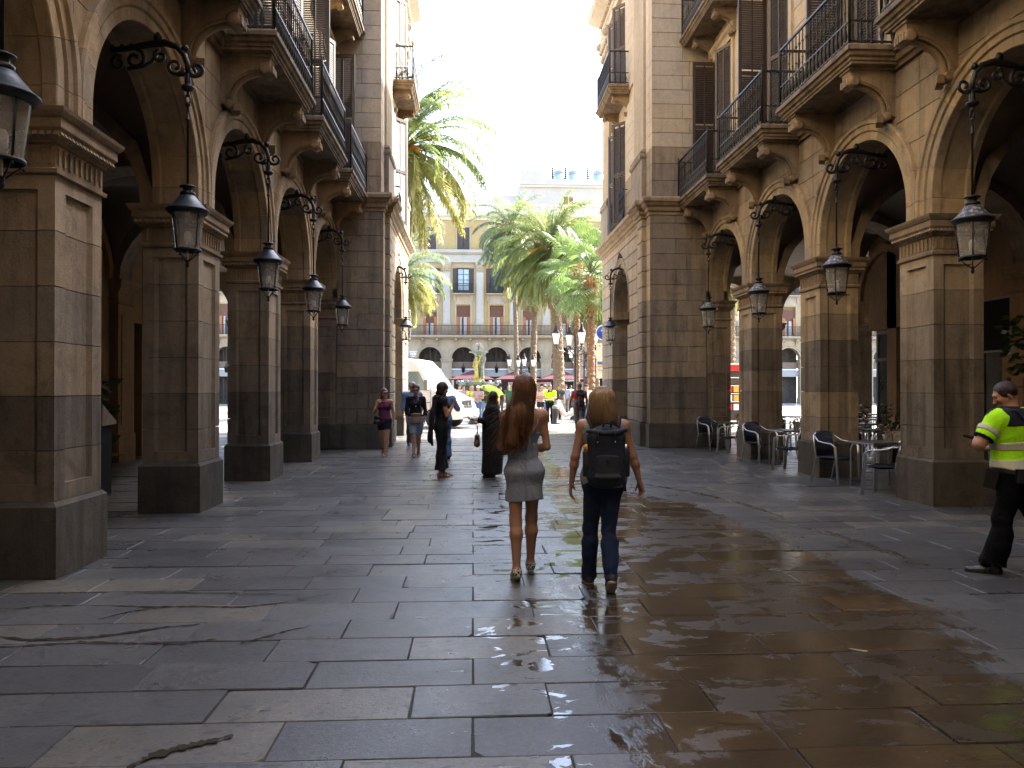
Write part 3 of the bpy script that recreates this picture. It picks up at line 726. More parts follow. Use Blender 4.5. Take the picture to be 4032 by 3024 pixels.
# ------------------------------------------------------------------ ground: paving slabs of the passage, pavement of the square
def paving_mat(name, c_lo, c_hi, beige, wet=True, tint=.3):
    m = bpy.data.materials.new(name); t = NT(m)
    oi = t.n('ShaderNodeObjectInfo').outputs['Random']; at = t.n('ShaderNodeAttribute', attribute_name='tone').outputs['Fac']
    r = t.math('FRACT', t.math('ADD', oi, at))
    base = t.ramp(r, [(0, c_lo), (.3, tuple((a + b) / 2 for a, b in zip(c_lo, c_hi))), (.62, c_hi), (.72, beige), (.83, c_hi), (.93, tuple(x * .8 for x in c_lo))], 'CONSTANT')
    n1 = t.noise(2.2, 6, .7, None, .3); base = t.mix(t.ramp(n1, [(.3, .0), (.75, .55)]), base, tuple(x * .62 for x in c_lo))
    n2 = t.noise(34, 6, .8); base = t.mix(t.ramp(n2, [(.38, .45), (.48, 0.)]), base, tuple(x * .45 for x in c_lo)); base = t.mix(t.ramp(n2, [(.5, 0.), (.75, .5)]), base, tuple(min(1, x * 1.9) for x in c_hi))
    spots = t.noise(11, 2, .4, t.position((1, 1.6, 1)), .2); base = t.mix(t.ramp(spots, [(.635, 0.), (.66, .75)]), base, (.03, .032, .036))
    n3 = t.noise(120, 3, .7)
    rough = t.ramp(n1, [(.3, .24), (.7, .44)]); n0 = t.noise(.55, 5, .6, None, .5); base = t.mix(t.ramp(n0, [(.35, .55), (.6, 0.)]), base, tuple(x * .7 for x in c_lo))
    h = t.math('ADD', t.math('MULTIPLY', n2, .8), t.math('MULTIPLY', n3, .35))
    if wet:
        sp = t.n('ShaderNodeSeparateXYZ'); t.l(t.position(), sp.inputs[0]); X, Y = sp.outputs[0], sp.outputs[1]
        wv = t.noise(.9, 7, .68, t.position((1.2, .6, 1)), .5); fv = t.noise(5.5, 5, .7, t.position((1.5, .7, 1)), .3)
        wob = t.math('ADD', t.math('MULTIPLY', t.math('SUBTRACT', wv, .5), 2.6), t.math('MULTIPLY', t.math('SUBTRACT', fv, .5), 1.5))
        # centre line and half width of the wet band as functions of distance
        def curve(stops):  # stops of (Y, value) -> map
            mr = t.n('ShaderNodeMapRange'); t.l(Y, mr.inputs[0]); mr.inputs[1].default_value = 0; mr.inputs[2].default_value = 24
            cr = t.n('ShaderNodeValToRGB'); e = cr.color_ramp.elements
            while len(e) < len(stops): e.new(.5)
            for i, (y, v) in enumerate(stops): e[i].position = y / 24; e[i].color = (v / 4, v / 4, v / 4, 1)
            t.l(mr.outputs[0], cr.inputs[0]); return t.math('MULTIPLY', cr.outputs[0], 4)
        cx = curve([(0, 2.1), (4, 1.95), (8, 2.15), (10.5, 1.95), (13, 1.55), (20, 1.5)]); hw = curve([(0, 1.15), (4, 1.2), (8, 1.3), (10.5, .85), (13, .42), (17, .3), (21, .0)])
        d = t.math('ADD', t.math('SUBTRACT', t.math('ABSOLUTE', t.math('SUBTRACT', X, cx)), hw), t.math('MULTIPLY', wob, .75))
        wetm = t.n('ShaderNodeMapRange', interpolation_type='SMOOTHSTEP'); t.l(d, wetm.inputs[0])
        for i, v in ((1, .10), (2, -.16), (3, 0), (4, 1)): wetm.inputs[i].default_value = v
        wet_ = wetm.outputs[0]
        # small standing puddles beside the band
        pd = t.noise(3.3, 4, .6, t.position((.8, 1.5, 1)), .6)
        px = t.math('SUBTRACT', .45, t.math('ABSOLUTE', t.math('SUBTRACT', X, .40)))
        ps = t.ramp(t.math('ADD', pd, t.math('MULTIPLY', px, .22)), [(.640, 0.), (.650, 1.)])
        # tyre tracks curling off the wet band
        def track(cx_, cy_, r_, w_, y0_, y1_):
            dx = t.math('SUBTRACT', X, cx_); dy = t.math('SUBTRACT', Y, cy_)
            rr_ = t.math('SQRT', t.math('ADD', t.math('MULTIPLY', dx, dx), t.math('MULTIPLY', dy, dy)))
            ring = t.math('ABSOLUTE', t.math('SUBTRACT', rr_, r_)); a = t.math('LESS_THAN', t.math('ADD', ring, t.math('MULTIPLY', t.math('SUBTRACT', fv, .5), .25)), w_)
            b = t.math('MULTIPLY', t.math('GREATER_THAN', Y, y0_), t.math('LESS_THAN', Y, y1_)); c = t.math('GREATER_THAN', dx, 0)
            return t.math('MULTIPLY', t.math('MULTIPLY', a, b), c)
        tr = t.math('MAXIMUM', track(-2.3, 8.9, 5.35, .07, 7.6, 12.0), track(-2.1, 9.2, 5.9, .05, 8.8, 12.4))
        tr = t.math('MAXIMUM', tr, track(-1.2, 7.0, 5.25, .06, 6.6, 9.2))
        tr = t.math('MULTIPLY', tr, t.ramp(t.noise(14, 3, .6), [(.36, .1), (.5, .85)]))
        wet_ = t.math('MAXIMUM', wet_, t.math('MULTIPLY', tr, .8)); wall = t.math('MAXIMUM', wet_, ps)
        dark = t.mix(1.0, base, (.62, .45, .28), 'MULTIPLY')  # wet stone darkens; the warm wall's brown reflection is painted in too
        base = t.mix(wall, base, dark)
        pool = t.noise(2.6, 7, .62, t.position((.9, 1.5, 1)), .5); slabr = t.math('MULTIPLY', t.math('SUBTRACT', r, .5), .16)
        depth = t.ramp(t.math('ADD', pool, slabr), [(.44, .0), (.53, 1.)])
        wr = t.math('ADD', .045, t.math('MULTIPLY', t.math('MULTIPLY', t.math('SUBTRACT', 1, depth), t.math('SUBTRACT', 1, ps)), .27))
        rr2 = t.n('ShaderNodeMix', data_type='FLOAT'); t.l(wall, rr2.inputs[0]); t.l(rough, rr2.inputs[2]); t.l(wr, rr2.inputs[3]); rough = rr2.outputs[0]
        h = t.math('MULTIPLY', h, t.math('SUBTRACT', 1, t.math('MULTIPLY', wall, .86)))
        h = t.math('ADD', h, t.math('MULTIPLY', t.math('MULTIPLY', t.noise(9, 2, .5, t.position((.7, 1.6, 1))), wall), .28))
        t.l(t.math('MULTIPLY_ADD', wall, .25, .62), t.b.inputs['Specular IOR Level'])
    t.col(base); t.l(rough, t.b.inputs['Roughness']); t.bump(h, .35, .012)
    return m
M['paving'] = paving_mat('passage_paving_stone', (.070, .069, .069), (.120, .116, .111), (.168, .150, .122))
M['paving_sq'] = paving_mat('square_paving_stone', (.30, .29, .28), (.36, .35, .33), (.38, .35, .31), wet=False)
M['joint'] = mat('dark_paving_joint', (.022, .021, .02), .8, bump=.3)
M['earth'] = mat('ground_mortar', (.14, .13, .12), .9)

gr = empty('passage_pavement', (0, 0, 0)); tag(gr, kind='structure')
base = MB(); base.box(-14, 17, -50, 27.9, -.3, -.0085); base.build('joint_bed', M['joint'], gr)
rows = []; y = 2.9; rg = random.Random(5); ri = 0
while y < 27.8:
    h = rg.choice((.37, .39, .40, .41, .42)) if y > 5 else .395
    rows.append((y, y + h)); y += h
allslabs = []
for ri, (ya, yb) in enumerate(rows):
    XL, XR = -9.0, 12.5
    xs = [0.0 if ri % 2 else .42 + rg.uniform(-.04, .04)]
    while xs[-1] < XR: xs.append(xs[-1] + (rg.choice((.78, .82, .9, .7, .85, 1.0, 1.15)) if rg.random() < .8 else .5))
    l = [xs[0]]
    while l[-1] > XL: l.append(l[-1] - rg.choice((.78, .84, .9, .98, 1.1, .7)))
    xs = l[::-1][:-1] + xs
    for a, b in zip(xs[:-1], xs[1:]):
        xm, ym = (a + b) / 2, (ya + yb) / 2
        d = math.cos(.0515) * ym + math.sin(.0515) * xm; u = (xm * math.cos(.0515) - ym * math.sin(.0515)) / d
        if ym > 19 and not (-12 < xm < 13): continue
        vis = abs(u) < .74
        allslabs.append((d if vis else 99 + d, a, b, ya, yb))
allslabs.sort(key=lambda q: q[0])
def slab_geo(mb, a, b, ya, yb, rg):
    g = rg.uniform(.0012, .0048); c = .0035; zt = rg.uniform(-.0045, .004); tl = [rg.uniform(-.002, .002) for _ in range(4)]
    P = [(a + g + rg.uniform(0, .004), ya + g + rg.uniform(0, .003)), (b - g - rg.uniform(0, .004), ya + g + rg.uniform(0, .003)), (b - g, yb - g - rg.uniform(0, .003)), (a + g, yb - g - rg.uniform(0, .003))]
    if rg.random() < .6:   # a chipped corner
        k = rg.randrange(4); p = P[k]; q1 = P[(k - 1) % 4]; q2 = P[(k + 1) % 4]; s = rg.uniform(.012, .06)
        def to(p, q, s): d = math.hypot(q[0] - p[0], q[1] - p[1]); return (p[0] + (q[0] - p[0]) * s / d, p[1] + (q[1] - p[1]) * s / d)
        P[k:k + 1] = [to(p, q1, s), to(p, q2, s * rg.uniform(.6, 1.6))]
    n = len(P); cx = (a + b) / 2; cy = (ya + yb) / 2
    top = [(cx + (x - cx) * (1 - c * 2 / (b - a)), cy + (y - cy) * (1 - c * 2 / (yb - ya)), zt + tl[i % 4]) for i, (x, y) in enumerate(P)]
    mid = [(x, y, zt - .005) for x, y in P]; bot = [(x, y, -.05) for x, y in P]
    fs = [list(range(n))] + [(i, n + i, n + (i + 1) % n, (i + 1) % n) for i in range(n)] + [(n + i, 2 * n + i, 2 * n + (i + 1) % n, n + (i + 1) % n) for i in range(n)]
    mb.add(top + mid + bot, fs); return 3 * n
rg = random.Random(9)
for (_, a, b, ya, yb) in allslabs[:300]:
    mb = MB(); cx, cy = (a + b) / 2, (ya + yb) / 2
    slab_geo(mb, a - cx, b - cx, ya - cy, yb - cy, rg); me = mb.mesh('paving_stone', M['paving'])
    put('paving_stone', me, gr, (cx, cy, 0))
mb = MB(); tones = []
for (_, a, b, ya, yb) in allslabs[300:]:
    n = slab_geo(mb, a, b, ya, yb, rg); tones += [rg.random()] * n
me = mb.mesh('paving_stones', M['paving']); at = me.attributes.new('tone', 'FLOAT', 'POINT'); at.data.foreach_set('value', tones)
o = put('paving_stones', me, gr); o['kind'] = 'stuff'
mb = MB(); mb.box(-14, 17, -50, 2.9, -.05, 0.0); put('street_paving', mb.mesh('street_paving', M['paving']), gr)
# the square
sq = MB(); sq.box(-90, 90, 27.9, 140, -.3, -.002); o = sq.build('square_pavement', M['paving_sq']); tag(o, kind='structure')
jn = MB()
for k in range(60):
    y = 28.3 + k * .8; jn.box(-30, 30, y, y + .018, -.003, .001)
rg = random.Random(3)
for k in range(59):
    for x in range(-16, 17): xx = x * 1.2 + (.6 if k % 2 else 0); jn.box(xx, xx + .018, 28.318 + k * .8, 29.1 + k * .8, -.003, .001)
o = jn.build('paving_joints', M['earth'], None); o['kind'] = 'stuff'
tag(o, 'thin joints between the pale slabs of the sunlit square', 'paving')
gd = MB(); gd.box(-900, 900, -500, 1800, -1.2, -.32); tag(gd.build('ground', M['earth']), kind='structure')
# ------------------------------------------------------------------ text
def text_part(s, size, m, parent=None, loc=(0, 0, 0), rot=(R(90), 0, 0), ext=.002, name='lettering', sx=1, font_bold=False, align='CENTER'):
    c = bpy.data.curves.new(name, 'FONT'); c.body = s; c.size = size; c.extrude = ext; c.align_x = align; c.align_y = 'CENTER'; c.resolution_u = 2
    if font_bold: c.offset = size * .015
    o = bpy.data.objects.new(name, c); COL.objects.link(o); o.location = loc; o.rotation_euler = rot; o.scale = (sx, 1, 1)
    c.materials.append(m)
    bpy.context.view_layer.update(); me = bpy.data.meshes.new_from_object(o); me.materials.clear(); me.materials.append(m); q = bpy.data.objects.new(name, me); q.location = loc; q.rotation_euler = rot; q.scale = o.scale; COL.objects.link(q); bpy.data.objects.remove(o)
    if parent: q.parent = parent
    return q

# ------------------------------------------------------------------ far facade of the square (faces -y), local origin at the face
M['mull'] = mat('pale_cornice_stone', (.5, .45, .36), .8)
M['awning_band'] = mat('grey_shop_fascia', (.30, .31, .30), .5)
M['fascia_light'] = mat('white_fascia_strip', (.7, .72, .72), .4)
M['wood_beam'] = mat('brown_transom_beam', (.16, .11, .075), .6)
M['shop_in'] = mat('dim_shop_interior', (.05, .045, .04), .6, var=.5, scale=3)
M['win_blue'] = mat('sky_blue_window_glass', (.30, .40, .46), .08, 0, 1.0)
M['curtain'] = mat('pale_curtain', (.5, .48, .45), .8)
FY = 76.0; FX0 = -.98
far = empty('facade_building', (0, FY, 0)); tag(far, 'long ochre facade with white pilasters and an arcade closing the square behind the palms', 'building')
def far_bay_parts():
    P = []
    def add(name, mb, m, loc=(0, 0, 0)): P.append((name, mb.mesh(name, m), loc))
    r = 1.17; h = PITCH / 2; zc = 4.55
    s = MB(); k = 18
    for a in range(k):
        t0 = math.pi * a / k; t1 = math.pi * (a + 1) / k
        s.prism([(r * math.cos(t0), zc + r * math.sin(t0)), (r * math.cos(t1), zc + r * math.sin(t1)), (r * math.cos(t1), 6.6), (r * math.cos(t0), 6.6)], 0, .7, 'y')
    s.box(-h, -r, 0, .7, zc, 6.6); s.box(r, h, 0, .7, zc, 6.6)
    add('arcade_wall', s, M['far_stone'])
    a = MB()
    for i in range(k):
        t0 = math.pi * i / k; t1 = math.pi * (i + 1) / k
        for (ra, rb, d) in ((r, r + .14, .05), (r + .17, r + .27, .09)):
            a.prism([(ra * math.cos(t0), zc + ra * math.sin(t0)), (ra * math.cos(t1), zc + ra * math.sin(t1)), (rb * math.cos(t1), zc + rb * math.sin(t1)), (rb * math.cos(t0), zc + rb * math.sin(t0))], -d, .02, 'y')
    add('archivolt', a, M['far_stone'])
    p = MB(); p.ring_rect(-.5, .5, 0, .7, [(.05, 0), (.05, .62), (.0, .66), (0, 4.1), (.03, 4.12), (.03, 4.2), (.08, 4.26), (.10, 4.4), (.14, 4.5), (.14, 4.55), (.0, 4.56)]); p.box(-.26, .26, -.03, 0, .9, 3.9)
    add('pier', p, M['far_stone'], (h, 0, 0))
    b = MB()
    b.prism([(0, 6.45), (-.06, 6.5), (-.10, 6.6), (-.5, 6.62), (-.56, 6.7), (-.6, 6.85), (-.55, 6.88), (.2, 6.88), (.2, 6.45)], -h, h, 'x'); add('balcony_slab', b, M['far_stone'])
    br = MB()
    for x in (-.75, -.6, .6, .75): pass
    for x in (-.72, .72):
        br.prism([(0, 6.55), (-.48, 6.55), (-.5, 6.4), (-.36, 6.36), (-.22, 6.25), (-.12, 6.05), (-.1, 5.85), (0, 5.8)], x - .1, x + .1, 'x')
    add('brackets', br, M['far_stone'])
    g = MB(); g.box(-h, h, -.54, -.50, 7.82, 7.87); g.box(-h, h, -.53, -.51, 6.93, 6.96); g.box(-h, h, -.53, -.51, 7.22, 7.24)
    add('railing_frame', g, M['iron'])
    sp = MB()
    for i in range(24):
        x = -h + (i + .5) * PITCH / 24; sp.box(x - .014, x + .014, -.535, -.505, 6.88, 7.85)
    add('railing_bars', sp, M['iron'])
    w = MB()
    for (a0, b0) in ((-h, -.68), (.68, h)): w.box(a0, b0, .06, .5, 6.88, 14.2)
    w.box(-.68, .68, .06, .5, 9.9, 11.05); w.box(-.68, .68, .06, .5, 13.65, 14.2); add('stucco_wall', w, M['yellow'])
    f = MB(); f.box(-.86, -.70, -.02, .06, 6.9, 10.0); f.box(.70, .86, -.02, .06, 6.9, 10.0); f.box(-.86, .86, -.02, .06, 10.0, 10.2); f.box(-1.0, 1.0, -.10, .06, 10.85, 11.0); f.box(-.95, -.78, -.14, .06, 10.3, 10.85); f.box(.78, .95, -.14, .06, 10.3, 10.85)
    f.box(-.86, .86, -.02, .06, 10.2, 10.85); add('window_surround', f, M['far_stone']); f = MB(); f.box(-.75, .75, 0, .06, 13.75, 13.9); add('lintel', f, M['far_stone'])
    w1 = MB(); w1.box(-.68, .68, .2, .24, 8.75, 9.9)
    for i in range(13): x = -.66 + 1.32 * i / 12; w1.box(x - .035, x + .035, .17, .2, 8.77, 9.88)
    add('roller_blind', w1, M['shutter_red'])
    for sg in (-1, 1):
        l = MB(); l.box(sg * .68, sg * .40, -.02, .03, 6.95, 8.75)
        for i in range(22): z = 7.0 + i * .078; l.box(sg * .65, sg * .43, -.04, -.02, z, z + .045)
        add('shutter_leaf', l, M['shutter_orange'])
    w2 = MB(); w2.box(-.42, .42, .24, .26, 6.9, 8.75); add('window_glass', w2, M['curtain'])
    w2 = MB(); w2.box(-.03, .03, .20, .24, 6.9, 8.75); w2.box(-.42, -.36, .20, .24, 6.9, 8.75); w2.box(.36, .42, .20, .24, 6.9, 8.75); w2.box(-.15, .03, .18, .2, 6.9, 8.7); add('window_frame', w2, M['shutter'])
    # second floor
    for sg in (-1, 1):
        l = MB(); l.box(sg * 1.05, sg * .64, -.03, .02, 11.1, 13.62)
        for i in range(28): z = 11.15 + i * .087; l.box(sg * 1.0, sg * .69, -.05, -.03, z, z + .05)
        add('shutter_leaf', l, M['shutter'])
    g2 = MB(); g2.box(-.6, .6, .2, .22, 11.1, 13.6); add('window_glass', g2, M['win_blue'])
    g3 = MB()
    for x in (-.6, -.04, .56): g3.box(x, x + .07, .15, .2, 11.1, 13.6)
    for z in (11.1, 11.9, 12.45, 13.0, 13.55): g3.box(-.6, .6, .16, .2, z, z + .05)
    add('window_frame', g3, M['shutter'])
    b2 = MB(); b2.box(-1.05, 1.05, -.42, .06, 10.98, 11.08); add('balcony_slab', b2, M['far_stone'])
    b3 = MB(); b3.box(-1.0, 1.0, -.4, -.37, 12.02, 12.07); b3.box(-1.0, 1.0, -.4, -.37, 11.1, 11.14); b3.box(-1.02, -1.0, -.4, 0, 12.02, 12.07); b3.box(1.0, 1.02, -.4, 0, 12.02, 12.07)
    for i in range(19): x = -1.0 + 2.0 * i / 18; b3.box(x - .013, x + .013, -.395, -.37, 11.1, 12.05)
    b3.box(-1.0, 1.0, -.392, -.378, 11.1, 11.38); add('railing_bars', b3, M['iron'])
    # pilaster between bays
    pl = MB(); pl.box(-.44, .44, -.10, .06, 6.9, 7.85); pl.ring_rect(-.40, .40, -.06, .06, [(.04, 7.85), (.05, 7.95), (0, 8.05)]); add('pilaster_base', pl, M['far_stone'], (h, 0, 0))
    pl = MB(); pl.box(-.36, .36, -.08, .06, 8.05, 13.2); pl.box(-.24, .24, -.10, -.08, 8.3, 12.9); add('pilaster', pl, M['white_stucco'], (h, 0, 0))
    cp = MB(); cp.ring_rect(-.36, .36, -.08, .06, [(0, 13.2), (.02, 13.3), (.0, 13.35), (.06, 13.9), (.12, 14.0), (.12, 14.2)])
    for i in range(4):
        for z in (13.4, 13.65): cp.lathe([(0, -.1), (.07, -.03), (.07, .05), (0, .1)], (-.27 + .18 * i + (.06 if z > 13.5 else 0), -.12, z), 5)
    for x in (-.34, .34): cp.lathe([(0, -.04), (.11, -.04), (.11, .04), (0, .04)], (x, -.16, 13.92), 8, 'y')
    add('carved_capital', cp, M['far_stone'], (h, 0, 0))
    e = MB(); e.prism([(.2, 14.2), (-.14, 14.2), (-.16, 14.5), (-.2, 14.55), (-.2, 14.95), (-.28, 15.0), (-.5, 15.15), (-.56, 15.35), (-.5, 15.42), (.3, 15.45), (.3, 14.2)], -h, h, 'x'); add('entablature', e, M['white_stucco'])
    d = MB()
    for i in range(12): x = -h + (i + .5) * PITCH / 12; d.box(x - .06, x + .06, -.42, -.2, 14.98, 15.1)
    add('dentils', d, M['far_stone'])
    at_ = MB()
    for (a0, b0) in ((-h, -.62), (.62, h)): at_.box(a0, b0, .1, .5, 15.4, 18.5)
    at_.box(-.62, .62, .1, .5, 17.75, 18.5); add('attic_wall', at_, M['yellow'])
    aw = MB(); aw.box(-.76, -.62, .04, .1, 15.45, 17.85); aw.box(.62, .76, .04, .1, 15.45, 17.85); aw.box(-.76, .76, .04, .1, 17.75, 17.92); add('window_surround', aw, M['far_stone'])
    as_ = MB(); as_.box(-.60, -.02, .12, .17, 15.45, 17.73); as_.box(.02, .6, .12, .17, 15.45, 17.73)
    for i in range(26): z = 15.5 + i * .085; as_.box(-.55, -.06, .10, .12, z, z + .05); as_.box(.06, .55, .10, .12, z, z + .05)
    add('shutter_leaf', as_, M['shutter'])
    c = MB(); c.prism([(.2, 18.5), (.0, 18.5), (-.05, 18.7), (-.3, 18.85), (-.38, 19.05), (.5, 19.1), (.5, 18.5)], -h, h, 'x'); c.box(-h, h, -.02, .3, 19.95, 20.15); c.box(-h, h, -.02, .3, 19.1, 19.25); c.box(h - .5, h, -.03, .32, 19.1, 20.2); add('roof_cornice', c, M['mull'])
    bl = MB()
    for i in range(10): bl.lathe([(.05, 19.25), (.09, 19.4), (.10, 19.5), (.045, 19.75), (.07, 19.95)], (-h + .28 + i * .29, .14, 0), 6)
    add('balustrade', bl, M['mull'])
    # shop inside the arch
    sh = MB(); sh.box(-r - .3, r + .3, 1.6, 1.62, 0, 6.2); add('shop_interior', sh, M['shop_in'])
    sb = MB(); sb.box(-r, r, .5, .62, 3.62, 4.25); add('transom_beam', sb, M['wood_beam'])
    sb = MB(); sb.box(-r, r, .30, .42, 3.42, 3.56); add('fascia_strip', sb, M['fascia_light'])
    sb = MB(); sb.box(-r, r, .36, .40, 2.75, 3.40); add('shop_fascia', sb, M['awning_band'])
    mu = MB()
    for i in range(5): x = -r + .1 + i * (2 * r - .2) / 4; mu.box(x - .03, x + .03, .8, .86, 0, 5.6)
    add('shopfront_mullions', mu, M['shutter'])
    ln = MB(); ln.box(-.025, .025, -.05, -.0, 4.2, 5.7); ln.lathe([(0, 3.1), (.12, 3.14), (.19, 3.6), (.24, 3.62), (.08, 3.85), (.08, 3.95), (0, 4.2)], (0, -.025, 0), 8); add('hanging_lantern', ln, M['iron'])
    return P
def wall_x(*a): pass
FB = far_bay_parts()
for k in range(-16, 18):
    bx = FX0 + PITCH * k
    for (nm, me, loc) in FB:
        if k > 5 and nm in ('dentils', 'balustrade', 'hanging_lantern', 'shopfront_mullions'): continue
        o = put(nm, me, far, (bx + loc[0], loc[1], loc[2]))
        if nm == 'roller_blind': o.scale = (1, 1, (1, .93, .97, 1.0)[(k * 7) % 4])
        if nm == 'window_glass' and me.materials[0] == M['win_blue'] and k % 3 == 1: o.material_slots[0].link = 'OBJECT'; o.material_slots[0].material = M['pane']
        if nm in ('railing_bars', 'brackets', 'dentils', 'balustrade', 'shopfront_mullions', 'archivolt'): o['kind'] = 'stuff'
fm = MB(); fm.box(-60, 62, .5, 14, 6.4, 19.0); fm.build('rear_mass', M['yellow'], far)
# rooftop penthouse with water tanks, stands on the far roof
ph = empty('rooftop_penthouse', (0, FY, 0)); tag(ph, 'pale rendered penthouse with brown shuttered window rising above the far roof balustrade', 'building')
b = MB(); b.box(5.0, 16, 4.5, 12, 19, 23.3); b.build('penthouse_wall', M['pale_render'], ph)
b = MB(); b.box(5.0, 8.0, 4.3, 11, 23.302, 24.9); b.build('parapet_block', M['pale_render'], ph)
b = MB(); b.box(8.0, 16, 4.35, 4.6, 23.302, 23.9); b.build('parapet', M['pale_render'], ph)
b = MB(); b.box(4.8, 16, 4.3, 4.5, 23.1, 23.25); b.build('roof_ledge', M['mull'], ph)
w = empty('window', (10.2, 4.47, 21.3), 0, ph); b = MB(); b.box(-.62, .62, -.03, 0, -.95, .95); b.build('window_frame', M['curtain'], w)
for sg in (-1, 1):
    b = MB(); b.box(sg * .5, sg * .06, -.08, -.03, -.8, .8)
    for i in range(16): b.box(sg * .46, sg * .1, -.1, -.08, -.75 + i * .095, -.70 + i * .095)
    b.build('shutter_leaf', M['shutter_red'], w)
b = MB(); b.box(2.2, 4.98, 5.0, 10, 19, 22.3); b.build('side_wing', M['pale_render'], ph)
b = MB(); b.box(2.9, 4.0, 4.93, 4.98, 20.6, 21.7); b.build('window_frame', M['white_frame'], ph)
b = MB(); b.box(3.0, 3.42, 4.9, 4.93, 20.7, 21.6); b.box(3.5, 3.9, 4.9, 4.93, 20.7, 21.6); b.build('window_glass', M['win_blue'], ph)
M['tank'] = mat('galvanised_tank', (.34, .40, .44), .4, .3)
M['tank_top'] = mat('blue_tank_lid', (.22, .27, .34), .5)
for i, (x, wd) in enumerate(((9.3, 'next to the bare parapet'), (10.9, 'in the middle of the rooftop row'), (13.6, 'standing apart beside the street corner'))):
    tk = empty('water_tank', (x, FY + 5.4, 23.3)); tag(tk, 'pale blue rooftop water tank ' + wd, 'water tank', 'water tanks on the penthouse roof')
    b = MB(); b.lathe([(.62, 0), (.62, 1.35)], (0, 0, 0), 14); b.build('tank_body', M['tank'], tk)
    b = MB(); b.lathe([(.58, 1.36), (.58, 1.75), (.4, 1.86), (0, 1.88)], (0, 0, 0), 14); b.build('tank_lid', M['tank_top'], tk)
for i, x in enumerate((8.5, 9.9, 12.3, 14.6)):
    an = empty('rooftop_finial', (x, FY + 4.42, 23.9)); tag(an, ('dark ribbed finial against the parapet block', 'dark ribbed finial between the first pair of tanks', 'dark ribbed finial between the paired tanks and the lone tank', 'dark ribbed finial past the lone tank')[i], 'roof finial', 'ribbed finials on the penthouse parapet')
    b = MB()
    for q in range(6): b.lathe([(.12, .1 + q * .21), (.22 - .02 * q, .17 + q * .21), (.12, .24 + q * .21)], (0, 0, 0), 8)
    b.build('ribs', M['iron'], an)['kind'] = 'stuff'
    b = MB(); b.tube([(0, 0, 0), (0, 0, 1.55)], .05, 6); b.build('spike', M['iron'], an)

# plaques on the buildings
M['enamel'] = mat('white_enamel', (.72, .70, .64), .35); M['ink'] = mat('black_ink', (.02, .02, .02), .5)
def plaque(parent, loc, w, h, lines, rz=0, size=None, frame=True):
    e = empty('street_plaque', loc, rz, parent); b = MB(); b.box(-w / 2, w / 2, -.03, 0, -h / 2, h / 2); b.build('plate', M['enamel'], e)
    n = len(lines)
    for i, s in enumerate(lines):
        text_part(s, size or h / (n + .6), M['ink'], e, (0, -.034, h / 2 - h * (i + .5) / n))
    return e
plaque(far, (FX0 - 5.05 - .0, -.01, 5.0), .95, .6, ['PLAÇA', 'REIAL'], size=.26)

# ------------------------------------------------------------------ palms
def frond_mesh(L, elev, droop, seed, m, nl=58, lw=.035, ll=.42, dense=1.0, fold=.55):
    rr = random.Random(seed); mb = MB(); pts = []; n = 14; p = Vector((0, 0, 0)); a = elev
    for i in range(n + 1):
        pts.append(p.copy()); a -= droop / n * (.35 + 1.3 * i / n); p = p + Vector((math.cos(a), 0, math.sin(a))) * (L / n)
    mb.tube(pts, [.035 * (1 - .85 * i / n) * (L / 3.5) for i in range(n + 1)], 4)
    def at(t):
        f = t * n; i = min(n - 1, int(f)); return pts[i].lerp(pts[i + 1], f - i), (pts[i + 1] - pts[i]).normalized()
    mb.cur = 0
    for i in range(nl):
        t = .16 + .84 * (i + .5) / nl; p, d = at(t); lenl = ll * (math.sin(math.pi * min(1, (t - .05) * 1.02)) ** .6 * .9 + .18)
        side = Vector((0, 1, 0)); up = d.cross(side) * -1; 
        for sg in (-1, 1):
            f = fold + rr.uniform(-.18, .18); fw = .55 + rr.uniform(-.12, .12)
            dr = (side * sg * math.cos(f) + up * math.sin(f) * rr.choice((1, 1, -.1))).normalized() * (1 - fw * .35) + d * fw; dr.normalize()
            ln = lenl * rr.uniform(.85, 1.1); q = p + dr * ln * .55; e = q + (dr + Vector((0, 0, -.55))).normalized() * ln * .45
            wv = dr.cross(Vector((0, 0, 1))); wv = (wv.normalized() if wv.length > .1 else side) * lw * .5; wv2 = wv * .9
            hgt = Vector((0, 0, -.006))
            mb.add([p - wv * .6, p + wv * .6, q + wv2, q - wv2, e], [(0, 1, 2, 3), (3, 2, 4)])
    me = mb.mesh('frond', m, False); return me
def foliage_mat(name, c1, c2, c3, trans=.5):
    m = bpy.data.materials.new(name); t = NT(m); t.b.inputs['Roughness'].default_value = .34; t.b.inputs['Specular IOR Level'].default_value = .6
    n = t.noise(3.0, 3, .6); base = t.ramp(n, [(.3, c1), (.55, c2), (.8, c3)])
    hs = t.n('ShaderNodeHueSaturation'); t.l(base, hs.inputs['Color']); t.l(t.rnd(.6, .7), hs.inputs['Value']); t.col(hs.outputs[0])
    tr = t.n('ShaderNodeBsdfTranslucent'); t.l(hs.outputs[0], tr.inputs[0]); mx = t.n('ShaderNodeMixShader'); mx.inputs[0].default_value = trans
    out = t.t.nodes['Material Output']; t.l(t.b.outputs[0], mx.inputs[1]); t.l(tr.outputs[0], mx.inputs[2]); t.l(mx.outputs[0], out.inputs[0])
    return m
M['frond'] = foliage_mat('date_palm_green', (.09, .125, .035), (.15, .19, .05), (.30, .31, .10))
M['frond_y'] = foliage_mat('yellowing_date_palm', (.16, .175, .05), (.26, .25, .075), (.42, .33, .11))
M['frond_g'] = foliage_mat('dusty_palm_green', (.13, .17, .09), (.20, .25, .12), (.28, .29, .13))
M['fan'] = foliage_mat('fan_palm_green', (.055, .105, .03), (.10, .16, .042), (.2, .24, .08))
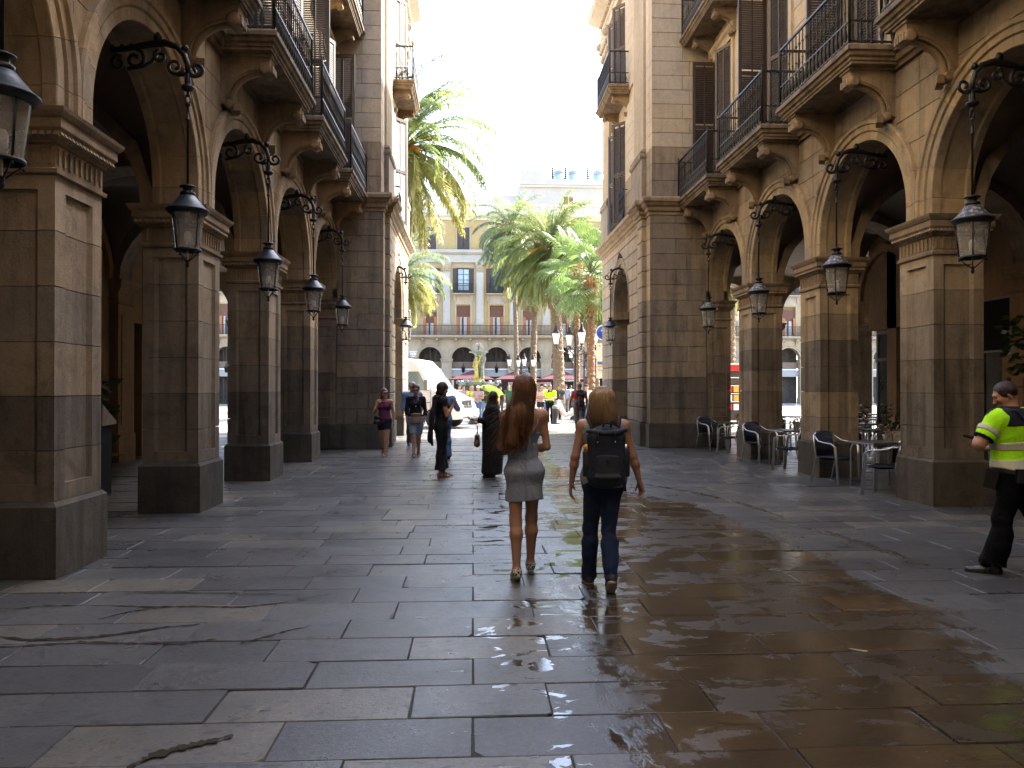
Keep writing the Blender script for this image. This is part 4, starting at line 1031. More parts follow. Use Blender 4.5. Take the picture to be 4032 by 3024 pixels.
M['dry'] = foliage_mat('dry_orange_fibre', (.28, .13, .035), (.4, .2, .06), (.5, .28, .09), .3)
M['fruit'] = mat('orange_date_stalks', (.55, .25, .03), .5, var=.3)
def trunk_mat(name, c1, c2, sc):
    m = bpy.data.materials.new(name); t = NT(m); t.b.inputs['Roughness'].default_value = .9
    v = t.n('ShaderNodeTexVoronoi'); v.inputs['Scale'].default_value = sc; t.l(t.position((1, 1, 1.6)), v.inputs['Vector'])
    n = t.noise(9, 5, .7); f = t.math('ADD', t.math('MULTIPLY', v.outputs[0], 1.2), t.math('MULTIPLY', n, .5))
    t.col(t.ramp(f, [(.25, c2), (.7, c1)])); t.bump(f, 1.0, .05); return m
M['trunk'] = trunk_mat('palm_trunk_bark', (.12, .085, .055), (.27, .19, .12), 6)
M['trunk_o'] = trunk_mat('fan_palm_bark', (.14, .075, .04), (.42, .26, .14), 5)
def palm(name, loc, H, rt, L, nf, label, mats, seed, lean=(0, 0), drop=-50, fruit=False, leaf_w=.04, ll=.42, base_r=1.25, fibre=0, droopk=1.0):
    rr = random.Random(seed); T = empty(name, loc); tag(T, label, 'palm tree', 'palm trees of the square')
    b = MB(); prof = []; n = int(H / .16)
    seg = 14; vs = []
    for i in range(n + 1):
        z = H * i / n; k = i / n; r = rt * (base_r - (base_r - 1) * min(1, k * 5)) * (1 - .12 * k) * (1.0 + (.05 if i % 2 else -.03)) * (1.25 if k > .965 else 1)
        cx, cy = lean[0] * k * k, lean[1] * k * k
        for q in range(seg):
            a = 2 * math.pi * (q + (i % 2) * .5) / seg; r2 = r * (1 + rr.uniform(-.05, .05)); vs.append((cx + r2 * math.cos(a), cy + r2 * math.sin(a), z))
    fs = [(i * seg + q, i * seg + (q + 1) % seg, (i + 1) * seg + (q + 1) % seg, (i + 1) * seg + q) for i in range(n) for q in range(seg)]
    b.add(vs, fs, False); b.build('trunk', M['trunk'], T)
    if fibre:
        f = MB()
        for i in range(fibre):
            a = rr.uniform(0, 6.28); z = rr.uniform(0, 1.3); r = rt * 1.15 + rr.uniform(0, .14); p = Vector((r * math.cos(a), r * math.sin(a), z + .25)); e = p + Vector((math.cos(a) * .12 + rr.uniform(-.1, .1), math.sin(a) * .12 + rr.uniform(-.1, .1), -rr.uniform(.15, .45)))
            w = Vector((-math.sin(a), math.cos(a), 0)) * .03; f.add([p - w, p + w, e], [(0, 1, 2)])
        f.build('fibrous_base', M['trunk_o'], T)['kind'] = 'stuff'
    cx, cy = lean
    nv = 9; var = []
    for i in range(nv):
        k = i / (nv - 1); el = R(82 + (drop - 82) * k); dr = R(58 + 42 * (1 - abs(k - .45))) * droopk
        var.append((el, frond_mesh(L * (1 - .12 * abs(k - .4)), el, dr if el > -.3 else R(35), seed * 31 + i, mats[0] if k < .62 else mats[1], 84, leaf_w * .95, ll * 1.35)))
    nf = int(nf * 1.2)
    for i in range(nf):
        k = (i + .5) / nf; vi = min(nv - 1, int((k ** .85) * nv)); az = i * 2.39996 + rr.uniform(-.2, .2)
        o = put('frond', var[vi][1], T, (cx + .08 * math.cos(az), cy + .08 * math.sin(az), H + .25 - .5 * k), az, (1, 1, 1)); s = rr.uniform(.85, 1.08); o.scale = (s, s, s); o.rotation_euler = (rr.uniform(-.25, .25), rr.uniform(-.1, .1), az)
    if name == 'canary_palm' or seed == 4:
        dm = frond_mesh(L * .8, R(-55), R(30), seed * 7, M['dry'], 60, leaf_w, ll)
        for i in range(14):
            az = rr.uniform(0, 6.28); o = put('dry_frond', dm, T, (cx, cy, H - .45 - .4 * rr.random()), az); o.rotation_euler = (0, R(rr.uniform(5, 28)), az); s = rr.uniform(.6, .95); o.scale = (s, s, s)
    if fruit:
        f = MB()
        for i in range(26):
            a = rr.uniform(0, 6.28); e = rr.uniform(.2, 1.2); l = rr.uniform(.6, 1.4) * L / 4
            pts = [(cx, cy, H)]
            for q in range(5): k = (q + 1) / 5; pts.append((cx + math.cos(a) * l * k, cy + math.sin(a) * l * k, H + l * (math.sin(e) * k * 1.3 - k * k * .6)))
            f.tube(pts, [.05, .045, .04, .07, .09, .03], 4)
        f.build('date_stalks', M['fruit'], T)['kind'] = 'stuff'
    return T
def upos(u, y):   # x of a point at distance y seen at horizontal position u (0..2212) of the photograph's width
    k = (u - 1106) / 1632; return y * (.0515 + k * .9987) / (.9987 - k * .0515)
def vz(v, y): return 1.6 + (838 - v) / 1632 * y
palm('date_palm', (upos(868, 43), 43, 0), 15.1, .26, 6.0, 98, 'tall yellowing date palm leaning over the left house corner above the van', (M['frond'], M['frond_y']), 1, drop=-64, fruit=True, leaf_w=.062, ll=.56)
palm('date_palm', (upos(868, 55), 55, 0), 9.8, .24, 4.0, 64, 'low bushy date palm behind the van with drooping pale fronds', (M['frond_g'], M['frond_y']), 2, drop=-65, leaf_w=.045)
palm('date_palm', (upos(1116, 64), 64, 0), 15.0, .20, 4.0, 66, 'greyish slim date palm standing behind the bigger green palm', (M['frond_g'], M['frond_g']), 3, drop=-65, fruit=True, leaf_w=.05, lean=(-.4, 0))
palm('date_palm', (upos(1151, 51), 51, 0), 10.6, .22, 3.9, 60, 'slim trunked palm between the grey palm and the thick trunked palm', (M['frond'], M['frond_y']), 4, drop=-75, leaf_w=.05, lean=(.3, 0))
palm('canary_palm', (upos(1208, 44), 44, 0), 9.8, .34, 3.9, 78, 'big green palm with a thick trunk and orange crown heart', (M['frond'], M['frond']), 5, drop=-60, fruit=True, leaf_w=.045, lean=(-.5, 0))
palm('date_palm', (upos(1577, 41), 41, 0), 8.6, .3, 3.4, 50, 'palm seen through the right hand arcade beside the red kiosk', (M['frond'], M['frond_y']), 6, drop=-60, leaf_w=.05)
palm('date_palm', (upos(1290, 60), 60, 0), 8.0, .2, 3.0, 46, 'small palm hidden behind the fan palm near the pavement lamps', (M['frond_g'], M['frond_y']), 8, drop=-60, leaf_w=.05)

def fan_leaf(seed, droop):
    rr = random.Random(seed); mb = MB(); P = 1.0
    pts = [Vector((0, 0, 0)), Vector((.4, 0, .12)), Vector((.8, 0, .13)), Vector((1.1, 0, .05))]
    mb.tube(pts, [.03, .022, .018, .015], 4); c = pts[-1]; n = 26
    for i in range(n):
        a = (i / (n - 1) - .5) * R(230); l = .95 * (1 - .18 * abs(i / (n - 1) - .5)) * rr.uniform(.92, 1.05)
        d = Vector((math.cos(a), math.sin(a), 0)); s = Vector((-math.sin(a), math.cos(a), 0)); w = .030
        m1 = c + d * l * .55 + Vector((0, 0, -.04)); m2 = c + d * l * .8 + Vector((0, 0, -.04 - droop * .25)); e = c + d * l * .92 + Vector((0, 0, -.1 - droop * rr.uniform(.6, 1.0)))
        up = Vector((0, 0, .018))
        mb.add([c, m1 - s * w, m1 + up, m1 + s * w, m2 - s * w * .55, m2 + s * w * .55, e], [(0, 1, 2), (0, 2, 3), (1, 4, 2), (2, 5, 3), (2, 4, 5), (4, 6, 5)])
    return mb.mesh('fan_leaf', M['fan'], False)
def fan_palm(loc, H, rt, nf, label, seed, S=1.0):
    rr = random.Random(seed); T = empty('fan_palm', loc); tag(T, label, 'palm tree', 'palm trees of the square'); b = MB(); n = int(H / .13); seg = 12; vs = []
    for i in range(n + 1):
        z = H * i / n; r = rt * (1.15 - .15 * min(1, i / n * 4)) * (1.0 + (.09 if i % 2 else -.06))
        for q in range(seg): a = 2 * math.pi * (q + (i % 2) * .5) / seg; vs.append((r * math.cos(a) * rr.uniform(.94, 1.06), r * math.sin(a) * rr.uniform(.94, 1.06), z))
    b.add(vs, [(i * seg + q, i * seg + (q + 1) % seg, (i + 1) * seg + (q + 1) % seg, (i + 1) * seg + q) for i in range(n) for q in range(seg)]); b.build('trunk', M['trunk_o'], T)
    f = MB()
    for i in range(420):
        a = rr.uniform(0, 6.28); z = H - rr.uniform(0, 1.5); r = rt * 1.1 + rr.uniform(0, .25) * (1 - (H - z) / 2); l = rr.uniform(.3, .8)
        p = Vector((r * math.cos(a), r * math.sin(a), z)); e = p + Vector((math.cos(a) * .1, math.sin(a) * .1, -l)); w = Vector((-math.sin(a), math.cos(a), 0)) * .018; f.add([p - w, p + w, e], [(0, 1, 2)])
    f.build('dead_leaf_skirt', M['dry'], T)['kind'] = 'stuff'
    f = MB()
    for i in range(500):
        a = rr.uniform(0, 6.28); z = rr.uniform(.1, 1.5); r = rt * 1.2 + rr.uniform(0, .16); l = rr.uniform(.12, .4)
        p = Vector((r * math.cos(a), r * math.sin(a), z)); e = p + Vector((math.cos(a) * .12 + rr.uniform(-.1, .1), math.sin(a) * .12 + rr.uniform(-.1, .1), -l)); w = Vector((-math.sin(a), math.cos(a), 0)) * .02; f.add([p - w, p + w, e], [(0, 1, 2)])
    f.build('fibrous_base', M['trunk_o'], T)['kind'] = 'stuff'
    vr = [fan_leaf(seed + i, .12 + .13 * i) for i in range(4)]
    for i in range(nf):
        k = (i + .5) / nf; az = i * 2.39996; el = R(70 - 125 * k); o = put('fan_leaf', vr[min(3, int(k * 4))], T, (0, 0, H + .15 - .5 * k)); s = rr.uniform(.85, 1.1) * S
        o.rotation_euler = Matrix.Rotation(az, 3, 'Z').to_4x4().to_3x3().__matmul__(Matrix.Rotation(-el, 3, 'Y')).__matmul__(Matrix.Rotation(rr.uniform(-.4, .4), 3, 'X')).to_euler(); o.scale = (s, s, s)
    return T
fan_palm((upos(1276, 35), 35, 0), 6.9, .19, 26, 'bright green fan palm with orange fibrous skirt beside the pavilion corner', 21, 1.25)
fan_palm((upos(1246, 39), 39, 0), 8.2, .16, 18, 'second fan palm just behind the orange skirted one', 22, 1.2)
# ------------------------------------------------------------------ hanging lanterns of the arcades
M['inner'] = mat('frosted_mantle_glass', (.75, .72, .66), .5)
def spiral(c, r0, turns, a0, sgn, n=16, shrink=.75):   # in the local x-z plane
    return [(c[0] + r0 * (1 - shrink * i / n) * math.cos(a0 + sgn * turns * 2 * math.pi * i / n), 0, c[1] + r0 * (1 - shrink * i / n) * math.sin(a0 + sgn * turns * 2 * math.pi * i / n)) for i in range(n + 1)]
def make_lantern(worn=False):
    """origin below the rod on the ground line of z; local +x points into the building"""
    T = empty('hanging_lantern', (0, 0, 0)); mt = M['lamp_metal']; ir = M['iron']
    b = MB()   # bracket: curved arm with scrolls
    arm = [(.84, 0, 5.36), (.6, 0, 5.40), (.42, 0, 5.44), (.25, 0, 5.46), (.12, 0, 5.42), (.04, 0, 5.33), (.005, 0, 5.22), (0, 0, 5.12)]
    b.tube(arm, [.03, .032, .04, .042, .035, .032, .03, .028], 8)
    b.tube(spiral((-.10, 5.17), .09, 1.15, -.3, -1), [.02] * 17, 6); b.tube([(0, 0, 5.12), (-.03, 0, 5.10), (-.09, 0, 5.085)], .02, 6)
    b.tube(spiral((.14, 5.20), .10, 1.2, 3.4, 1), [.02] * 17, 6); b.tube([(0, 0, 5.13), (.05, 0, 5.11), (.12, 0, 5.10)], .02, 6)
    b.tube(spiral((.30, 5.31), .08, 1.1, 1.4, -1), [.018] * 17, 6)
    b.tube(spiral((.58, 5.27), .12, 1.2, 1.5, 1), [.022] * 17, 6); b.tube(spiral((.76, 5.22), .09, 1.1, 2.0, -1), [.018] * 17, 6)
    b.tube([(.66, 0, 5.16), (.5, 0, 5.19), (.4, 0, 5.24), (.34, 0, 5.33)], .02, 6)
    b.lathe([(0, 0), (.03, .01), (.045, .04), (.03, .07), (.015, .085), (0, .09)], (.03, 0, 5.36), 8); b.lathe([(0, 0), (.04, .02), (.05, .06), (.02, .11), (0, .12)], (.33, 0, 5.46), 8)
    for i in range(5): b.lathe([(0, -.02), (.03, 0), (0, .03)], (.42 + .1 * i, 0, 5.44 - .01 * i), 6)
    b.lathe([(.028, 5.12), (.035, 5.02), (.03, 4.99), (.07, 4.975), (.075, 4.955), (.05, 4.93), (.02, 4.92)], (0, 0, 0), 12)
    b.build('bracket', ir, T)
    r = MB(); r.tube([(0, 0, 4.93), (0, 0, 4.86)], .018, 6)
    for dx in (-.02, .02): r.tube([(dx, 0, 4.88), (dx * 1.3, 0, 4.83), (dx, 0, 4.78)], .009, 5)
    r.lathe([(.012, 4.80), (.03, 4.78), (.03, 4.765), (.014, 4.75), (.014, 4.62), (.028, 4.61), (.028, 4.60), (.013, 4.59), (.013, 3.86)], (0, 0, 0), 8); r.build('rod', ir, T)
    c = MB(); c.lathe([(0, 3.872), (.06, 3.87), (.088, 3.855), (.088, 3.845), (.055, 3.838), (.042, 3.80), (.075, 3.79), (.08, 3.785), (.08, 3.755), (.07, 3.75)], (0, 0, 0), 16); c.build('chimney_cap', ir, T)
    c = MB(); c.lathe([(.07, 3.755), (.085, 3.745), (.12, 3.70), (.205, 3.602), (.225, 3.592)], (0, 0, 0), 24); c.build('roof', mt if not worn else M['lamp_worn'], T)
    c = MB(); c.lathe([(.225, 3.594), (.235, 3.585), (.232, 3.575), (.205, 3.55), (.185, 3.535), (.17, 3.54), (.17, 3.57)], (0, 0, 0), 24); c.build('brim', ir, T)
    for i in range(4):
        a = R(45 + 90 * i + 12); f = MB(); f.tube([(.182 * math.cos(a), .182 * math.sin(a), 3.545), (.135 * math.cos(a), .135 * math.sin(a), 3.145)], .009, 4); f.build('glazing_bar', ir, T)
    g = MB(); g.lathe([(.176, 3.545), (.130, 3.15)], (0, 0, 0), 20)
    g.f = [f for f in g.f if len(f) == 4]; g.mi = g.mi[:len(g.f)]; g.sm = g.sm[:len(g.f)]; g.build('glass', M['lamp_glass'], T)
    c = MB(); c.lathe([(.133, 3.155), (.146, 3.15), (.146, 3.13), (.133, 3.125), (.125, 3.125), (.125, 3.155)], (0, 0, 0), 20); c.build('base_ring', ir, T)
    c = MB(); c.lathe([(0, 3.16), (.035, 3.165), (.04, 3.32), (.025, 3.35), (0, 3.35)], (0, 0, 0), 10); c.tube([(0, 0, 3.02), (0, 0, 3.17)], .01, 5); c.build('mantle', M['inner'], T)
    s = MB()
    for i in range(4):
        a = R(45 + 90 * i + 12); s.tube([(.137 * math.cos(a), .137 * math.sin(a), 3.13), (.02 * math.cos(a), .02 * math.sin(a), 3.02)], .007, 4)
        s.lathe([(0, 3.095), (.012, 3.105), (0, 3.125)], (.14 * math.cos(a), .14 * math.sin(a), 0), 6)
    s.lathe([(0, 2.945), (.014, 2.955), (.022, 2.975), (.014, 2.995), (.02, 3.01), (.02, 3.03), (0, 3.04)], (0, 0, 0), 10); s.build('finial_cradle', ir, T)
    return T
m = bpy.data.materials.new('flaking_lamp_roof'); t = NT(m); t.b.inputs['Roughness'].default_value = .5; n = t.noise(22, 6, .75, t.position(obj=True), .3)
t.col(t.ramp(n, [(.50, (.045, .048, .055)), (.56, (.3, .29, .27)), (.64, (.42, .4, .36)), (.68, (.06, .06, .06))])); M['lamp_worn'] = m
lan = make_lantern(); lan_w = make_lantern(True)
GL = 'lanterns hanging from the arcade arches'
LL = ['black lantern cut by the left edge, hanging before the nearest left arch', 'blue grey lantern hanging before the arch past the nearest left pier', 'blue grey lantern hanging between the left piers, one arch farther in', 'small lantern hanging before the next to last left arch', 'small lantern hanging before the last left arch by the blank corner wall', 'sunlit lantern hanging on the left corner by the white van']
LR = ['', 'largest flaking lantern hanging above the officer in yellow', 'flaking lantern hanging over the nearest visible café table', 'flaking lantern hanging over the middle café table', 'small flaking lantern hanging over the farthest café chairs', 'black lantern hanging on the right corner above the blonde backpacker']
first = {0: lan, 1: lan_w}
ys = [5.28, 8.62, 11.96, 15.30, 18.64, 24.15]
for side in (0, 1):
    for i, y in enumerate(ys):
        if side == 1 and i == 0: continue
        w = 1 if (side == 1 and i < 5) else 0
        if first[w] is not None and first[w].get('label') is None: o = first[w]
        else: o = copy_tree(first[w])
        dx = .30 if i < 5 else -1.13 + .38
        xw = (-3.48 + .38 if i < 5 else -3.48 + 1.13 + .22) if side == 0 else (6.17 - .28 if i < 5 else 6.17 - 1.45 - .30)
        if i == 1 and side == 0: xw = -3.19
        if i < 5 and side == 0: xw = -3.19
        o.location = (xw, y, 0); o.rotation_euler = (0, 0, math.pi if side == 0 else 0)
        tag(o, (LL, LR)[side][i], 'lantern', GL)
# ------------------------------------------------------------------ people: smooth surfaces grown round a posed skeleton
def V3(*a): return np.array(a, dtype=np.float32)
class Field:
    """smooth union of tapered capsules, meshed with surface nets"""
    def __init__(s, h, k=.03): s.P = []; s.h = h; s.k = k; s.fold = None; s.clips = []; s.holes = []
    def cap(s, a, b, ra, rb=None, k=None, sc=(1, 1, 1), clip=None, grow=0.0):
        s.P.append((np.array(a, np.float32), np.array(b, np.float32), ra + grow, (ra if rb is None else rb) + grow, s.k if k is None else k, np.array(sc, np.float32), clip)); return s
    def ball(s, c, r, k=None, sc=(1, 1, 1), clip=None, grow=0.0): return s.cap(c, (c[0] + 1e-4, c[1], c[2]), r, r, k, sc, clip, grow)
    def mesh(s, name, mats, smooth=True):
        h = s.h; lo = np.full(3, 1e9); hi = -lo
        for (a, b, ra, rb, k, sc, cl) in s.P:
            R_ = max(ra, rb) * np.maximum(sc, 1) + .02
            lo = np.minimum(lo, np.minimum(a, b) - R_ - 2 * h); hi = np.maximum(hi, np.maximum(a, b) + R_ + 2 * h)
        n = np.ceil((hi - lo) / h).astype(int) + 1
        F = np.full(n, .5, np.float32); ax = [lo[i] + h * np.arange(n[i]) for i in range(3)]
        for (a, b, ra, rb, k, sc, cl) in s.P:
            m = max(ra, rb) * np.maximum(sc, 1) + k * 1.2 + 3 * h
            l0 = np.maximum(((np.minimum(a, b) - m - lo) / h).astype(int), 0); h0 = np.minimum(((np.maximum(a, b) + m - lo) / h).astype(int) + 2, n)
            X = ax[0][l0[0]:h0[0], None, None].astype(np.float32); Y = ax[1][None, l0[1]:h0[1], None].astype(np.float32); Z = ax[2][None, None, l0[2]:h0[2]].astype(np.float32)
            A = a / sc; B = b / sc; D = B - A; L = max(1e-9, float(D @ D))
            px, py, pz = X / sc[0] - A[0], Y / sc[1] - A[1], Z / sc[2] - A[2]
            t = np.clip((px * D[0] + py * D[1] + pz * D[2]) / L, 0, 1)
            d = np.sqrt((px - t * D[0]) ** 2 + (py - t * D[1]) ** 2 + (pz - t * D[2]) ** 2) - (ra + (rb - ra) * t)
            d = d * float(min(1, sc.min()) * .4 + .6)
            if cl is not None:
                for (c, nn) in cl: d = np.maximum(d, (X - c[0]) * nn[0] + (Y - c[1]) * nn[1] + (Z - c[2]) * nn[2])
            sub = F[l0[0]:h0[0], l0[1]:h0[1], l0[2]:h0[2]]
            if k > 1e-5:
                q = np.clip(.5 + .5 * (sub - d) / k, 0, 1); sub[...] = sub + (d - sub) * q - k * q * (1 - q)
            else: sub[...] = np.minimum(sub, d)
        X = ax[0][:, None, None]; Y = ax[1][None, :, None]; Z = ax[2][None, None, :]
        if s.fold is not None: F += s.fold(X, Y, Z).astype(np.float32)
        for (c, nn) in s.clips: F = np.maximum(F, ((X - c[0]) * nn[0] + (Y - c[1]) * nn[1] + (Z - c[2]) * nn[2]).astype(np.float32))
        for (a, b, r) in s.holes:
            a = np.array(a); b = np.array(b); D = b - a; L = D @ D; t = np.clip(((X - a[0]) * D[0] + (Y - a[1]) * D[1] + (Z - a[2]) * D[2]) / L, 0, 1)
            F = np.maximum(F, (r - np.sqrt((X - a[0] - t * D[0]) ** 2 + (Y - a[1] - t * D[1]) ** 2 + (Z - a[2] - t * D[2]) ** 2)).astype(np.float32))
        F[0] = F[-1] = .5; F[:, 0] = F[:, -1] = .5; F[:, :, 0] = F[:, :, -1] = .5
        return nets(F, lo, h, name, mats, smooth)

def nets(F, lo, h, name, mats, smooth=True):
    S = F < 0; nx, ny, nz = F.shape
    cs = [(i, j, k) for i in (0, 1) for j in (0, 1) for k in (0, 1)]
    cnt = np.zeros((nx - 1, ny - 1, nz - 1), np.int8)
    for (i, j, k) in cs: cnt += S[i:nx - 1 + i, j:ny - 1 + j, k:nz - 1 + k]
    act = np.argwhere((cnt > 0) & (cnt < 8)); N = len(act)
    if N == 0: return bpy.data.meshes.new(name)
    vals = np.stack([F[act[:, 0] + i, act[:, 1] + j, act[:, 2] + k] for (i, j, k) in cs], 1)
    pos = np.zeros((N, 3)); c = np.zeros(N)
    for p in range(8):
        for q in range(p + 1, 8):
            dd = [abs(cs[p][m] - cs[q][m]) for m in range(3)]
            if sum(dd) != 1: continue
            f0, f1 = vals[:, p], vals[:, q]; m = (f0 < 0) != (f1 < 0); t = np.where(m, f0 / np.where(m, f0 - f1, 1), 0)
            P0 = np.array(cs[p], float); P1 = np.array(cs[q], float); pos += np.where(m[:, None], P0 + t[:, None] * (P1 - P0), 0); c += m
    verts = (act + pos / c[:, None]) * h + lo
    idx = np.full((nx - 1, ny - 1, nz - 1), -1, np.int32); idx[act[:, 0], act[:, 1], act[:, 2]] = np.arange(N)
    faces = []
    for a in range(3):
        sh = [nx, ny, nz]; s0 = [slice(1, n - 1) for n in sh]; s1 = list(s0); s0[a] = slice(0, sh[a] - 1); s1[a] = slice(1, sh[a])
        A = S[tuple(s0)]; B = S[tuple(s1)]; e = np.argwhere(A != B)
        off = np.array([0 if i == a else 1 for i in range(3)]); e2 = e + off; up = A[e[:, 0], e[:, 1], e[:, 2]]
        u, v = (a + 1) % 3, (a + 2) % 3; du = np.eye(3, dtype=int)[u]; dv = np.eye(3, dtype=int)[v]
        q = [e2, e2 - du, e2 - du - dv, e2 - dv]; ids = np.stack([idx[p[:, 0], p[:, 1], p[:, 2]] for p in q], 1)
        ids = np.where(up[:, None], ids, ids[:, ::-1]); faces.append(ids)
    Fc = np.concatenate(faces); Fc = Fc[(Fc >= 0).all(1)]
    me = bpy.data.meshes.new(name); me.vertices.add(N); me.vertices.foreach_set('co', verts.astype(np.float32).ravel())
    nf = len(Fc); me.loops.add(nf * 4); me.loops.foreach_set('vertex_index', Fc.astype(np.int32).ravel()); me.polygons.add(nf)
    me.polygons.foreach_set('loop_start', np.arange(nf, dtype=np.int32) * 4); me.polygons.foreach_set('loop_total', np.full(nf, 4, np.int32))
    for m in (mats if isinstance(mats, (list, tuple)) else [mats]): me.materials.append(m)
    me.polygons.foreach_set('use_smooth', np.full(nf, smooth)); me.update(calc_edges=True); me.validate(); return me

def waves(amp, f, seed=0, st=(1, 1, 1)):
    r = np.random.RandomState(seed); K = r.normal(size=(7, 3)); K /= np.linalg.norm(K, axis=1)[:, None]; K *= np.array(st); K *= f * r.uniform(.6, 1.6, 7)[:, None]; ph = r.uniform(0, 6.28, 7)
    def fn(X, Y, Z):
        o = 0
        for k, p in zip(K, ph): o = o + np.sin(X * k[0] + Y * k[1] + Z * k[2] + p)
        return amp * o / 2.6
    return fn

def fabric(name, c, rough=.85, var=.15, kind=None, c2=None, sc=60, wr=.5, wsc=9):
    m = bpy.data.materials.new(name); t = NT(m); t.b.inputs['Roughness'].default_value = rough; t.b.inputs['Specular IOR Level'].default_value = .2
    t.b.inputs['Sheen Weight'].default_value = .04; v = t.position(obj=True)
    base = t.ramp(t.noise(5, 4, .6, v), [(.3, tuple(x * (1 - var) for x in c)), (.7, tuple(min(1, x * (1 + var)) for x in c))])
    if kind == 'pin':   # fine vertical pinstripe
        w = t.n('ShaderNodeTexWave', bands_direction='X'); w.inputs['Scale'].default_value = sc; w.inputs['Distortion'].default_value = .3; t.l(v, w.inputs[0]); base = t.mix(t.ramp(w.outputs['Fac'], [(.4, 0.), (.6, 1.)]), base, c2)
    if kind == 'plaid':
        for ax, cc in (('X', c2[0]), ('Z', c2[1])):
            w = t.n('ShaderNodeTexWave', bands_direction=ax); w.inputs['Scale'].default_value = sc; t.l(v, w.inputs[0]); base = t.mix(t.ramp(w.outputs['Fac'], [(.5, 0.), (.6, .8)]), base, cc)
    if kind == 'print':
        vv = t.n('ShaderNodeTexVoronoi'); vv.inputs['Scale'].default_value = sc; t.l(v, vv.inputs['Vector']); base = t.mix(t.ramp(vv.outputs[0], [(.18, .8), (.3, 0.)]), base, c2)
    if kind == 'check':
        ck = t.n('ShaderNodeTexChecker'); ck.inputs['Scale'].default_value = sc; t.l(v, ck.inputs['Vector']); ck.inputs['Color1'].default_value = (*c, 1); ck.inputs['Color2'].default_value = (*c2, 1); base = ck.outputs['Color']
    if kind == 'denim':
        base = t.mix(t.ramp(t.noise(14, 5, .7, v), [(.45, 0.), (.8, .5)]), base, c2)
    t.col(base); h = t.math('ADD', t.noise(wsc, 3, .6, v, 1.2), t.math('MULTIPLY', t.noise(220, 2, .5, v), .06)); t.bump(h, wr, .02); return m
def skin_mat(name, c):
    m = bpy.data.materials.new(name); t = NT(m); t.b.inputs['Roughness'].default_value = .5; t.b.inputs['Specular IOR Level'].default_value = .35
    t.b.inputs['Subsurface Weight'].default_value = .12; t.b.inputs['Subsurface Radius'].default_value = (.012, .006, .003); t.b.inputs['Subsurface Scale'].default_value = 1
    n = t.noise(9, 4, .6, t.position(obj=True)); t.col(t.ramp(n, [(.3, tuple(x * .85 for x in c)), (.7, c)])); t.bump(t.noise(60, 3, .6, t.position(obj=True)), .08, .005); return m
def hair_mat(name, c1, c2):
    m = bpy.data.materials.new(name); t = NT(m); t.b.inputs['Roughness'].default_value = .42; t.b.inputs['Specular IOR Level'].default_value = .4
    n = t.noise(26, 4, .7, t.position((3, 3, .22), obj=True), .2); t.col(t.ramp(n, [(.32, c1), (.52, tuple((a + b) / 2 for a, b in zip(c1, c2))), (.7, c2)])); t.bump(t.noise(60, 3, .6, t.position((3, 3, .12), obj=True)), .7, .012); return m
M['skin'] = skin_mat('tanned_skin', (.42, .225, .135)); M['skin_l'] = skin_mat('light_skin', (.50, .30, .21)); M['skin_d'] = skin_mat('brown_skin', (.20, .105, .065))
M['hair_br'] = hair_mat('long_auburn_hair', (.05, .018, .008), (.25, .12, .05)); M['hair_bl'] = hair_mat('dark_blond_hair', (.20, .115, .05), (.46, .30, .16))
M['hair_dk'] = hair_mat('dark_brown_hair', (.012, .007, .005), (.045, .024, .015)); M['hair_gr'] = hair_mat('grey_hair', (.18, .18, .18), (.42, .42, .41)); M['hair_mid'] = hair_mat('brown_hair', (.04, .02, .012), (.12, .06, .035))
M['lens'] = mat('black_sunglass_lens', (.01, .01, .01), .12, 0, .9); M['lip'] = mat('lip', (.30, .10, .08), .5); M['eye'] = mat('eye_white', (.5, .48, .46), .3); M['iris'] = mat('dark_iris', (.03, .02, .015), .2)
M['sole'] = mat('pale_shoe_sole', (.5, .46, .38), .7); M['black_leather'] = mat('black_leather', (.012, .012, .013), .35, bump=.2); M['brown_leather'] = mat('brown_leather', (.12, .045, .022), .45, var=.3, bump=.3)
M['tan_leather'] = mat('tan_leather', (.20, .12, .07), .55, var=.3, bump=.2); M['steel'] = mat('brushed_aluminium', (.55, .55, .55), .28, 1.0, .5, .08, 30)

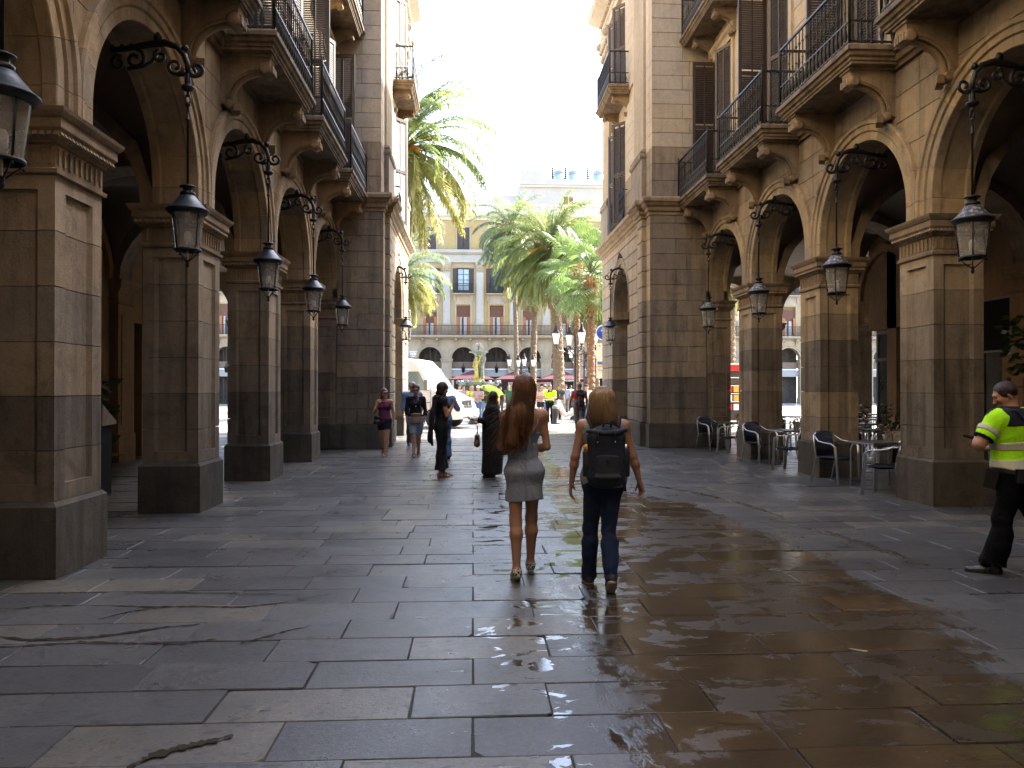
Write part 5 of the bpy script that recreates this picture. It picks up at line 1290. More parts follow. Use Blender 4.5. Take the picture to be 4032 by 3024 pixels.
def unit(v): v = np.array(v, float); return v / max(1e-9, np.linalg.norm(v))
class Person:
    def __init__(s, loc, face, H, label, group=None, fem=True, vox=.008, skin='skin', shoulder=None, build=1.0, lean=(0, 0)):
        """face = compass direction the chest points to, in degrees: 0 = +y (away from the camera), 90 = -x, 180 = towards the camera"""
        s.T = empty('person', loc, R(face)); tag(s.T, label, 'person', group); s.H = H; s.u = H / 1.70; s.fem = fem; s.vox = vox; s.skin = M[skin]; s.bd = build
        u = s.u; s.sh = (shoulder or (.165 if fem else .195)); s.lean = lean
        s.J = {}; s.hip_w = .088 if fem else .085
        def L(z): return (lean[0] * (z - .9), lean[1] * (z - .9))
        s.pelvis = V3(0, 0, .93); s.chest = V3(*L(1.27), 1.27); s.neckb = V3(*L(1.43), 1.43); s.headc = V3(L(1.58)[0], L(1.58)[1] + .015, 1.585)
        s.headyaw = 0; s.headpitch = 0; s.arms = {}; s.legs = {}; s.dirL = L
        for sd, q in ((-1, 'L'), (1, 'R')):
            s.set_leg(q, 0, 0); s.set_arm(q, (sd * .12, .0, -1), (sd * .05, .15, -1))
    def set_leg(s, q, fwd, flex, out=0.0, toe=0, yaw=0):
        """fwd = thigh angle forward, flex = knee bend, degrees; the foot tips by 'toe'"""
        sd = -1 if q == 'L' else 1; hip = V3(sd * s.hip_w, 0, .90); a = R(fwd); th = np.array([sd * out, math.sin(a), -math.cos(a)]); th /= np.linalg.norm(th); knee = hip + th * .425
        b = R(fwd - flex); sh = np.array([sd * out * .3, math.sin(b), -math.cos(b)]); sh /= np.linalg.norm(sh); ank = knee + sh * .40; s.legs[q] = (hip, knee, ank, R(toe), R(yaw))
    def turn_legs(s, ang):
        c, sn = math.cos(ang), math.sin(ang)
        def rz(v): return V3(v[0] * c - v[1] * sn, v[0] * sn + v[1] * c, v[2])
        for q in 'LR': h, k, a, t, y = s.legs[q]; s.legs[q] = (rz(h), rz(k), rz(a), t, y + ang)
    def set_arm(s, q, up, fore, lu=.275, lf=.245, roll=None, curl=.5, splay=.15):
        sd = -1 if q == 'L' else 1; sh = V3(s.dirL(1.39)[0] + sd * s.sh, s.dirL(1.39)[1], 1.385); el = sh + unit(up) * lu; wr = el + unit(fore) * lf; s.arms[q] = (sh, el, wr, unit(fore), roll, curl)
    def ground(s):
        low = min(float(s.legs[q][2][2]) - (.07 if s.legs[q][3] < .2 else .10) for q in 'LR'); s.T.location[2] = -low * s.u; return s
    def hp(s, p):   # head local -> body local
        x, y, z = p; c, sn = math.cos(s.headpitch), math.sin(s.headpitch); y, z = y * c + z * sn, -y * sn + z * c; c, sn = math.cos(s.headyaw), math.sin(s.headyaw); x, y = x * c - y * sn, x * sn + y * c
        return (s.headc[0] + x, s.headc[1] + y, s.headc[2] + z)
    # ---- primitive sets
    def torso(s, F, g=0.0, lo=None, hi=None, bust=True):
        b = s.bd; L = s.dirL; cl = []
        if lo is not None: cl.append(((0, 0, lo), (0, 0, -1)))
        if hi is not None: cl.append(((0, 0, hi), (0, 0, 1)))
        cl = cl or None; sw = s.sh
        f = s.fem
        F.cap((-.062, -.005, .92), (.062, -.005, .92), .112 * b, k=.05, sc=(1, .82, 1), clip=cl, grow=g)
        for sg in (-1, 1): F.ball((sg * .06, -.045, .90), (.080 if f else .08) * b, k=.06, clip=cl, grow=g)
        F.cap((-.04, *L(1.08)[1:], 1.08), (.04, *L(1.08)[1:], 1.08), (.088 if f else .105) * b, k=.06, sc=(1, .85, 1), clip=cl, grow=g)
        F.cap((0, 0, .95), (*L(1.25), 1.25), .10 * b, .105 * b, k=.05, sc=(1, .8, 1), clip=cl, grow=g)
        F.cap((L(1.27)[0] - sw * .38, L(1.27)[1], 1.27), (L(1.27)[0] + sw * .38, L(1.27)[1], 1.27), (.098 if f else .115) * b, k=.06, sc=(1, .85, 1), clip=cl, grow=g)
        F.cap((L(1.37)[0] - sw * .72, L(1.37)[1] - .01, 1.365), (L(1.37)[0] + sw * .72, L(1.37)[1] - .01, 1.365), .062 * (b if b > 1 else 1), k=.06, clip=cl, grow=g)
        F.cap((L(1.40)[0] - sw * .45, L(1.40)[1] - .015, 1.40), (L(1.40)[0] + sw * .45, L(1.40)[1] - .015, 1.40), .042, k=.05, clip=cl, grow=g)
        if f and bust:
            for sg in (-1, 1): F.ball((L(1.26)[0] + sg * .07, L(1.26)[1] + .085, 1.26), .055, k=.04, clip=cl, grow=g)
    def arm(s, F, q, g=0.0, frac=1.0, fore=0.0, k=.025, deltoid=True):
        sh, el, wr, d, _, _ = s.arms[q]; b = s.bd; f = s.fem
        r1, r2, r3, r4 = (.043, .034, .036, .022) if f else (.052, .041, .043, .027); r1 *= b; r2 *= b
        if deltoid: F.ball(sh - V3(0, 0, .005), (.05 if f else .06), k=.05, grow=g)
        e = sh + (el - sh) * frac; cl = None
        if frac < 1: n = (el - sh) / np.linalg.norm(el - sh); cl = [(e, n)]; F.cap(sh, e + n * .05, r1, r1 + (r2 - r1) * frac, k=.035, clip=cl, grow=g)
        else: F.cap(sh, el, r1, r2, k=.035, grow=g)
        if fore > 0 and frac >= 1:
            m = el + (wr - el) * .3; e2 = el + (wr - el) * fore; n = (wr - el) / np.linalg.norm(wr - el); cl = [(e2, n)] if fore < 1 else None
            F.cap(el, m, r2, r3, k=k, clip=cl, grow=g); F.cap(m, e2 + (n * .03 if fore < 1 else 0), r3, r4 if fore >= 1 else r3 + (r4 - r3) * fore, k=k, clip=cl, grow=g)
    def hand(s, F, q):
        sh, el, wr, d, roll, curl = s.arms[q]; sd = -1 if q == 'L' else 1
        n = unit(roll) if roll is not None else unit((-sd, .25, 0)); n = unit(n - d * float(n @ d)); w = np.cross(d, n); w = w * 1.0  # palm faces n, w across the knuckles
        thumb_side = w * (1 if float(w @ V3(0, 1, .3)) > 0 else -1)
        S = .92 if s.fem else 1.04
        for i in range(4):
            o = (1.5 - i) * .021 * S; base = wr + thumb_side * o * .5; kn = wr + d * .082 * S + thumb_side * o
            F.cap(base, kn, .0155 * S, .0125 * S, k=.012)
            fl = (.044, .049, .046, .036)[i] * S; dd = d; p = kn
            for j, ln in enumerate((fl, fl * .62, fl * .48)):
                a = curl * (.7 + .25 * j + .08 * i); dd = unit(dd * math.cos(a) + n * math.sin(a)) if j or True else dd
                e = p + dd * ln; F.cap(p, e, (.0098 - .001 * j) * S, (.0090 - .001 * j) * S, k=.003); p = e
        t0 = wr + d * .018 * S + thumb_side * .022; t1 = t0 + unit(thumb_side * .75 + d * .65 + n * .35) * .042 * S; t2 = t1 + unit(d * .85 + n * .5 + thumb_side * .1) * .034 * S
        F.cap(wr + d * .01, t0, .016, .0145 * S, k=.01); F.cap(t0, t1, .0145 * S, .0115 * S, k=.006); F.cap(t1, t2, .0112 * S, .0085 * S, k=.004)
    def leg(s, F, q, g=0.0, frac=1.0, calf=0.0, k=.03, loose=0.0, flare=0.0, clipz=None):
        hip, kn, an, toe, yw = s.legs[q]; b = s.bd; f = s.fem; r1, r2, r3, r4 = (.083, .05, .049, .032) if f else (.082, .054, .052, .037); r1 *= b
        e = hip + (kn - hip) * frac; n = (kn - hip) / np.linalg.norm(kn - hip); cl = [(e, n)] if frac < 1 else None
        F.cap(hip + V3(0, 0, .01), (e + n * .05) if frac < 1 else kn, r1, r1 + (r2 - r1) * frac + flare * .6, k=.04, clip=cl, grow=g)
        if calf > 0 and frac >= 1:
            sk = an - kn; n = sk / np.linalg.norm(sk); back = unit(np.cross(n, V3(1, 0, 0))); back = back if back[1] < 0 else -back
            m = kn + sk * .28 + back * .018; e = kn + sk * calf; cl = [(e, n)] if calf < 1 else None
            F.cap(kn, m, r2 * (1.0), r3 + .004, k=k, clip=cl, grow=g); F.cap(m, e + (n * .04 if calf < 1 else 0), r3 + .003, (r4 if calf >= 1 else r3 + (r4 - r3) * calf) + loose, k=k, clip=cl, grow=g + loose * .4)
    def foot(s, F, q, g=0.0, clip=None, k=.02, sole=False):
        hip, kn, an, toe, yw = s.legs[q]; c, sn = math.cos(toe), math.sin(toe)
        def P(x, y, z): y2, z2 = y * c - z * sn * -1, -y * sn * 1.0 + z * c; y2 = y * c + z * sn; xx = x * math.cos(yw) - y2 * math.sin(yw); yy = x * math.sin(yw) + y2 * math.cos(yw); return V3(an[0] + xx, an[1] + yy, an[2] + z2)
        sc = (1, 1, 1); r = 1.0 if s.fem else 1.12
        F.cap(P(0, 0, 0), P(0, -.02, -.03), .034, .032, k=.02, grow=g, clip=clip); F.cap(P(0, -.03, -.042), P(0, .06, -.045), .032 * r, .033 * r, k=k, grow=g, clip=clip); F.cap(P(0, .0, -.01), P(0, .10, -.045), .03, .026 * r, k=k, grow=g, clip=clip)
        F.cap(P(0, .06, -.047), P(0, .155 * r, -.055), .036 * r, .026 * r, k=k, grow=g, clip=clip); s._P = P
        return P
    def head(s, F, hair_only=False):
        h = s.hp; f = s.fem; k = .02
        F.ball(h((0, -.012, .03)), .086, k=.02, sc=(.92, 1.1, 1.06)); F.cap(h((0, .03, -.02)), h((0, .052, -.078)), .062, .036, k=.03)
        for sg in (-1, 1):
            F.cap(h((sg * .035, .03, -.03)), h((sg * .022, .055, -.085)), .034, .022, k=.02); F.cap(h((sg * .079, -.012, .012)), h((sg * .083, -.018, -.028)), .013, .009, k=.006, sc=(1, 1, 1))
            F.ball(h((sg * .036, .062, -.012)), .022, k=.015)   # cheeks
        F.cap(h((0, .078, .022)), h((0, .104, -.022)), .009, .0125, k=.01); F.ball(h((-.011, .094, -.026)), .009, k=.006); F.ball(h((.011, .094, -.026)), .009, k=.006)
        F.cap(h((-.03, .076, .038)), h((.03, .076, .038)), .013, k=.015); F.cap(h((-.014, .086, -.053)), h((.014, .086, -.053)), .0085, k=.006); F.cap(h((-.012, .084, -.064)), h((.012, .084, -.064)), .008, k=.006); F.ball(h((0, .074, -.092)), .02, k=.012)
        n0 = s.neckb; F.cap(n0 + V3(0, -.01, -.03), np.array(h((0, -.015, -.05))), (.050 if f else .062), (.046 if f else .057), k=.03)
    def skin_body(s, feet=True, hands='LR', arms='LR'):
        F = Field(s.vox, .03); s.torso(F); s.head(F)
        for q in 'LR':
            s.leg(F, q, calf=1.0); s.foot(F, q)
            s.arm(F, q, fore=1.0)
            if q in hands: s.hand(F, q)
        F.h = s.vox / 1.0; o = put('body', F.mesh('body', s.skin), s.T); o.scale = (s.u,) * 3; return o
    def add(s, name, F, m, kind=None):
        o = put(name, F.mesh(name, m), s.T); o.scale = (s.u,) * 3
        if kind: o['kind'] = kind
        return o
    def mb(s, name, b, m, fix=True):
        o = b.build(name, m, s.T, fix=fix); o.scale = (s.u,) * 3; return o
    def face(s, glasses=False, eyes=True, lips=True):
        if eyes and not glasses:
            for sg in (-1, 1):
                e = MB(); c = s.hp((sg * .031, .071, .018)); e.lathe([(0, -.011), (.008, -.008), (.011, 0), (.008, .008), (0, .011)], c, 8); s.mb('eye', e, M['iris'])
        if lips:
            e = MB(); a, b_, c = s.hp((-.022, .088, -.058)), s.hp((0, .0965, -.058)), s.hp((.022, .088, -.058)); e.tube([a, b_, c], [.003, .0055, .003], 6); s.mb('mouth', e, M['lip'])
        if glasses:
            e = MB()
            for sg in (-1, 1):
                pts = [s.hp((sg * (.032 + .025 * math.cos(t)), .096 - .008 * abs(.5 + .5 * math.cos(t)), .017 + .018 * math.sin(t))) for t in [i * math.pi / 5 for i in range(10)]]
                c = s.hp((sg * .032, .099, .017)); ce = s.hp((sg * .032, .085, .017)); n = len(pts); e.add(pts + [c, ce], [(i, (i + 1) % n, n) for i in range(n)] + [((i + 1) % n, i, n + 1) for i in range(n)])
                e.tube([s.hp((sg * .056, .088, .022)), s.hp((sg * .082, .03, .02)), s.hp((sg * .085, -.015, .01))], .003, 4)
            e.tube([s.hp((-.01, .1, .02)), s.hp((.01, .1, .02))], .003, 4); s.mb('sunglasses', e, M['lens'], False)
    def shoes(s, m, sole=None, q='LR', low=False, g=.007):
        for x in q:
            F = Field(s.vox, .02); an = s.legs[x][2]
            P = s.foot(F, x, g); c0 = P(0, 0, -.012 if low else .02); up = unit(P(0, 0, 1) - P(0, 0, 0)); bt = P(0, 0, -.084); F.clips = [(c0, up), (bt, -up)]; s.add('shoe', F, m)
            if sole:
                F = Field(s.vox, .02); P = s.foot(F, x, g + .004); F.clips = [(P(0, 0, -.064), up), (P(0, 0, -.094), -up)]; s.add('shoe_sole', F, sole)
    def sandals(s, m):
        for x in 'LR':
            F = Field(s.vox, .02); P = s.foot(F, x, .006); up = unit(P(0, 0, 1) - P(0, 0, 0)); F.clips = [(P(0, 0, -.068), up), (P(0, 0, -.094), -up)]; s.add('sandal_sole', F, m)
            b = MB()
            for (y, zz, w) in ((.10, -.012, .042), (.055, .004, .044)):
                b.tube([P(-w, y, -.06), P(-w * .7, y, zz - .005), P(0, y + .01, zz + .004), P(w * .7, y, zz - .005), P(w, y, -.06)], .007, 4)
            b.tube([P(-.038, .0, -.05), P(-.036, -.03, -.01), P(0, -.06, -.005), P(.036, -.03, -.01), P(.038, 0, -.05)], .006, 4); s.mb('sandal_strap', b, m)
    def hair(s, m, style='short', seed=0, fold=.003):
        F = Field(s.vox, .02); h = s.hp
        F.ball(h((0, -.022, .045)), .094, k=.02, sc=(.97, 1.08, 1.04)); 
        cut = [(h((0, .052, .03)), unit(np.array(h((0, 1, -.45))) - np.array(h((0, 0, 0)))))]
        F.clips = cut
        if style == 'bob':
            F.cap(h((-.05, -.03, .04)), h((-.065, -.03, -.07)), .045, .035, k=.03); F.cap(h((.05, -.03, .04)), h((.065, -.03, -.07)), .045, .035, k=.03); F.cap(h((0, -.06, .03)), h((0, -.07, -.08)), .06, .045, k=.03)
            F.cap(h((-.04, .045, .085)), h((.055, .05, .06)), .028, .03, k=.02)
        if style == 'neck': F.cap(h((0, -.06, .03)), h((0, -.06, -.06)), .06, .05, k=.03)
        if style == 'buzz': F.P = []; F.ball(h((0, -.018, .036)), .0895, k=.02, sc=(.93, 1.1, 1.06)); F.clips = [(h((0, .05, .05)), unit(np.array(h((0, 1, -.25))) - np.array(h((0, 0, 0))))), (h((0, -.02, -.03)), (0, .35, -1))]
        if style == 'long':
            for a in (-1, 0, 1): F.cap(h((a * .05, -.03, .05)), h((a * .07, -.06, -.22)), .05, .035, k=.03)
        if style == 'curly': F.ball(h((0, -.03, .05)), .105, k=.02)
        w = waves(fold, 60, seed, (1, 1, .12)); F.fold = w; return s.add('hair', F, m)
def strands(P, m, guides, name='hair_strands', r=.0022, seed=1):
    b = MB()
    for g in guides: b.tube(g, [r * (1 - .75 * i / (len(g) - 1)) for i in range(len(g))], 3)
    o = P.mb(name, b, m, False); o['kind'] = 'stuff'; return o
# ------------------------------------------------------------------ the three large figures
M['dress'] = fabric('grey_blue_pinstripe_cotton', (.15, .18, .235), kind='pin', c2=(.35, .38, .43), sc=62, wr=1.0, wsc=7)
M['checker'] = fabric('checkerboard_canvas', (.62, .57, .46), kind='check', c2=(.04, .035, .03), sc=52, wr=.1)
M['canvas'] = fabric('cream_canvas', (.6, .56, .47))
M['jeans'] = fabric('dark_blue_denim', (.010, .02, .055), kind='denim', c2=(.022, .045, .10), wr=1.0, wsc=11); M['tank'] = fabric('grey_marl_jersey', (.24, .26, .28), wr=.6)
M['pack'] = fabric('dark_blue_grey_nylon', (.022, .028, .04), .6, wr=.5, wsc=14); M['pack2'] = fabric('charcoal_pack_panel', (.03, .033, .04), .7, wr=.25, wsc=12); M['strap'] = mat('black_webbing', (.012, .012, .014), .7)
M['orange'] = mat('orange_bottle_cap', (.9, .33, .01), .4); M['hivis'] = fabric('fluorescent_yellow_jersey', (.42, .95, .01), .8, .05, wr=.9, wsc=8); M['navy'] = fabric('navy_polo_cloth', (.012, .014, .022), wr=.6); M['reflect'] = mat('silver_reflective_tape', (.5, .5, .36), .5, bump=.1)
M['trouser'] = fabric('black_uniform_trousers', (.005, .005, .006), wr=1.0, wsc=9); _b = M['trouser'].node_tree.nodes['Principled BSDF']; _b.inputs['Specular IOR Level'].default_value = .08; _b.inputs['Sheen Weight'].default_value = 0
M['blk'] = fabric('black_cotton', (.012, .012, .014), wr=.9); M['silver'] = mat('silver_bracelet', (.6, .58, .55), .25, 1)

# --- young woman in the pinstriped dress
p = Person((.43, 6.36, 0), 3, 1.66, 'young woman with long auburn hair in a short grey pinstriped dress and checkerboard shoes', 'two women walking away side by side', vox=.0075, shoulder=.162, build=.90)
p.hip_w = .075; p.set_leg('L', -3, 6, 0, 22, 4); p.set_leg('R', 12, 2, .0, 0, -6); p.legs['R'] = (p.legs['R'][0], p.legs['R'][1], p.legs['R'][2], 0, R(-8))
p.set_arm('R', (.13, -.03, -1), (-.45, .75, -.15), roll=(0, 0, 1), curl=.6); p.set_arm('L', (-.14, -.02, -1), (.45, .8, -.12), roll=(0, 0, 1), curl=.6); p.headyaw = R(-4); p.headpitch = R(4)
p.ground(); p.skin_body(); p.face()
F = Field(.0075, .03); F.torso = None; p.torso(F, .007, .80, 1.235)
F.cap((-.052, -.01, .88), (-.052, -.01, .60), .108, .110, k=.05, sc=(1, .82, 1)); F.cap((.052, -.01, .88), (.052, -.01, .60), .108, .110, k=.05, sc=(1, .82, 1)); F.clips = [((0, 0, .655), (.06, .02, -1)), ((0, -.1, 1.238), (0, -.10, 1))]
wa = waves(.0045, 26, 3, (1, 1, .5)); wb = waves(.006, 55, 8, (.25, .25, 1.2))
F.fold = lambda X, Y, Z: wa(X, Y, Z) + wb(X, Y, Z) * np.exp(-((Z - 1.03) / .13) ** 2) + wb(X * .8, Y, Z * .6 + X * .5) * .6 * np.exp(-((Z - .80) / .09) ** 2)
p.add('dress', F, M['dress'])
b = MB(); b.tube([(0, -.115, 1.235), (0, -.10, 1.12), (0, -.145, .93), (0, -.125, .72), (0, -.118, .67)], .0025, 4); p.mb('dress_seam', b, M['dress'])
for sg in (-1, 1):
    b = MB(); b.tube([(sg * .075, -.088, 1.225), (sg * .105, -.083, 1.31), (sg * .122, -.062, 1.385), (sg * .12, -.01, 1.435), (sg * .10, .05, 1.39), (sg * .085, .12, 1.27)], .0035, 4, flat=2); p.mb('shoulder_strap', b, M['dress'])
p.shoes(M['checker'], M['sole'], low=True)
F = Field(.0075, .03); h = p.hp
F.ball(h((0, -.02, .045)), .096, k=.02, sc=(.97, 1.06, 1.05)); F.cap(h((-.02, -.045, .03)), (-.075, -.105, 1.36), .082, .085, k=.04, sc=(1, .7, 1)); F.cap((-.06, -.10, 1.40), (-.13, -.125, 1.17), .085, .055, k=.04, sc=(1, .62, 1)); F.cap((-.12, -.12, 1.2), (-.185, -.12, 1.04), .05, .018, k=.04, sc=(1, .6, 1)); F.cap(h((.03, -.04, .02)), (.025, -.095, 1.32), .07, .045, k=.04, sc=(1, .7, 1)); F.cap((-.02, -.10, 1.36), (-.04, -.125, 1.12), .06, .02, k=.05, sc=(1, .6, 1))
w1 = waves(.0045, 75, 4, (1.2, 1.2, .10)); w2 = waves(.006, 30, 5, (1.2, 1, .18)); F.fold = lambda X, Y, Z: w1(X - .25 * (1.4 - Z), Y, Z) + w2(X - .25 * (1.4 - Z), Y, Z); F.clips = [(h((0, .055, .03)), (0, 1, -.35))]
p.add('hair', F, M['hair_br'])
rr = random.Random(2); G = []
for i in range(560):
    a = rr.uniform(-1.5, 1.5); x0 = .08 * math.sin(a); st = Vector(h((x0, -.03 - .075 * math.cos(a) + rr.uniform(-.01, .01), .10 - .05 * abs(a) + rr.uniform(-.02, .03)))); k = rr.random(); tx = -.35 + .40 * (k ** .7) + rr.gauss(0, .03); ln = rr.uniform(.30, .70) - abs(k - .35) * .14
    c1 = Vector((st.x * 1.05 - .01, min(st.y, -.08) - .03, st.z - .16)); e = Vector((tx, -.14 + rr.uniform(-.025, .03), st.z - ln)); c2 = Vector((c1.x * .5 + e.x * .5 - .02, -.155 + rr.uniform(-.02, .01), c1.z * .5 + e.z * .5)); ph = rr.uniform(0, 6); am = rr.uniform(.003, .016)
    pts = []
    for j in range(11):
        t = j / 10; q = st * (1 - t) ** 3 + c1 * 3 * t * (1 - t) ** 2 + c2 * 3 * t * t * (1 - t) + e * t ** 3; q = q + Vector((am * t * math.sin(ph + t * 9), am * t * math.cos(ph + t * 7), 0)); pts.append(q)
    G.append(pts)
strands(p, M['hair_br'], G, r=.0024)

# --- woman with the backpack
p = Person((1.06, 6.12, 0), -2, 1.60, 'woman with blond hair, dark roll top backpack and blue jeans walking on the wet stones', 'two women walking away side by side', vox=.0075, shoulder=.178, build=1.06)
p.hip_w = .072; p.set_leg('L', 8, 4, .08, 0, 5); p.set_leg('R', -12, 22, -.09, 38, -4); p.set_arm('L', (-.24, -.02, -1), (-.12, .22, -1), roll=(.8, -.2, 0), curl=.45); p.set_arm('R', (.30, -.02, -1), (.28, .12, -1), roll=(-.8, -.4, 0), curl=.75); p.headyaw = R(-16)
p.ground(); p.skin_body(); p.face()
F = Field(.0075, .03); p.torso(F, .012, .80, 1.40); F.holes = []
for sg in (-1, 1): F.holes.append(((sg * (p.sh + .045), -.2, 1.44), (sg * (p.sh + .045), .2, 1.44), .07)); F.holes.append(((sg * (p.sh + .05), -.2, 1.36), (sg * (p.sh + .05), .2, 1.36), .055))
F.cap((-.07, 0, .95), (.07, 0, .95), .125, k=.05, sc=(1, .85, 1), clip=[((0, 0, .85), (0, 0, -1))]); F.clips = [((0, 0, .86), (0, 0, -1))]; F.fold = waves(.005, 22, 1, (1, 1, .6)); p.add('tank_top', F, M['tank'])
F = Field(.0075, .03); p.torso(F, .012, None, .96)
for q in 'LR': p.leg(F, q, .013, calf=1.0, loose=.014)
for q in 'LR': a = p.legs[q][2]; F.clips = F.clips
wj = waves(.005, 38, 6, (.5, .5, 1.2)); F.fold = lambda X, Y, Z: wj(X, Y, Z) * (.35 + 1.1 * np.exp(-((Z - .12) / .13) ** 2) + .8 * np.exp(-((Z - .48) / .09) ** 2) + .5 * np.exp(-((Z - .8) / .07) ** 2)); F.clips = [((0, 0, .955), (0, 0, 1))]; p.add('jeans', F, M['jeans'])
b = MB()
for sg in (-1, 1): b.add([(sg * .03, -.155, .905), (sg * .125, -.125, .905), (sg * .12, -.13, .80), (sg * .075, -.150, .78), (sg * .03, -.155, .80)], [(0, 1, 2, 3, 4)])
M['blackshoe'] = mat('black_trainer_mesh', (.015, .015, .016), .7, bump=.3); p.shoes(M['blackshoe'], M['sole'], g=.010)
# backpack
F = Field(.008, .02); F.cap((-.085, -.20, .92), (.085, -.20, .92), .07, k=.03, sc=(1, .9, 1)); F.cap((-.095, -.20, 1.26), (.095, -.20, 1.26), .06, k=.03, sc=(1, .9, 1)); F.cap((0, -.20, .93), (0, -.20, 1.26), .105, .11, k=.05, sc=(1.15, .62, 1)); F.cap((-.10, -.21, .94), (-.11, -.21, 1.25), .05, k=.03); F.cap((.10, -.21, .94), (.11, -.21, 1.25), .05, k=.03)
F.fold = waves(.004, 24, 12, (1, 1, 1)); 
o = put('backpack', None, p.T) if False else None
bp = empty('backpack', (0, 0, 0), 0, p.T); bp.scale = (p.u,) * 3; bp.location = (0, 0, .035)
def bpart(nm, me): return put(nm, me, bp)
bpart('pack_bag', F.mesh('pack_bag', M['pack']))
F = Field(.008, .02); F.cap((-.09, -.275, .93), (.09, -.275, .93), .018, k=.02); F.cap((0, -.262, .94), (0, -.262, 1.10), .02, k=.02, sc=(5, .8, 1)); bpart('front_pocket', F.mesh('front_pocket', M['pack2']))
b = MB(); b.tube([(-.165, -.215, 1.315), (-.08, -.255, 1.30), (0, -.262, 1.295), (.08, -.255, 1.30), (.165, -.215, 1.325)], [.018, .026, .027, .026, .018], 8); bpart('roll_top', b.mesh('roll_top', M['pack']))
b = MB()
for x in (-.085, .06): b.tube([(x, -.24, 1.33), (x, -.287, 1.30), (x, -.282, 1.23)], .008, 4, flat=2)
b.tube([(-.035, -.22, 1.33), (-.03, -.25, 1.375), (0, -.26, 1.385), (.03, -.25, 1.375), (.035, -.22, 1.33)], .009, 6); b.tube([(0, -.288, 1.10), (.004, -.292, 1.04)], .005, 4); bpart('pack_straps', b.mesh('pack_straps', M['strap']))['kind'] = 'stuff'
b = MB()
for x in (-.085, .06): b.lathe([(0, -.297), (.006, -.296), (.006, -.28)], (x, 0, 1.225), 6, 'y')
bpart('snap_studs', b.mesh('snap_studs', M['silver']))['kind'] = 'stuff'
for sg, mm in ((-1, M['orange']), (1, M['silver'])):
    b = MB(); b.lathe([(.03, .93), (.034, .95), (.034, 1.13), (.026, 1.15)], (sg * .165, -.19, 0), 10); bpart('bottle', b.mesh('bottle', M['strap'])); b = MB(); b.lathe([(.027, 1.15), (.028, 1.185), (.015, 1.20), (0, 1.20)], (sg * .165, -.19, 0), 10); bpart('bottle_cap', b.mesh('bottle_cap', mm))
for sg in (-1, 1):
    b = MB(); b.tube([(sg * .10, -.13, 1.30), (sg * .125, -.06, 1.42), (sg * .125, .02, 1.43), (sg * .11, .10, 1.32), (sg * .13, .09, 1.12), (sg * .15, 0, 1.02), (sg * .12, -.14, .95)], [.02, .026, .026, .022, .014, .01, .01], 6, flat=.4); bpart('shoulder_strap', b.mesh('shoulder_strap', M['strap']))
b = MB(); b.tube([(.15, -.16, .95), (.158, -.165, .85), (.165, -.17, .80)], .006, 4, flat=2); bpart('loose_strap', b.mesh('loose_strap', M['strap']))
F = Field(.0075, .03); h = p.hp
F.ball(h((0, -.022, .045)), .100, k=.02, sc=(1.0, 1.06, 1.02)); F.cap(h((-.05, -.03, .04)), h((-.075, -.035, -.13)), .06, .055, k=.04); F.cap(h((.05, -.03, .04)), h((.075, -.035, -.13)), .06, .055, k=.04); F.cap(h((0, -.06, .03)), h((0, -.075, -.15)), .07, .065, k=.04)
w1 = waves(.004, 75, 14, (1.2, 1.2, .10)); F.fold = lambda X, Y, Z: w1(X, Y, Z); F.clips = [(h((0, .045, .03)), unit(np.array(h((0, 1, -.35))) - np.array(h((0, 0, 0))))), (h((0, 0, -.195)), (0, 0, -1))]; p.add('hair', F, M['hair_bl'])
G = []
for i in range(520):
    a = rr.uniform(-2.1, 2.1); st = Vector(h((.06 * math.sin(a), -.025 - .06 * math.cos(a), .135 - .02 * rr.random()))); r_ = rr.uniform(.112, .132); m1 = Vector(h((r_ * .92 * math.sin(a), -.03 - r_ * math.cos(a), .03))); e = Vector(h((r_ * 1.08 * math.sin(a) + rr.gauss(0, .006), -.035 - r_ * 1.02 * math.cos(a), -.175 - rr.uniform(0, .045)))); m2 = Vector(h((r_ * 1.12 * math.sin(a), -.035 - r_ * 1.08 * math.cos(a), -.09)))
    pts = []
    for j in range(8):
        t = j / 7
        q = st * (1 - t) ** 3 + (st * .4 + m1 * .6 + (m1 - st) * .25) * 3 * t * (1 - t) ** 2 + m2 * 3 * t * t * (1 - t) + e * t ** 3; pts.append(q)
    G.append(pts)
strands(p, M['hair_bl'], G, r=.0024)
b = MB(); w_ = p.arms['L'][2]; d = p.arms['L'][3]; a_ = Vector(d).orthogonal().normalized(); c_ = Vector(d).cross(a_)
b.tube([Vector(w_) + (a_ * math.cos(t * .6) + c_ * math.sin(t * .6)) * .03 for t in range(10)], .005, 5); p.mb('bracelet', b, M['silver'])
b = MB(); b.tube([p.hp((.056, .088, .022)), p.hp((.086, .03, .02))], .004, 4); b.tube([p.hp((.03, .1, .02)), p.hp((.058, .092, .02))], .012, 5, flat=.4); p.mb('glasses', b, M['lens'])

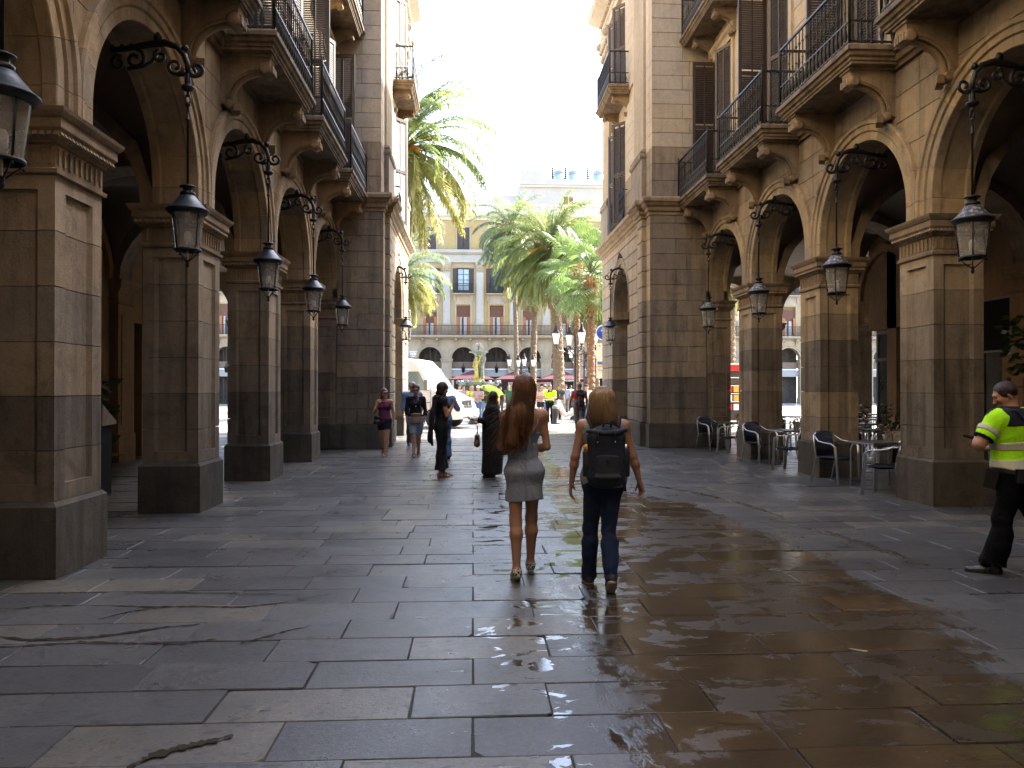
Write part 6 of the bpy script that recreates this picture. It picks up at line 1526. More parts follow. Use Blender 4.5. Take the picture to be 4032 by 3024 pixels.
# --- officer at the right
p = Person((4.66, 6.30, 0), 22, 1.67, 'large police officer in fluorescent yellow shirt, seen from behind at the nearest lantern pier', 'police officers', fem=False, vox=.0085, shoulder=.20, build=1.2, lean=(0, .03))
p.skin = M['skin']; p.set_leg('L', 14, 4, .0, 0, 0); p.set_leg('R', -26, 14, .02, 30, 0); p.set_arm('L', (-.50, .22, -.78), (.78, .55, .28), roll=(.5, -.8, 0), curl=1.3); p.set_arm('R', (.1, .3, -1), (-.7, .7, -.1), roll=(0, 0, 1), curl=1.3); p.headpitch = R(26); p.headyaw = R(44); p.turn_legs(R(42)); p.headc = p.headc + V3(0, .03, -.005)
p.ground(); p.skin_body(); p.face()
p.hair(M['hair_dk'], 'buzz')
F = Field(.0085, .03); p.torso(F, .028, .955, 1.40, False)
for q in 'LR': p.arm(F, q, .026, frac=.74)
F.fold = waves(.006, 20, 31, (1, 1, .7)); p.add('hivis_shirt', F, M['hivis'])
F = Field(.0085, .03); p.torso(F, .036, 1.335, 1.45, False); F.cap(p.neckb + V3(0, 0, -.02), p.neckb + V3(0, .01, .045), .078, .072, k=.02)
for q in 'LR': sh, el = p.arms[q][:2]; F.ball(sh, .062, k=.03, grow=.03, clip=[(sh + V3(0, 0, -.005), (0, 0, -1))])
F.clips = [(np.array([p.dirL(1.4)[0], p.dirL(1.4)[1], 1.492]), (0, 0, 1))]; p.add('navy_yoke', F, M['navy'])
for z in (1.12, .962):
    F = Field(.0085, .03); p.torso(F, .039, z, z + .05, False); p.add('reflective_band', F, M['reflect'])
for q in 'LR':
    sh, el = p.arms[q][:2]; n = (el - sh) / np.linalg.norm(el - sh); F = Field(.0085, .03); F.cap(sh, el, .052 * p.bd, .041 * p.bd, grow=.037); F.clips = [(sh + n * .155, n), (sh + n * .105, -n)]; p.add('reflective_band', F, M['reflect'])
    F = Field(.0085, .03); F.cap(sh, el, .052 * p.bd, .041 * p.bd, grow=.033); F.clips = [(sh + n * .212, n), (sh + n * .192, -n)]; p.add('sleeve_cuff', F, M['navy'])
F = Field(.0085, .03); p.torso(F, .022, None, .985, False)
for q in 'LR': p.leg(F, q, .022, calf=.97, loose=.035)
wj = waves(.007, 30, 16, (.5, .5, 1.1)); F.fold = lambda X, Y, Z: wj(X, Y, Z) * (.4 + .8 * np.exp(-((Z - .15) / .15) ** 2) + .6 * np.exp(-((Z - .5) / .1) ** 2)); F.clips = [((0, 0, .985), (0, 0, 1))]; p.add('trousers', F, M['trouser'])
F = Field(.0085, .03); p.torso(F, .034, .925, .965, False); p.add('duty_belt', F, M['black_leather'])
b = MB(); b.obox((-.195, .05, .86), (.03, 0, 0), (0, .055, .01), (0, -.02, .085)); b.obox((-.14, -.14, .9), (.03, -.02, 0), (.02, .03, 0), (0, 0, .06)); p.mb('belt_pouch', b, M['black_leather'])
b = MB(); b.obox((.16, -.13, .88), (.022, .012, 0), (-.012, .02, 0), (0, 0, .06)); b.tube([(.16, -.13, .94), (.16, -.13, .99)], .008, 5); p.mb('radio', b, M['strap'])
b = MB(); b.box(.145, .175, -.157, -.152, .84, .88); p.mb('radio_label', b, M['enamel'])
b = MB(); b.tube([(-.14, .0, 1.475), (-.11, -.10, 1.455), (-.03, -.172, 1.33), (.05, -.182, 1.18), (.11, -.176, 1.06), (.17, -.145, .98)], .013, 6, flat=.5); p.mb('chest_strap', b, M['strap'])
b = MB(); w_ = p.arms['L'][2]; el = p.arms['L'][1]; q0 = Vector(el + (w_ - el) * .86); d = Vector(p.arms['L'][3]); a_ = d.orthogonal().normalized(); c_ = d.cross(a_); b.tube([q0 + (a_ * math.cos(t * .6) + c_ * math.sin(t * .6)) * .034 for t in range(11)], .011, 6); p.mb('wristwatch', b, M['strap'])
p.shoes(M['black_leather'], M['strap'], g=.012)
wl = (p.arms['L'][2] + p.arms['R'][2]) / 2 + V3(0, .09, .03); b = MB(); b.obox(tuple(wl), (.038, 0, 0), (0, .07, .02), (0, -.002, .006)); p.mb('phone', b, M['lens'])
# ------------------------------------------------------------------ the other people
M['purple'] = fabric('purple_print_cotton', (.13, .025, .07), kind='print', c2=(.3, .12, .2), sc=45); M['dshort'] = fabric('dark_denim_shorts', (.012, .016, .03)); M['ldenim'] = fabric('light_denim', (.22, .30, .42), kind='denim', c2=(.38, .46, .56)); M['blueshirt'] = fabric('light_blue_shirt', (.17, .26, .45)); M['grey_tr'] = fabric('grey_trousers', (.08, .09, .11))
M['white_c'] = fabric('white_cotton', (.72, .71, .68)); M['red'] = fabric('red_vest', (.5, .015, .012)); M['acid'] = fabric('grey_shorts', (.10, .10, .105), kind='denim', c2=(.18, .18, .18)); M['beige'] = fabric('beige_cap', (.34, .28, .18)); M['pinkc'] = fabric('pink_cardigan', (.52, .30, .32)); M['yell'] = fabric('yellow_green_top', (.52, .60, .04)); M['plaidr'] = fabric('red_plaid_shirt', (.5, .46, .44), kind='plaid', c2=((.32, .05, .06), (.08, .09, .2)), sc=9); M['plaidb'] = fabric('blue_plaid_shorts', (.5, .55, .58), kind='plaid', c2=((.05, .25, .42), (.05, .08, .12)), sc=5)
M['charc'] = fabric('charcoal_tshirt', (.045, .045, .05)); M['green'] = fabric('dark_green_top', (.03, .09, .045)); M['turq'] = fabric('turquoise_pattern', (.08, .3, .3), kind='print', c2=(.4, .25, .1), sc=20); M['blue_j'] = fabric('blue_jeans', (.05, .10, .22), kind='denim', c2=(.1, .18, .32)); M['paper'] = mat('white_paper', (.7, .72, .78), .6)
def top(p, m, lo=.93, sleeve=.5, g=.012, name='shirt', hi=1.44, seed=1, amp=.005, fore=0.0):
    F = Field(p.vox, .03); p.torso(F, g, lo, hi)
    if sleeve > 0:
        for q in 'LR': p.arm(F, q, g + .002, frac=min(1, sleeve), fore=fore)
    else:
        for sg in (-1, 1): F.holes.append(((sg * (p.sh + .05), -.2, 1.42), (sg * (p.sh + .05), .2, 1.42), .075))
    F.fold = waves(amp, 24, seed, (1, 1, .6)); return p.add(name, F, m)
def pants(p, m, calf=1.0, g=.013, loose=.015, name='trousers', seed=2, hi=.965, frac=1.0, amp=.005, flare=0):
    F = Field(p.vox, .03); p.torso(F, g, None, hi)
    for q in 'LR': p.leg(F, q, g, frac=frac, calf=calf if frac >= 1 else 0, loose=loose, flare=flare)
    F.fold = waves(amp, 30, seed, (.6, .6, 1)); F.clips = [((0, 0, hi), (0, 0, 1))]; return p.add(name, F, m)
def cap_hat(p, m, back=False):
    F = Field(p.vox, .01); h = p.hp; F.ball(h((0, -.012, .05)), .098, sc=(.95, 1.08, .95)); F.clips = [(h((0, 0, .048)), (0, 0, -1))]
    sg = -1 if back else 1; F.cap(h((0, sg * .07, .052)), h((0, sg * .13, .045)), .05, .05, k=.01, sc=(1.1, 1, .25)); p.add('cap', F, m)
def bag(p, c, s, m, strap=None, name='handbag', r=.02):
    F = Field(p.vox, .01); x, y, z = s; F.cap((c[0] - x, c[1], c[2] - z), (c[0] + x, c[1], c[2] - z), y, k=.03); F.cap((c[0] - x * .8, c[1], c[2] + z), (c[0] + x * .8, c[1], c[2] + z), y * .7, k=.03); F.cap((c[0], c[1], c[2] - z), (c[0], c[1], c[2] + z), y * 1.0, k=.03, sc=(x / y * .9, 1, 1)); F.cap((c[0] - x * .7, c[1], c[2] - z * .5), (c[0] + x * .7, c[1], c[2] - z * .3), y * 1.08, k=.03)
    F.fold = waves(.004, 40, 3); p.add(name, F, m)
    if strap: b = MB(); b.tube(strap, .008, 5, flat=.5); p.mb('bag_strap', b, m)
GW = 'pedestrians in the shaded passage'
# D: purple top, hand at mouth
p = Person((-2.08, 17.9, 0), 172, 1.60, 'woman in a purple sleeveless top and dark shorts, hand at her mouth', GW, vox=.012, build=1.05)
p.set_leg('L', 16, 6, 0, 0, 0); p.set_leg('R', -12, 18, 0, 20, 0); p.set_arm('R', (.25, .45, -1), (-.62, .45, .95), roll=(0, -1, 0), curl=1.0); p.set_arm('L', (-.22, -.05, -1), (-.1, .2, -1)); p.headyaw = R(42); p.ground(); p.skin_body(); p.face(True); top(p, M['purple'], .86, 0, .014, 'tank_top', 1.36); pants(p, M['dshort'], frac=.5, g=.014, name='shorts'); p.hair(M['hair_mid'], 'long', 3); p.sandals(M['brown_leather']); bag(p, (.15, .16, .93), (.07, .035, .07), M['black_leather'], [(.12, .17, 1.0), (.0, .16, 1.25), (-.1, .02, 1.44), (-.05, -.1, 1.3)], 'shoulder_bag')
# E: black top, light shorts, tan bag
p = Person((-1.33, 17.7, 0), 184, 1.68, 'woman in sunglasses, black top and light denim shorts with a tan bag', GW, vox=.012)
p.set_leg('R', 18, 6, -.08, 0, 0); p.set_leg('L', -8, 18, -.05, 20, 0); p.set_arm('L', (-.20, .0, -1), (.05, .3, -1), roll=(.8, 0, 0)); p.set_arm('R', (.20, .0, -1), (-.05, .3, -1)); p.headpitch = R(8); p.ground(); p.skin_body(); p.face(True); top(p, M['blk'], .93, 1, .012, 'black_top', 1.43, fore=.55)
F = Field(.012, .02); p.torso(F, .0145, 1.26, 1.46); F.clips = [((0, .10, 1.2), (0, -1, 0)), ((0, .02, 1.26), (.75, 0, -.6)), ((0, .02, 1.26), (-.75, 0, -.6))]; p.add('grey_collar', F, M['tank'])
F = Field(.012, .02); p.torso(F, .018, 1.29, 1.46); F.clips = [((0, .10, 1.2), (0, -1, 0)), ((0, .02, 1.30), (.72, 0, -.6)), ((0, .02, 1.30), (-.72, 0, -.6))]; p.add('neckline', F, p.skin)
pants(p, M['ldenim'], frac=.86, g=.02, name='shorts', loose=.02, flare=.02); p.hair(M['hair_dk'], 'neck', 2); p.sandals(M['black_leather']); bag(p, (0, .20, .93), (.12, .035, .09), M['tan_leather'], [(-.12, .2, 1.0), (-.14, .12, 1.1), (-.05, .1, 1.4), (.08, .0, 1.46)]); b = MB(); b.lathe([(0, -.02), (.014, -.01), (.014, .01), (0, .02)], (0, .135, 1.21), 8); b.tube([(-.05, .10, 1.42), (0, .13, 1.24), (.05, .10, 1.42)], .003, 4); p.mb('pendant', b, M['silver'])
# F: man behind her
p = Person((-1.68, 21.0, 0), 184, 1.76, 'grey haired man in light blue shirt half hidden behind the tan bag woman', GW, fem=False, vox=.016)
p.set_leg('L', 14, 4); p.set_leg('R', -10, 14, 0, 20); p.set_arm('L', (-.25, 0, -1), (.1, .5, -1)); p.ground(); p.skin_body(); p.face(); top(p, M['blueshirt'], .86, 1, .018, fore=.6); pants(p, M['grey_tr'], 1.0); p.hair(M['hair_gr'], 'curly', 4); p.shoes(M['blue_j'], M['sole'])
# G: woman in black with jacket
p = Person((-.56, 13.65, 0), -78, 1.69, 'woman in black with short dark hair, jacket slung over her shoulder, standing in profile', GW, vox=.010, build=1.1)
p.set_leg('L', 3, 0, 0, 0, 0); p.set_leg('R', -3, 0, 0, 0, 0); p.set_arm('R', (.18, .22, -1), (-.30, .50, .80), roll=(-.5, -.6, .3), curl=1.2); p.set_arm('L', (-.15, .12, -1), (-.02, .25, -1)); p.headyaw = R(8); p.headpitch = R(14); p.ground(); p.skin_body(); p.face(); top(p, M['blk'], .80, .36, .016, 'black_tunic', 1.42, amp=.007); pants(p, M['blk'], .82, .02, .035, 'cropped_trousers', amp=.008, flare=.03); p.hair(M['hair_dk'], 'bob', 5); p.sandals(M['black_leather'])
F = Field(.010, .03); F.cap((.10, -.12, 1.44), (.12, -.20, 1.10), .055, .085, k=.03, sc=(1.2, .6, 1)); F.cap((.12, -.20, 1.15), (.12, -.24, .72), .085, .10, k=.04, sc=(1.3, .5, 1)); F.cap((.14, -.22, .85), (.16, -.20, .60), .035, .03, k=.03); F.cap((.12, .02, 1.44), (.10, -.12, 1.44), .035, .045, k=.03); F.fold = waves(.010, 22, 44, (1, 1, .4)); p.add('slung_jacket', F, M['blk'])
# H: man in blue shirt behind G
p = Person((-.66, 17.2, 0), 10, 1.66, 'man in a light blue shirt mostly hidden behind the standing woman in black', GW, fem=False, vox=.016)
p.set_leg('L', 10, 4); p.set_leg('R', -8, 10, 0, 15); p.set_arm('R', (.45, .1, -.8), (-.5, .4, .9)); p.ground(); p.skin_body(); top(p, M['blueshirt'], .86, 1, .022, fore=.4); pants(p, M['blue_j'], 1.0); p.hair(M['hair_dk'], 'buzz', 4); p.shoes(M['black_leather'])
# I: woman in black robe
p = Person((.34, 13.6, 0), 84, 1.53, 'short woman in a long black robe and dark headscarf holding out a slip of paper', GW, vox=.010, build=1.15)
p.skin = M['skin']; p.set_arm('L', (-.05, .35, -1), (.05, .95, .12), roll=(0, 0, 1), curl=.5); p.set_arm('R', (.15, .15, -1), (-.1, .8, -.1), roll=(0, 0, 1), curl=.9); p.headpitch = R(-4); p.ground(); p.skin_body(); p.face()
F = Field(.010, .04); p.torso(F, .03, None, 1.42)
for q in 'LR': p.arm(F, q, .024, fore=.72)
F.cap((0, -.01, 1.2), (0, .0, .14), .175, .185, k=.06, sc=(1.2, 1.15, 1)); F.cap((-.12, .0, 1.34), (.12, .0, 1.34), .12, k=.06); F.clips = [((0, 0, .07), (0, 0, -1))]; F.fold = waves(.012, 20, 9, (1.2, 1.2, .25)); p.add('black_robe', F, M['blk'])
F = Field(.010, .03); h = p.hp; F.ball(h((0, -.03, .035)), .108); F.cap(h((0, -.05, -.03)), h((0, -.05, -.16)), .085, .11, k=.04); F.cap(h((0, .02, -.13)), h((0, .03, -.2)), .07, .10, k=.04); F.clips = [(h((0, .052, .0)), unit(np.array(h((0, 1, .25))) - np.array(h((0, 0, 0)))))] ; F.fold = waves(.005, 26, 2); p.add('headscarf', F, M['hair_dk'])
wl = p.arms['L'][2] + V3(0, .12, .02); b = MB(); b.obox(tuple(wl + V3(0, .05, .03)), (.035, .01, .0), (0, .055, .03), (0, -.001, .002)); p.mb('slip_of_paper', b, M['paper']); wr = p.arms['R'][2]; bag(p, (float(wr[0]) - .03, float(wr[1]) + .03, .72), (.10, .05, .08), M['brown_leather'], [(wr[0] - .10, wr[1] + .03, .80), (wr[0] - .04, wr[1] + .03, 1.02), (wr[0] + .03, wr[1] + .03, 1.02), (wr[0] + .06, wr[1] + .03, .80)]); p.shoes(M['black_leather'])
# J: man in the red vest
p = Person((3.70, 26.2, 0), -4, 1.80, 'man in a red vest, grey shorts and backwards beige cap carrying a rucksack', GW, fem=False, vox=.014, skin='skin_d')
p.set_leg('L', 10, 4); p.set_leg('R', -10, 12, 0, 25); p.set_arm('L', (-.35, -.1, -1), (-.15, .2, -1)); p.set_arm('R', (.2, .1, -1), (.0, .5, -.8)); p.ground(); p.skin_body(); top(p, M['red'], .82, 0, .022, 'red_vest'); pants(p, M['acid'], frac=1.0, calf=.12, g=.03, loose=.03, name='shorts'); cap_hat(p, M['beige'], True); p.shoes(M['blackshoe'], M['sole'], g=.012)
F = Field(.014, .03); F.cap((-.06, -.22, 1.02), (.06, -.22, 1.02), .11, k=.05); F.cap((-.07, -.22, 1.32), (.07, -.22, 1.32), .10, k=.05, sc=(1, .8, 1)); F.cap((0, -.30, 1.0), (0, -.30, 1.2), .06, k=.03); F.cap((-.08, -.25, 1.42), (.08, -.25, 1.42), .045, k=.02); F.cap((.08, -.25, .85), (.04, -.27, 1.0), .05, k=.04); F.fold = waves(.008, 30, 1); p.add('rucksack', F, M['strap'])
# K: second officer
p = Person((3.58, 35.1, 0), 178, 1.74, 'distant police officer in fluorescent yellow polo standing and looking at his phone', 'police officers', fem=False, vox=.016)
p.set_leg('L', 2, 0, .06); p.set_leg('R', 2, 0, .06); p.set_arm('L', (-.25, .1, -1), (.55, .7, -.05), roll=(0, 0, 1)); p.set_arm('R', (.25, .1, -1), (-.55, .7, -.05), roll=(0, 0, 1)); p.headpitch = R(28); p.ground(); p.skin_body(); p.hair(M['hair_dk'], 'buzz'); top(p, M['hivis'], .98, .7, .018, 'hivis_shirt'); pants(p, M['trouser'], 1.0, .018, .03, hi=.995); p.shoes(M['black_leather'], g=.012)
F = Field(.016, .03); p.torso(F, .030, .93, .985); p.add('duty_belt', F, M['black_leather']); F = Field(.016, .03); p.torso(F, .022, 1.05, 1.10); p.add('reflective_band', F, M['reflect']); F = Field(.016, .03); p.torso(F, .024, 1.36, 1.47); p.add('navy_collar', F, M['navy'])
GS = 'people gathered in the sunlit square'
def simple(u, y, H, face, label, tm, bm, hm, style='short', fem=True, hat=None, arms=None, short=1.0, name='shirt', z=0, sleeve=.5, back=False, glasses=False, skin='skin'):
    p = Person((upos(u, y), y, z), face, H, label, GS, fem=fem, vox=.018, skin=skin)
    p.set_leg('L', 6, 2); p.set_leg('R', -5, 6, 0, 8)
    if arms:
        for q, a in arms.items(): p.set_arm(q, *a)
    p.ground(); p.skin_body(); top(p, tm, .90, sleeve, .016, name); 
    if short >= 1: pants(p, bm, 1.0)
    else: pants(p, bm, frac=short, g=.02, name='shorts', flare=.02)
    if hat: cap_hat(p, hat, back)
    else: p.hair(hm, style)
    if glasses: p.face(True, lips=False)
    p.shoes(M['white_c'] if fem else M['blackshoe']); return p
fold_ = {'L': ((-.2, .25, -1), (.9, .5, .05)), 'R': ((.2, .25, -1), (-.9, .5, .1))}
simple(1168, 36, 1.68, 170, 'long haired woman in a pink cardigan and navy skirt left of the distant officer', M['pinkc'], M['dshort'], M['hair_dk'], 'long', arms=fold_, short=.45, sleeve=1, glasses=True)
simple(1176, 39, 1.76, 120, 'dark haired man in white between the pink cardigan and the distant officer', M['white_c'], M['blue_j'], M['hair_dk'], fem=False)
simple(1208, 37.5, 1.76, 182, 'man in a charcoal tee and blue plaid shorts right of the distant officer', M['charc'], M['plaidb'], M['hair_mid'], fem=False, short=.8, glasses=True)
q = simple(1151, 33, 1.5, 60, 'stooping person in loose pale denim behind the young woman in the dress', M['ldenim'], M['ldenim'], M['hair_gr'], fem=False, sleeve=1)
simple(1233, 52, 1.75, 20, 'man in white tee walking beyond the white scooter', M['white_c'], M['charc'], M['hair_dk'], fem=False)
simple(1267, 31, 1.74, 150, 'man with a dark cap and white shirt beside the fan palm trunk', M['white_c'], M['blue_j'], None, fem=False, hat=M['navy'])
simple(1133, 48, 1.76, 190, 'man in a white tee and cap before the maroon umbrellas', M['white_c'], M['grey_tr'], None, fem=False, hat=M['white_c'])
simple(1019, 37, 1.70, 190, 'blond woman in a yellow green top and black trousers touching her face', M['yell'], M['blk'], M['hair_bl'], 'long', arms={'R': ((.1, .35, -1), (-.3, .3, 1)), 'L': ((-.2, 0, -1), (0, .3, -1))}, glasses=True)
simple(1033, 36, 1.70, 165, 'man in a red plaid shirt, white cap and blue jeans beside the yellow top', M['plaidr'], M['blue_j'], None, fem=False, hat=M['white_c'], arms=fold_, sleeve=.6)
simple(1047, 36.5, 1.70, 190, 'long haired woman in dark green leaning under the lime umbrella', M['green'], M['ldenim'], M['hair_mid'], 'long', arms={'R': ((.35, .25, -1), (-.5, .4, .3)), 'L': ((-.2, .2, -1), (.3, .6, .1))})
simple(1071, 38, 1.62, 150, 'person in a lime vest and mottled cap right of the umbrella', M['yell'], M['ldenim'], None, fem=True, hat=M['beige'])
simple(1081, 42, 1.68, 190, 'man in navy and white behind the lime vest', M['navy'], M['charc'], M['hair_dk'], fem=False)
simple(974, 38, 1.82, 20, 'tall person in a pale pink shirt near the nose of the white van', M['pinkc'], M['white_c'], M['hair_gr'], fem=False, sleeve=.6)
simple(984, 37, 1.36, 150, 'child in a turquoise patterned top reaching towards the pink shirt', M['turq'], M['white_c'], M['hair_mid'], 'neck', arms={'R': ((.5, .4, -.6), (.6, .3, -.3)), 'L': ((-.2, 0, -1), (0, .3, -1))}, sleeve=0)
simple(992, 47, 1.75, 200, 'dark haired man in white standing under the fountain basin', M['white_c'], M['turq'], M['hair_dk'], fem=False)
simple(1186, 47, 1.70, 185, 'woman in white top and dark shorts standing far behind the distant officer', M['white_c'], M['dshort'], M['hair_mid'], 'long', short=.5)
simple(1222, 44, 1.78, 170, 'man in light blue shirt far back between plaid shorts and the scooter', M['blueshirt'], M['grey_tr'], M['hair_dk'], fem=False)
simple(1099, 44, 1.74, 175, 'man in dark green tee just left of the long haired walker', M['green'], M['charc'], M['hair_mid'], fem=False)
simple(1108, 52, 1.66, 10, 'woman in turquoise print top far behind the robed woman', M['turq'], M['white_c'], M['hair_bl'], 'long', sleeve=0)
simple(1001, 42, 1.72, 200, 'person in a red plaid shirt deep in the crowd by the van bonnet', M['plaidr'], M['charc'], M['hair_dk'], fem=False)
simple(1143, 40, 1.70, 195, 'woman in yellow green tee partly hidden by the long haired walker', M['yell'], M['ldenim'], M['hair_dk'], 'long')
# lime umbrella held in the group
T = empty('lime_umbrella', (upos(1062, 36.9), 36.9, 1.50)); T.scale = (.72,) * 3; tag(T, 'open lime green umbrella held over the group beside the fountain', 'umbrella')
M['lime'] = foliage_mat('lime_umbrella_cloth', (.30, .62, .03), (.34, .66, .04), (.38, .68, .05), .6)
b = MB(); n = 8; rings = [(0, .28), (.35, .24), (.66, .12), (.88, -.04)]; vs = [(0, 0, .28)]
for r_, z_ in rings[1:]:
    for i in range(16): a = math.pi * 2 * i / 16; k = 1 if i % 2 == 0 else .94; vs.append((r_ * k * math.cos(a), r_ * k * math.sin(a), z_ - (0 if i % 2 == 0 else -.01)))
fs = [(0, 1 + i, 1 + (i + 1) % 16) for i in range(16)] + [(1 + j * 16 + i, 1 + (j + 1) * 16 + i, 1 + (j + 1) * 16 + (i + 1) % 16, 1 + j * 16 + (i + 1) % 16) for j in range(2) for i in range(16)]
b.add(vs, fs, False); o = b.build('canopy', M['lime'], T, fix=False)
b = MB(); b.tube([(0, 0, .34), (0, 0, -.55)], .01, 6); b.build('shaft', M['steel'], T); text_part('936', .22, M['ink'], T, (.45, -.60, .17), (R(62), 0, R(25)), .001); T.rotation_euler = (R(10), R(18), 0)
# ------------------------------------------------------------------ fountain
M['bronze'] = mat('weathered_fountain_iron', (.16, .19, .16), .5, .2, .5, .4, 8, .3, 30); M['ochre'] = mat('ochre_figure', (.42, .35, .06), .55, 0, .5, .3, 8); M['marble'] = mat('pale_wet_stone', (.5, .52, .48), .4, 0, .5, .2, 6, .2, 20); M['pool'] = mat('fountain_water', (.25, .32, .28), .05, 0, 1.0)  # ochre base colour for one figure and the pedestal
fx, fy = upos(1034, 50), 50
T = empty('fountain', (fx, fy, 0)); tag(T, 'iron fountain with standing figures under a round dish rising from a wide basin', 'fountain')
b = MB(); b.lathe([(0, .5), (3.2, .5), (3.3, .55), (3.3, .62), (3.1, .62), (3.1, .35), (3.4, .3), (3.45, 0)], (0, 0, 0), 40); b.build('ground_pool', M['marble'], T)
b = MB(); b.lathe([(3.05, .56), (0, .56)], (0, 0, 0), 40); b.build('pool_water', M['pool'], T)
b = MB(); b.lathe([(.7, .5), (.55, .7), (.4, 1.0), (.5, 1.3), (.9, 1.5), (1.25, 1.72), (1.34, 1.80), (1.36, 1.96), (1.30, 2.0), (1.2, 1.96), (1.0, 1.8), (0, 1.8)], (0, 0, 0), 32); b.build('basin', M['bronze'], T)
for i in range(8):
    a = math.pi * 2 * i / 8 + .2; b = MB(); b.lathe([(0, -.12), (.12, -.08), (.15, 0), (.12, .1), (0, .13)], (1.38 * math.cos(a), 1.38 * math.sin(a), 1.98), 8, 'y'); b.build('basin_mask', M['bronze'], T)
b = MB(); b.lathe([(.42, 1.8), (.42, 2.05), (.36, 2.08), (.34, 2.24), (.40, 2.28), (0, 2.28)], (0, 0, 0), 4); b.build('pedestal', M['ochre'], T)
b = MB(); b.lathe([(.12, 2.28), (.09, 2.6), (.10, 3.3), (.14, 3.7), (.24, 3.84), (.62, 3.94), (.66, 4.0), (.6, 4.02), (.3, 3.98), (.07, 4.02), (.05, 4.25), (.12, 4.33), (.05, 4.38), (.0, 4.45)], (0, 0, 0), 20); b.build('upper_dish', M['bronze'], T)
for i in range(3):
    a = math.pi * 2 * i / 3 - 2.3; px, py = .22 * math.cos(a), .22 * math.sin(a); F = Field(.02, .05); c = lambda x, y, z: (px + x, py + y, z)
    F.cap(c(0, 0, 2.3), c(0, 0, 2.95), .15, .10); F.cap(c(-.05, 0, 2.95), c(.05, 0, 3.25), .10, .10); F.cap(c(-.13, 0, 3.33), c(.13, 0, 3.33), .055); F.cap(c(0, 0, 3.35), c(0, 0, 3.46), .045); F.ball(c(0, 0, 3.56), .085); F.cap(c(-.16, 0, 3.33), c(-.22, -.03, 3.0), .045, .035); F.cap(c(-.22, -.03, 3.0), c(-.1, -.12, 2.85), .035, .03); F.cap(c(.16, 0, 3.33), c(.24, 0, 3.6), .045, .035); F.cap(c(.24, 0, 3.6), c(.14, 0, 3.85), .035, .03); F.fold = waves(.012, 30, i, (1, 1, .2)); put('figure', F.mesh('figure', M['ochre'] if i == 0 else M['bronze']), T)
sp = MB()
rr = random.Random(8)
for i in range(60):
    a = rr.uniform(0, 6.28); l = rr.uniform(.05, .3); x0, y0 = l * math.cos(a), l * math.sin(a); sp.tube([(0, 0, 4.4), (x0 * .6, y0 * .6, 4.52 + rr.uniform(-.05, .08)), (x0 * 1.2, y0 * 1.2, 4.35 - l * .5)], .008, 3)
o = sp.build('water_spray', M['marble'], T); o['kind'] = 'stuff'

# ------------------------------------------------------------------ maroon umbrellas on the far terrace
M['maroon'] = fabric('maroon_canvas', (.045, .006, .014), wr=.4, wsc=3); M['whitepaint'] = mat('white_print', (.75, .73, .72), .6)
for i, (u, lb) in enumerate(((1020, 'maroon terrace umbrella behind the fountain figures'), (1116, 'maroon terrace umbrella between the fountain and the thick palm'), (1212, 'maroon terrace umbrella behind the thick palm trunk'), (820, 'maroon terrace umbrella hidden by the left building'))):
    y = 68; T = empty('terrace_umbrella', (upos(u, y), y, 0)); tag(T, lb, 'umbrella', 'maroon umbrellas of the far terrace')
    b = MB(); h = 2.0; vs = [(-h, -h, 2.36), (h, -h, 2.36), (h, h, 2.36), (-h, h, 2.36), (0, 0, 3.2)]; m4 = [(0, -h * .98, 2.40), (h * .98, 0, 2.40), (0, h * .98, 2.40), (-h * .98, 0, 2.40)]
    vs += m4; b.add(vs, [(0, 5, 4), (5, 1, 4), (1, 6, 4), (6, 2, 4), (2, 7, 4), (7, 3, 4), (3, 8, 4), (8, 0, 4)]); b.build('canopy', M['maroon'], T, fix=False)
    b = MB()
    for (x0, y0, x1, y1) in ((-h, -h, h, -h), (h, -h, h, h), (h, h, -h, h), (-h, h, -h, -h)): b.add([(x0, y0, 2.36), (x1, y1, 2.36), (x1, y1, 2.14), (x0, y0, 2.14)], [(0, 1, 2, 3)])
    b.build('valance', M['maroon'], T, fix=False); b = MB(); b.tube([(0, 0, 0), (0, 0, 3.25)], .035, 8); b.lathe([(.35, 0), (.35, .08), (.05, .12)], (0, 0, 0), 12); b.build('pole', M['shutter'], T); text_part('TOROGAN', .24, M['whitepaint'], T, (-.2 if i == 0 else .3, -h - .02, 2.25), ext=.002)
    # tables and chairs in the umbrella's shade
    b = MB()
for k in range(9):
    x = upos(960 + k * 38, 66); y = 66 + (k % 2) * 1.6; T = empty('terrace_table', (x, y, 0)); tag(T, ('first', 'second', 'third', 'fourth', 'fifth', 'sixth', 'seventh', 'eighth', 'last')[k] + ' small dark table in the row under the maroon umbrellas, counted from the van', 'table', 'small tables of the far terrace'); b = MB(); b.box(-.35, .35, -.35, .35, .72, .75); b.build('tabletop', M['shutter'], T); b = MB(); b.tube([(0, 0, 0), (0, 0, .72)], .03, 6); b.lathe([(.25, 0), (.22, .03), (.03, .05)], (0, 0, 0), 8); b.build('table_leg', M['iron'], T)
# dotted bottle board
T = empty('bottle_board', (upos(1163, 69), 69, 0)); tag(T, 'pale board with eight dark round holes under the umbrellas', 'board'); b = MB(); b.box(-.62, .62, 0, .15, .5, 2.1); b.build('board', M['mull'], T)
for i in range(3):
    for j in range(2): b = MB(); b.lathe([(0, -.02), (.17, -.015), (.17, 0)], (-.3 + .6 * j, 0, .85 + .48 * i), 14, 'y'); b.build('dark_disc', M['shutter'], T)
T['label'] = 'pale board with rows of dark round discs under the umbrellas'

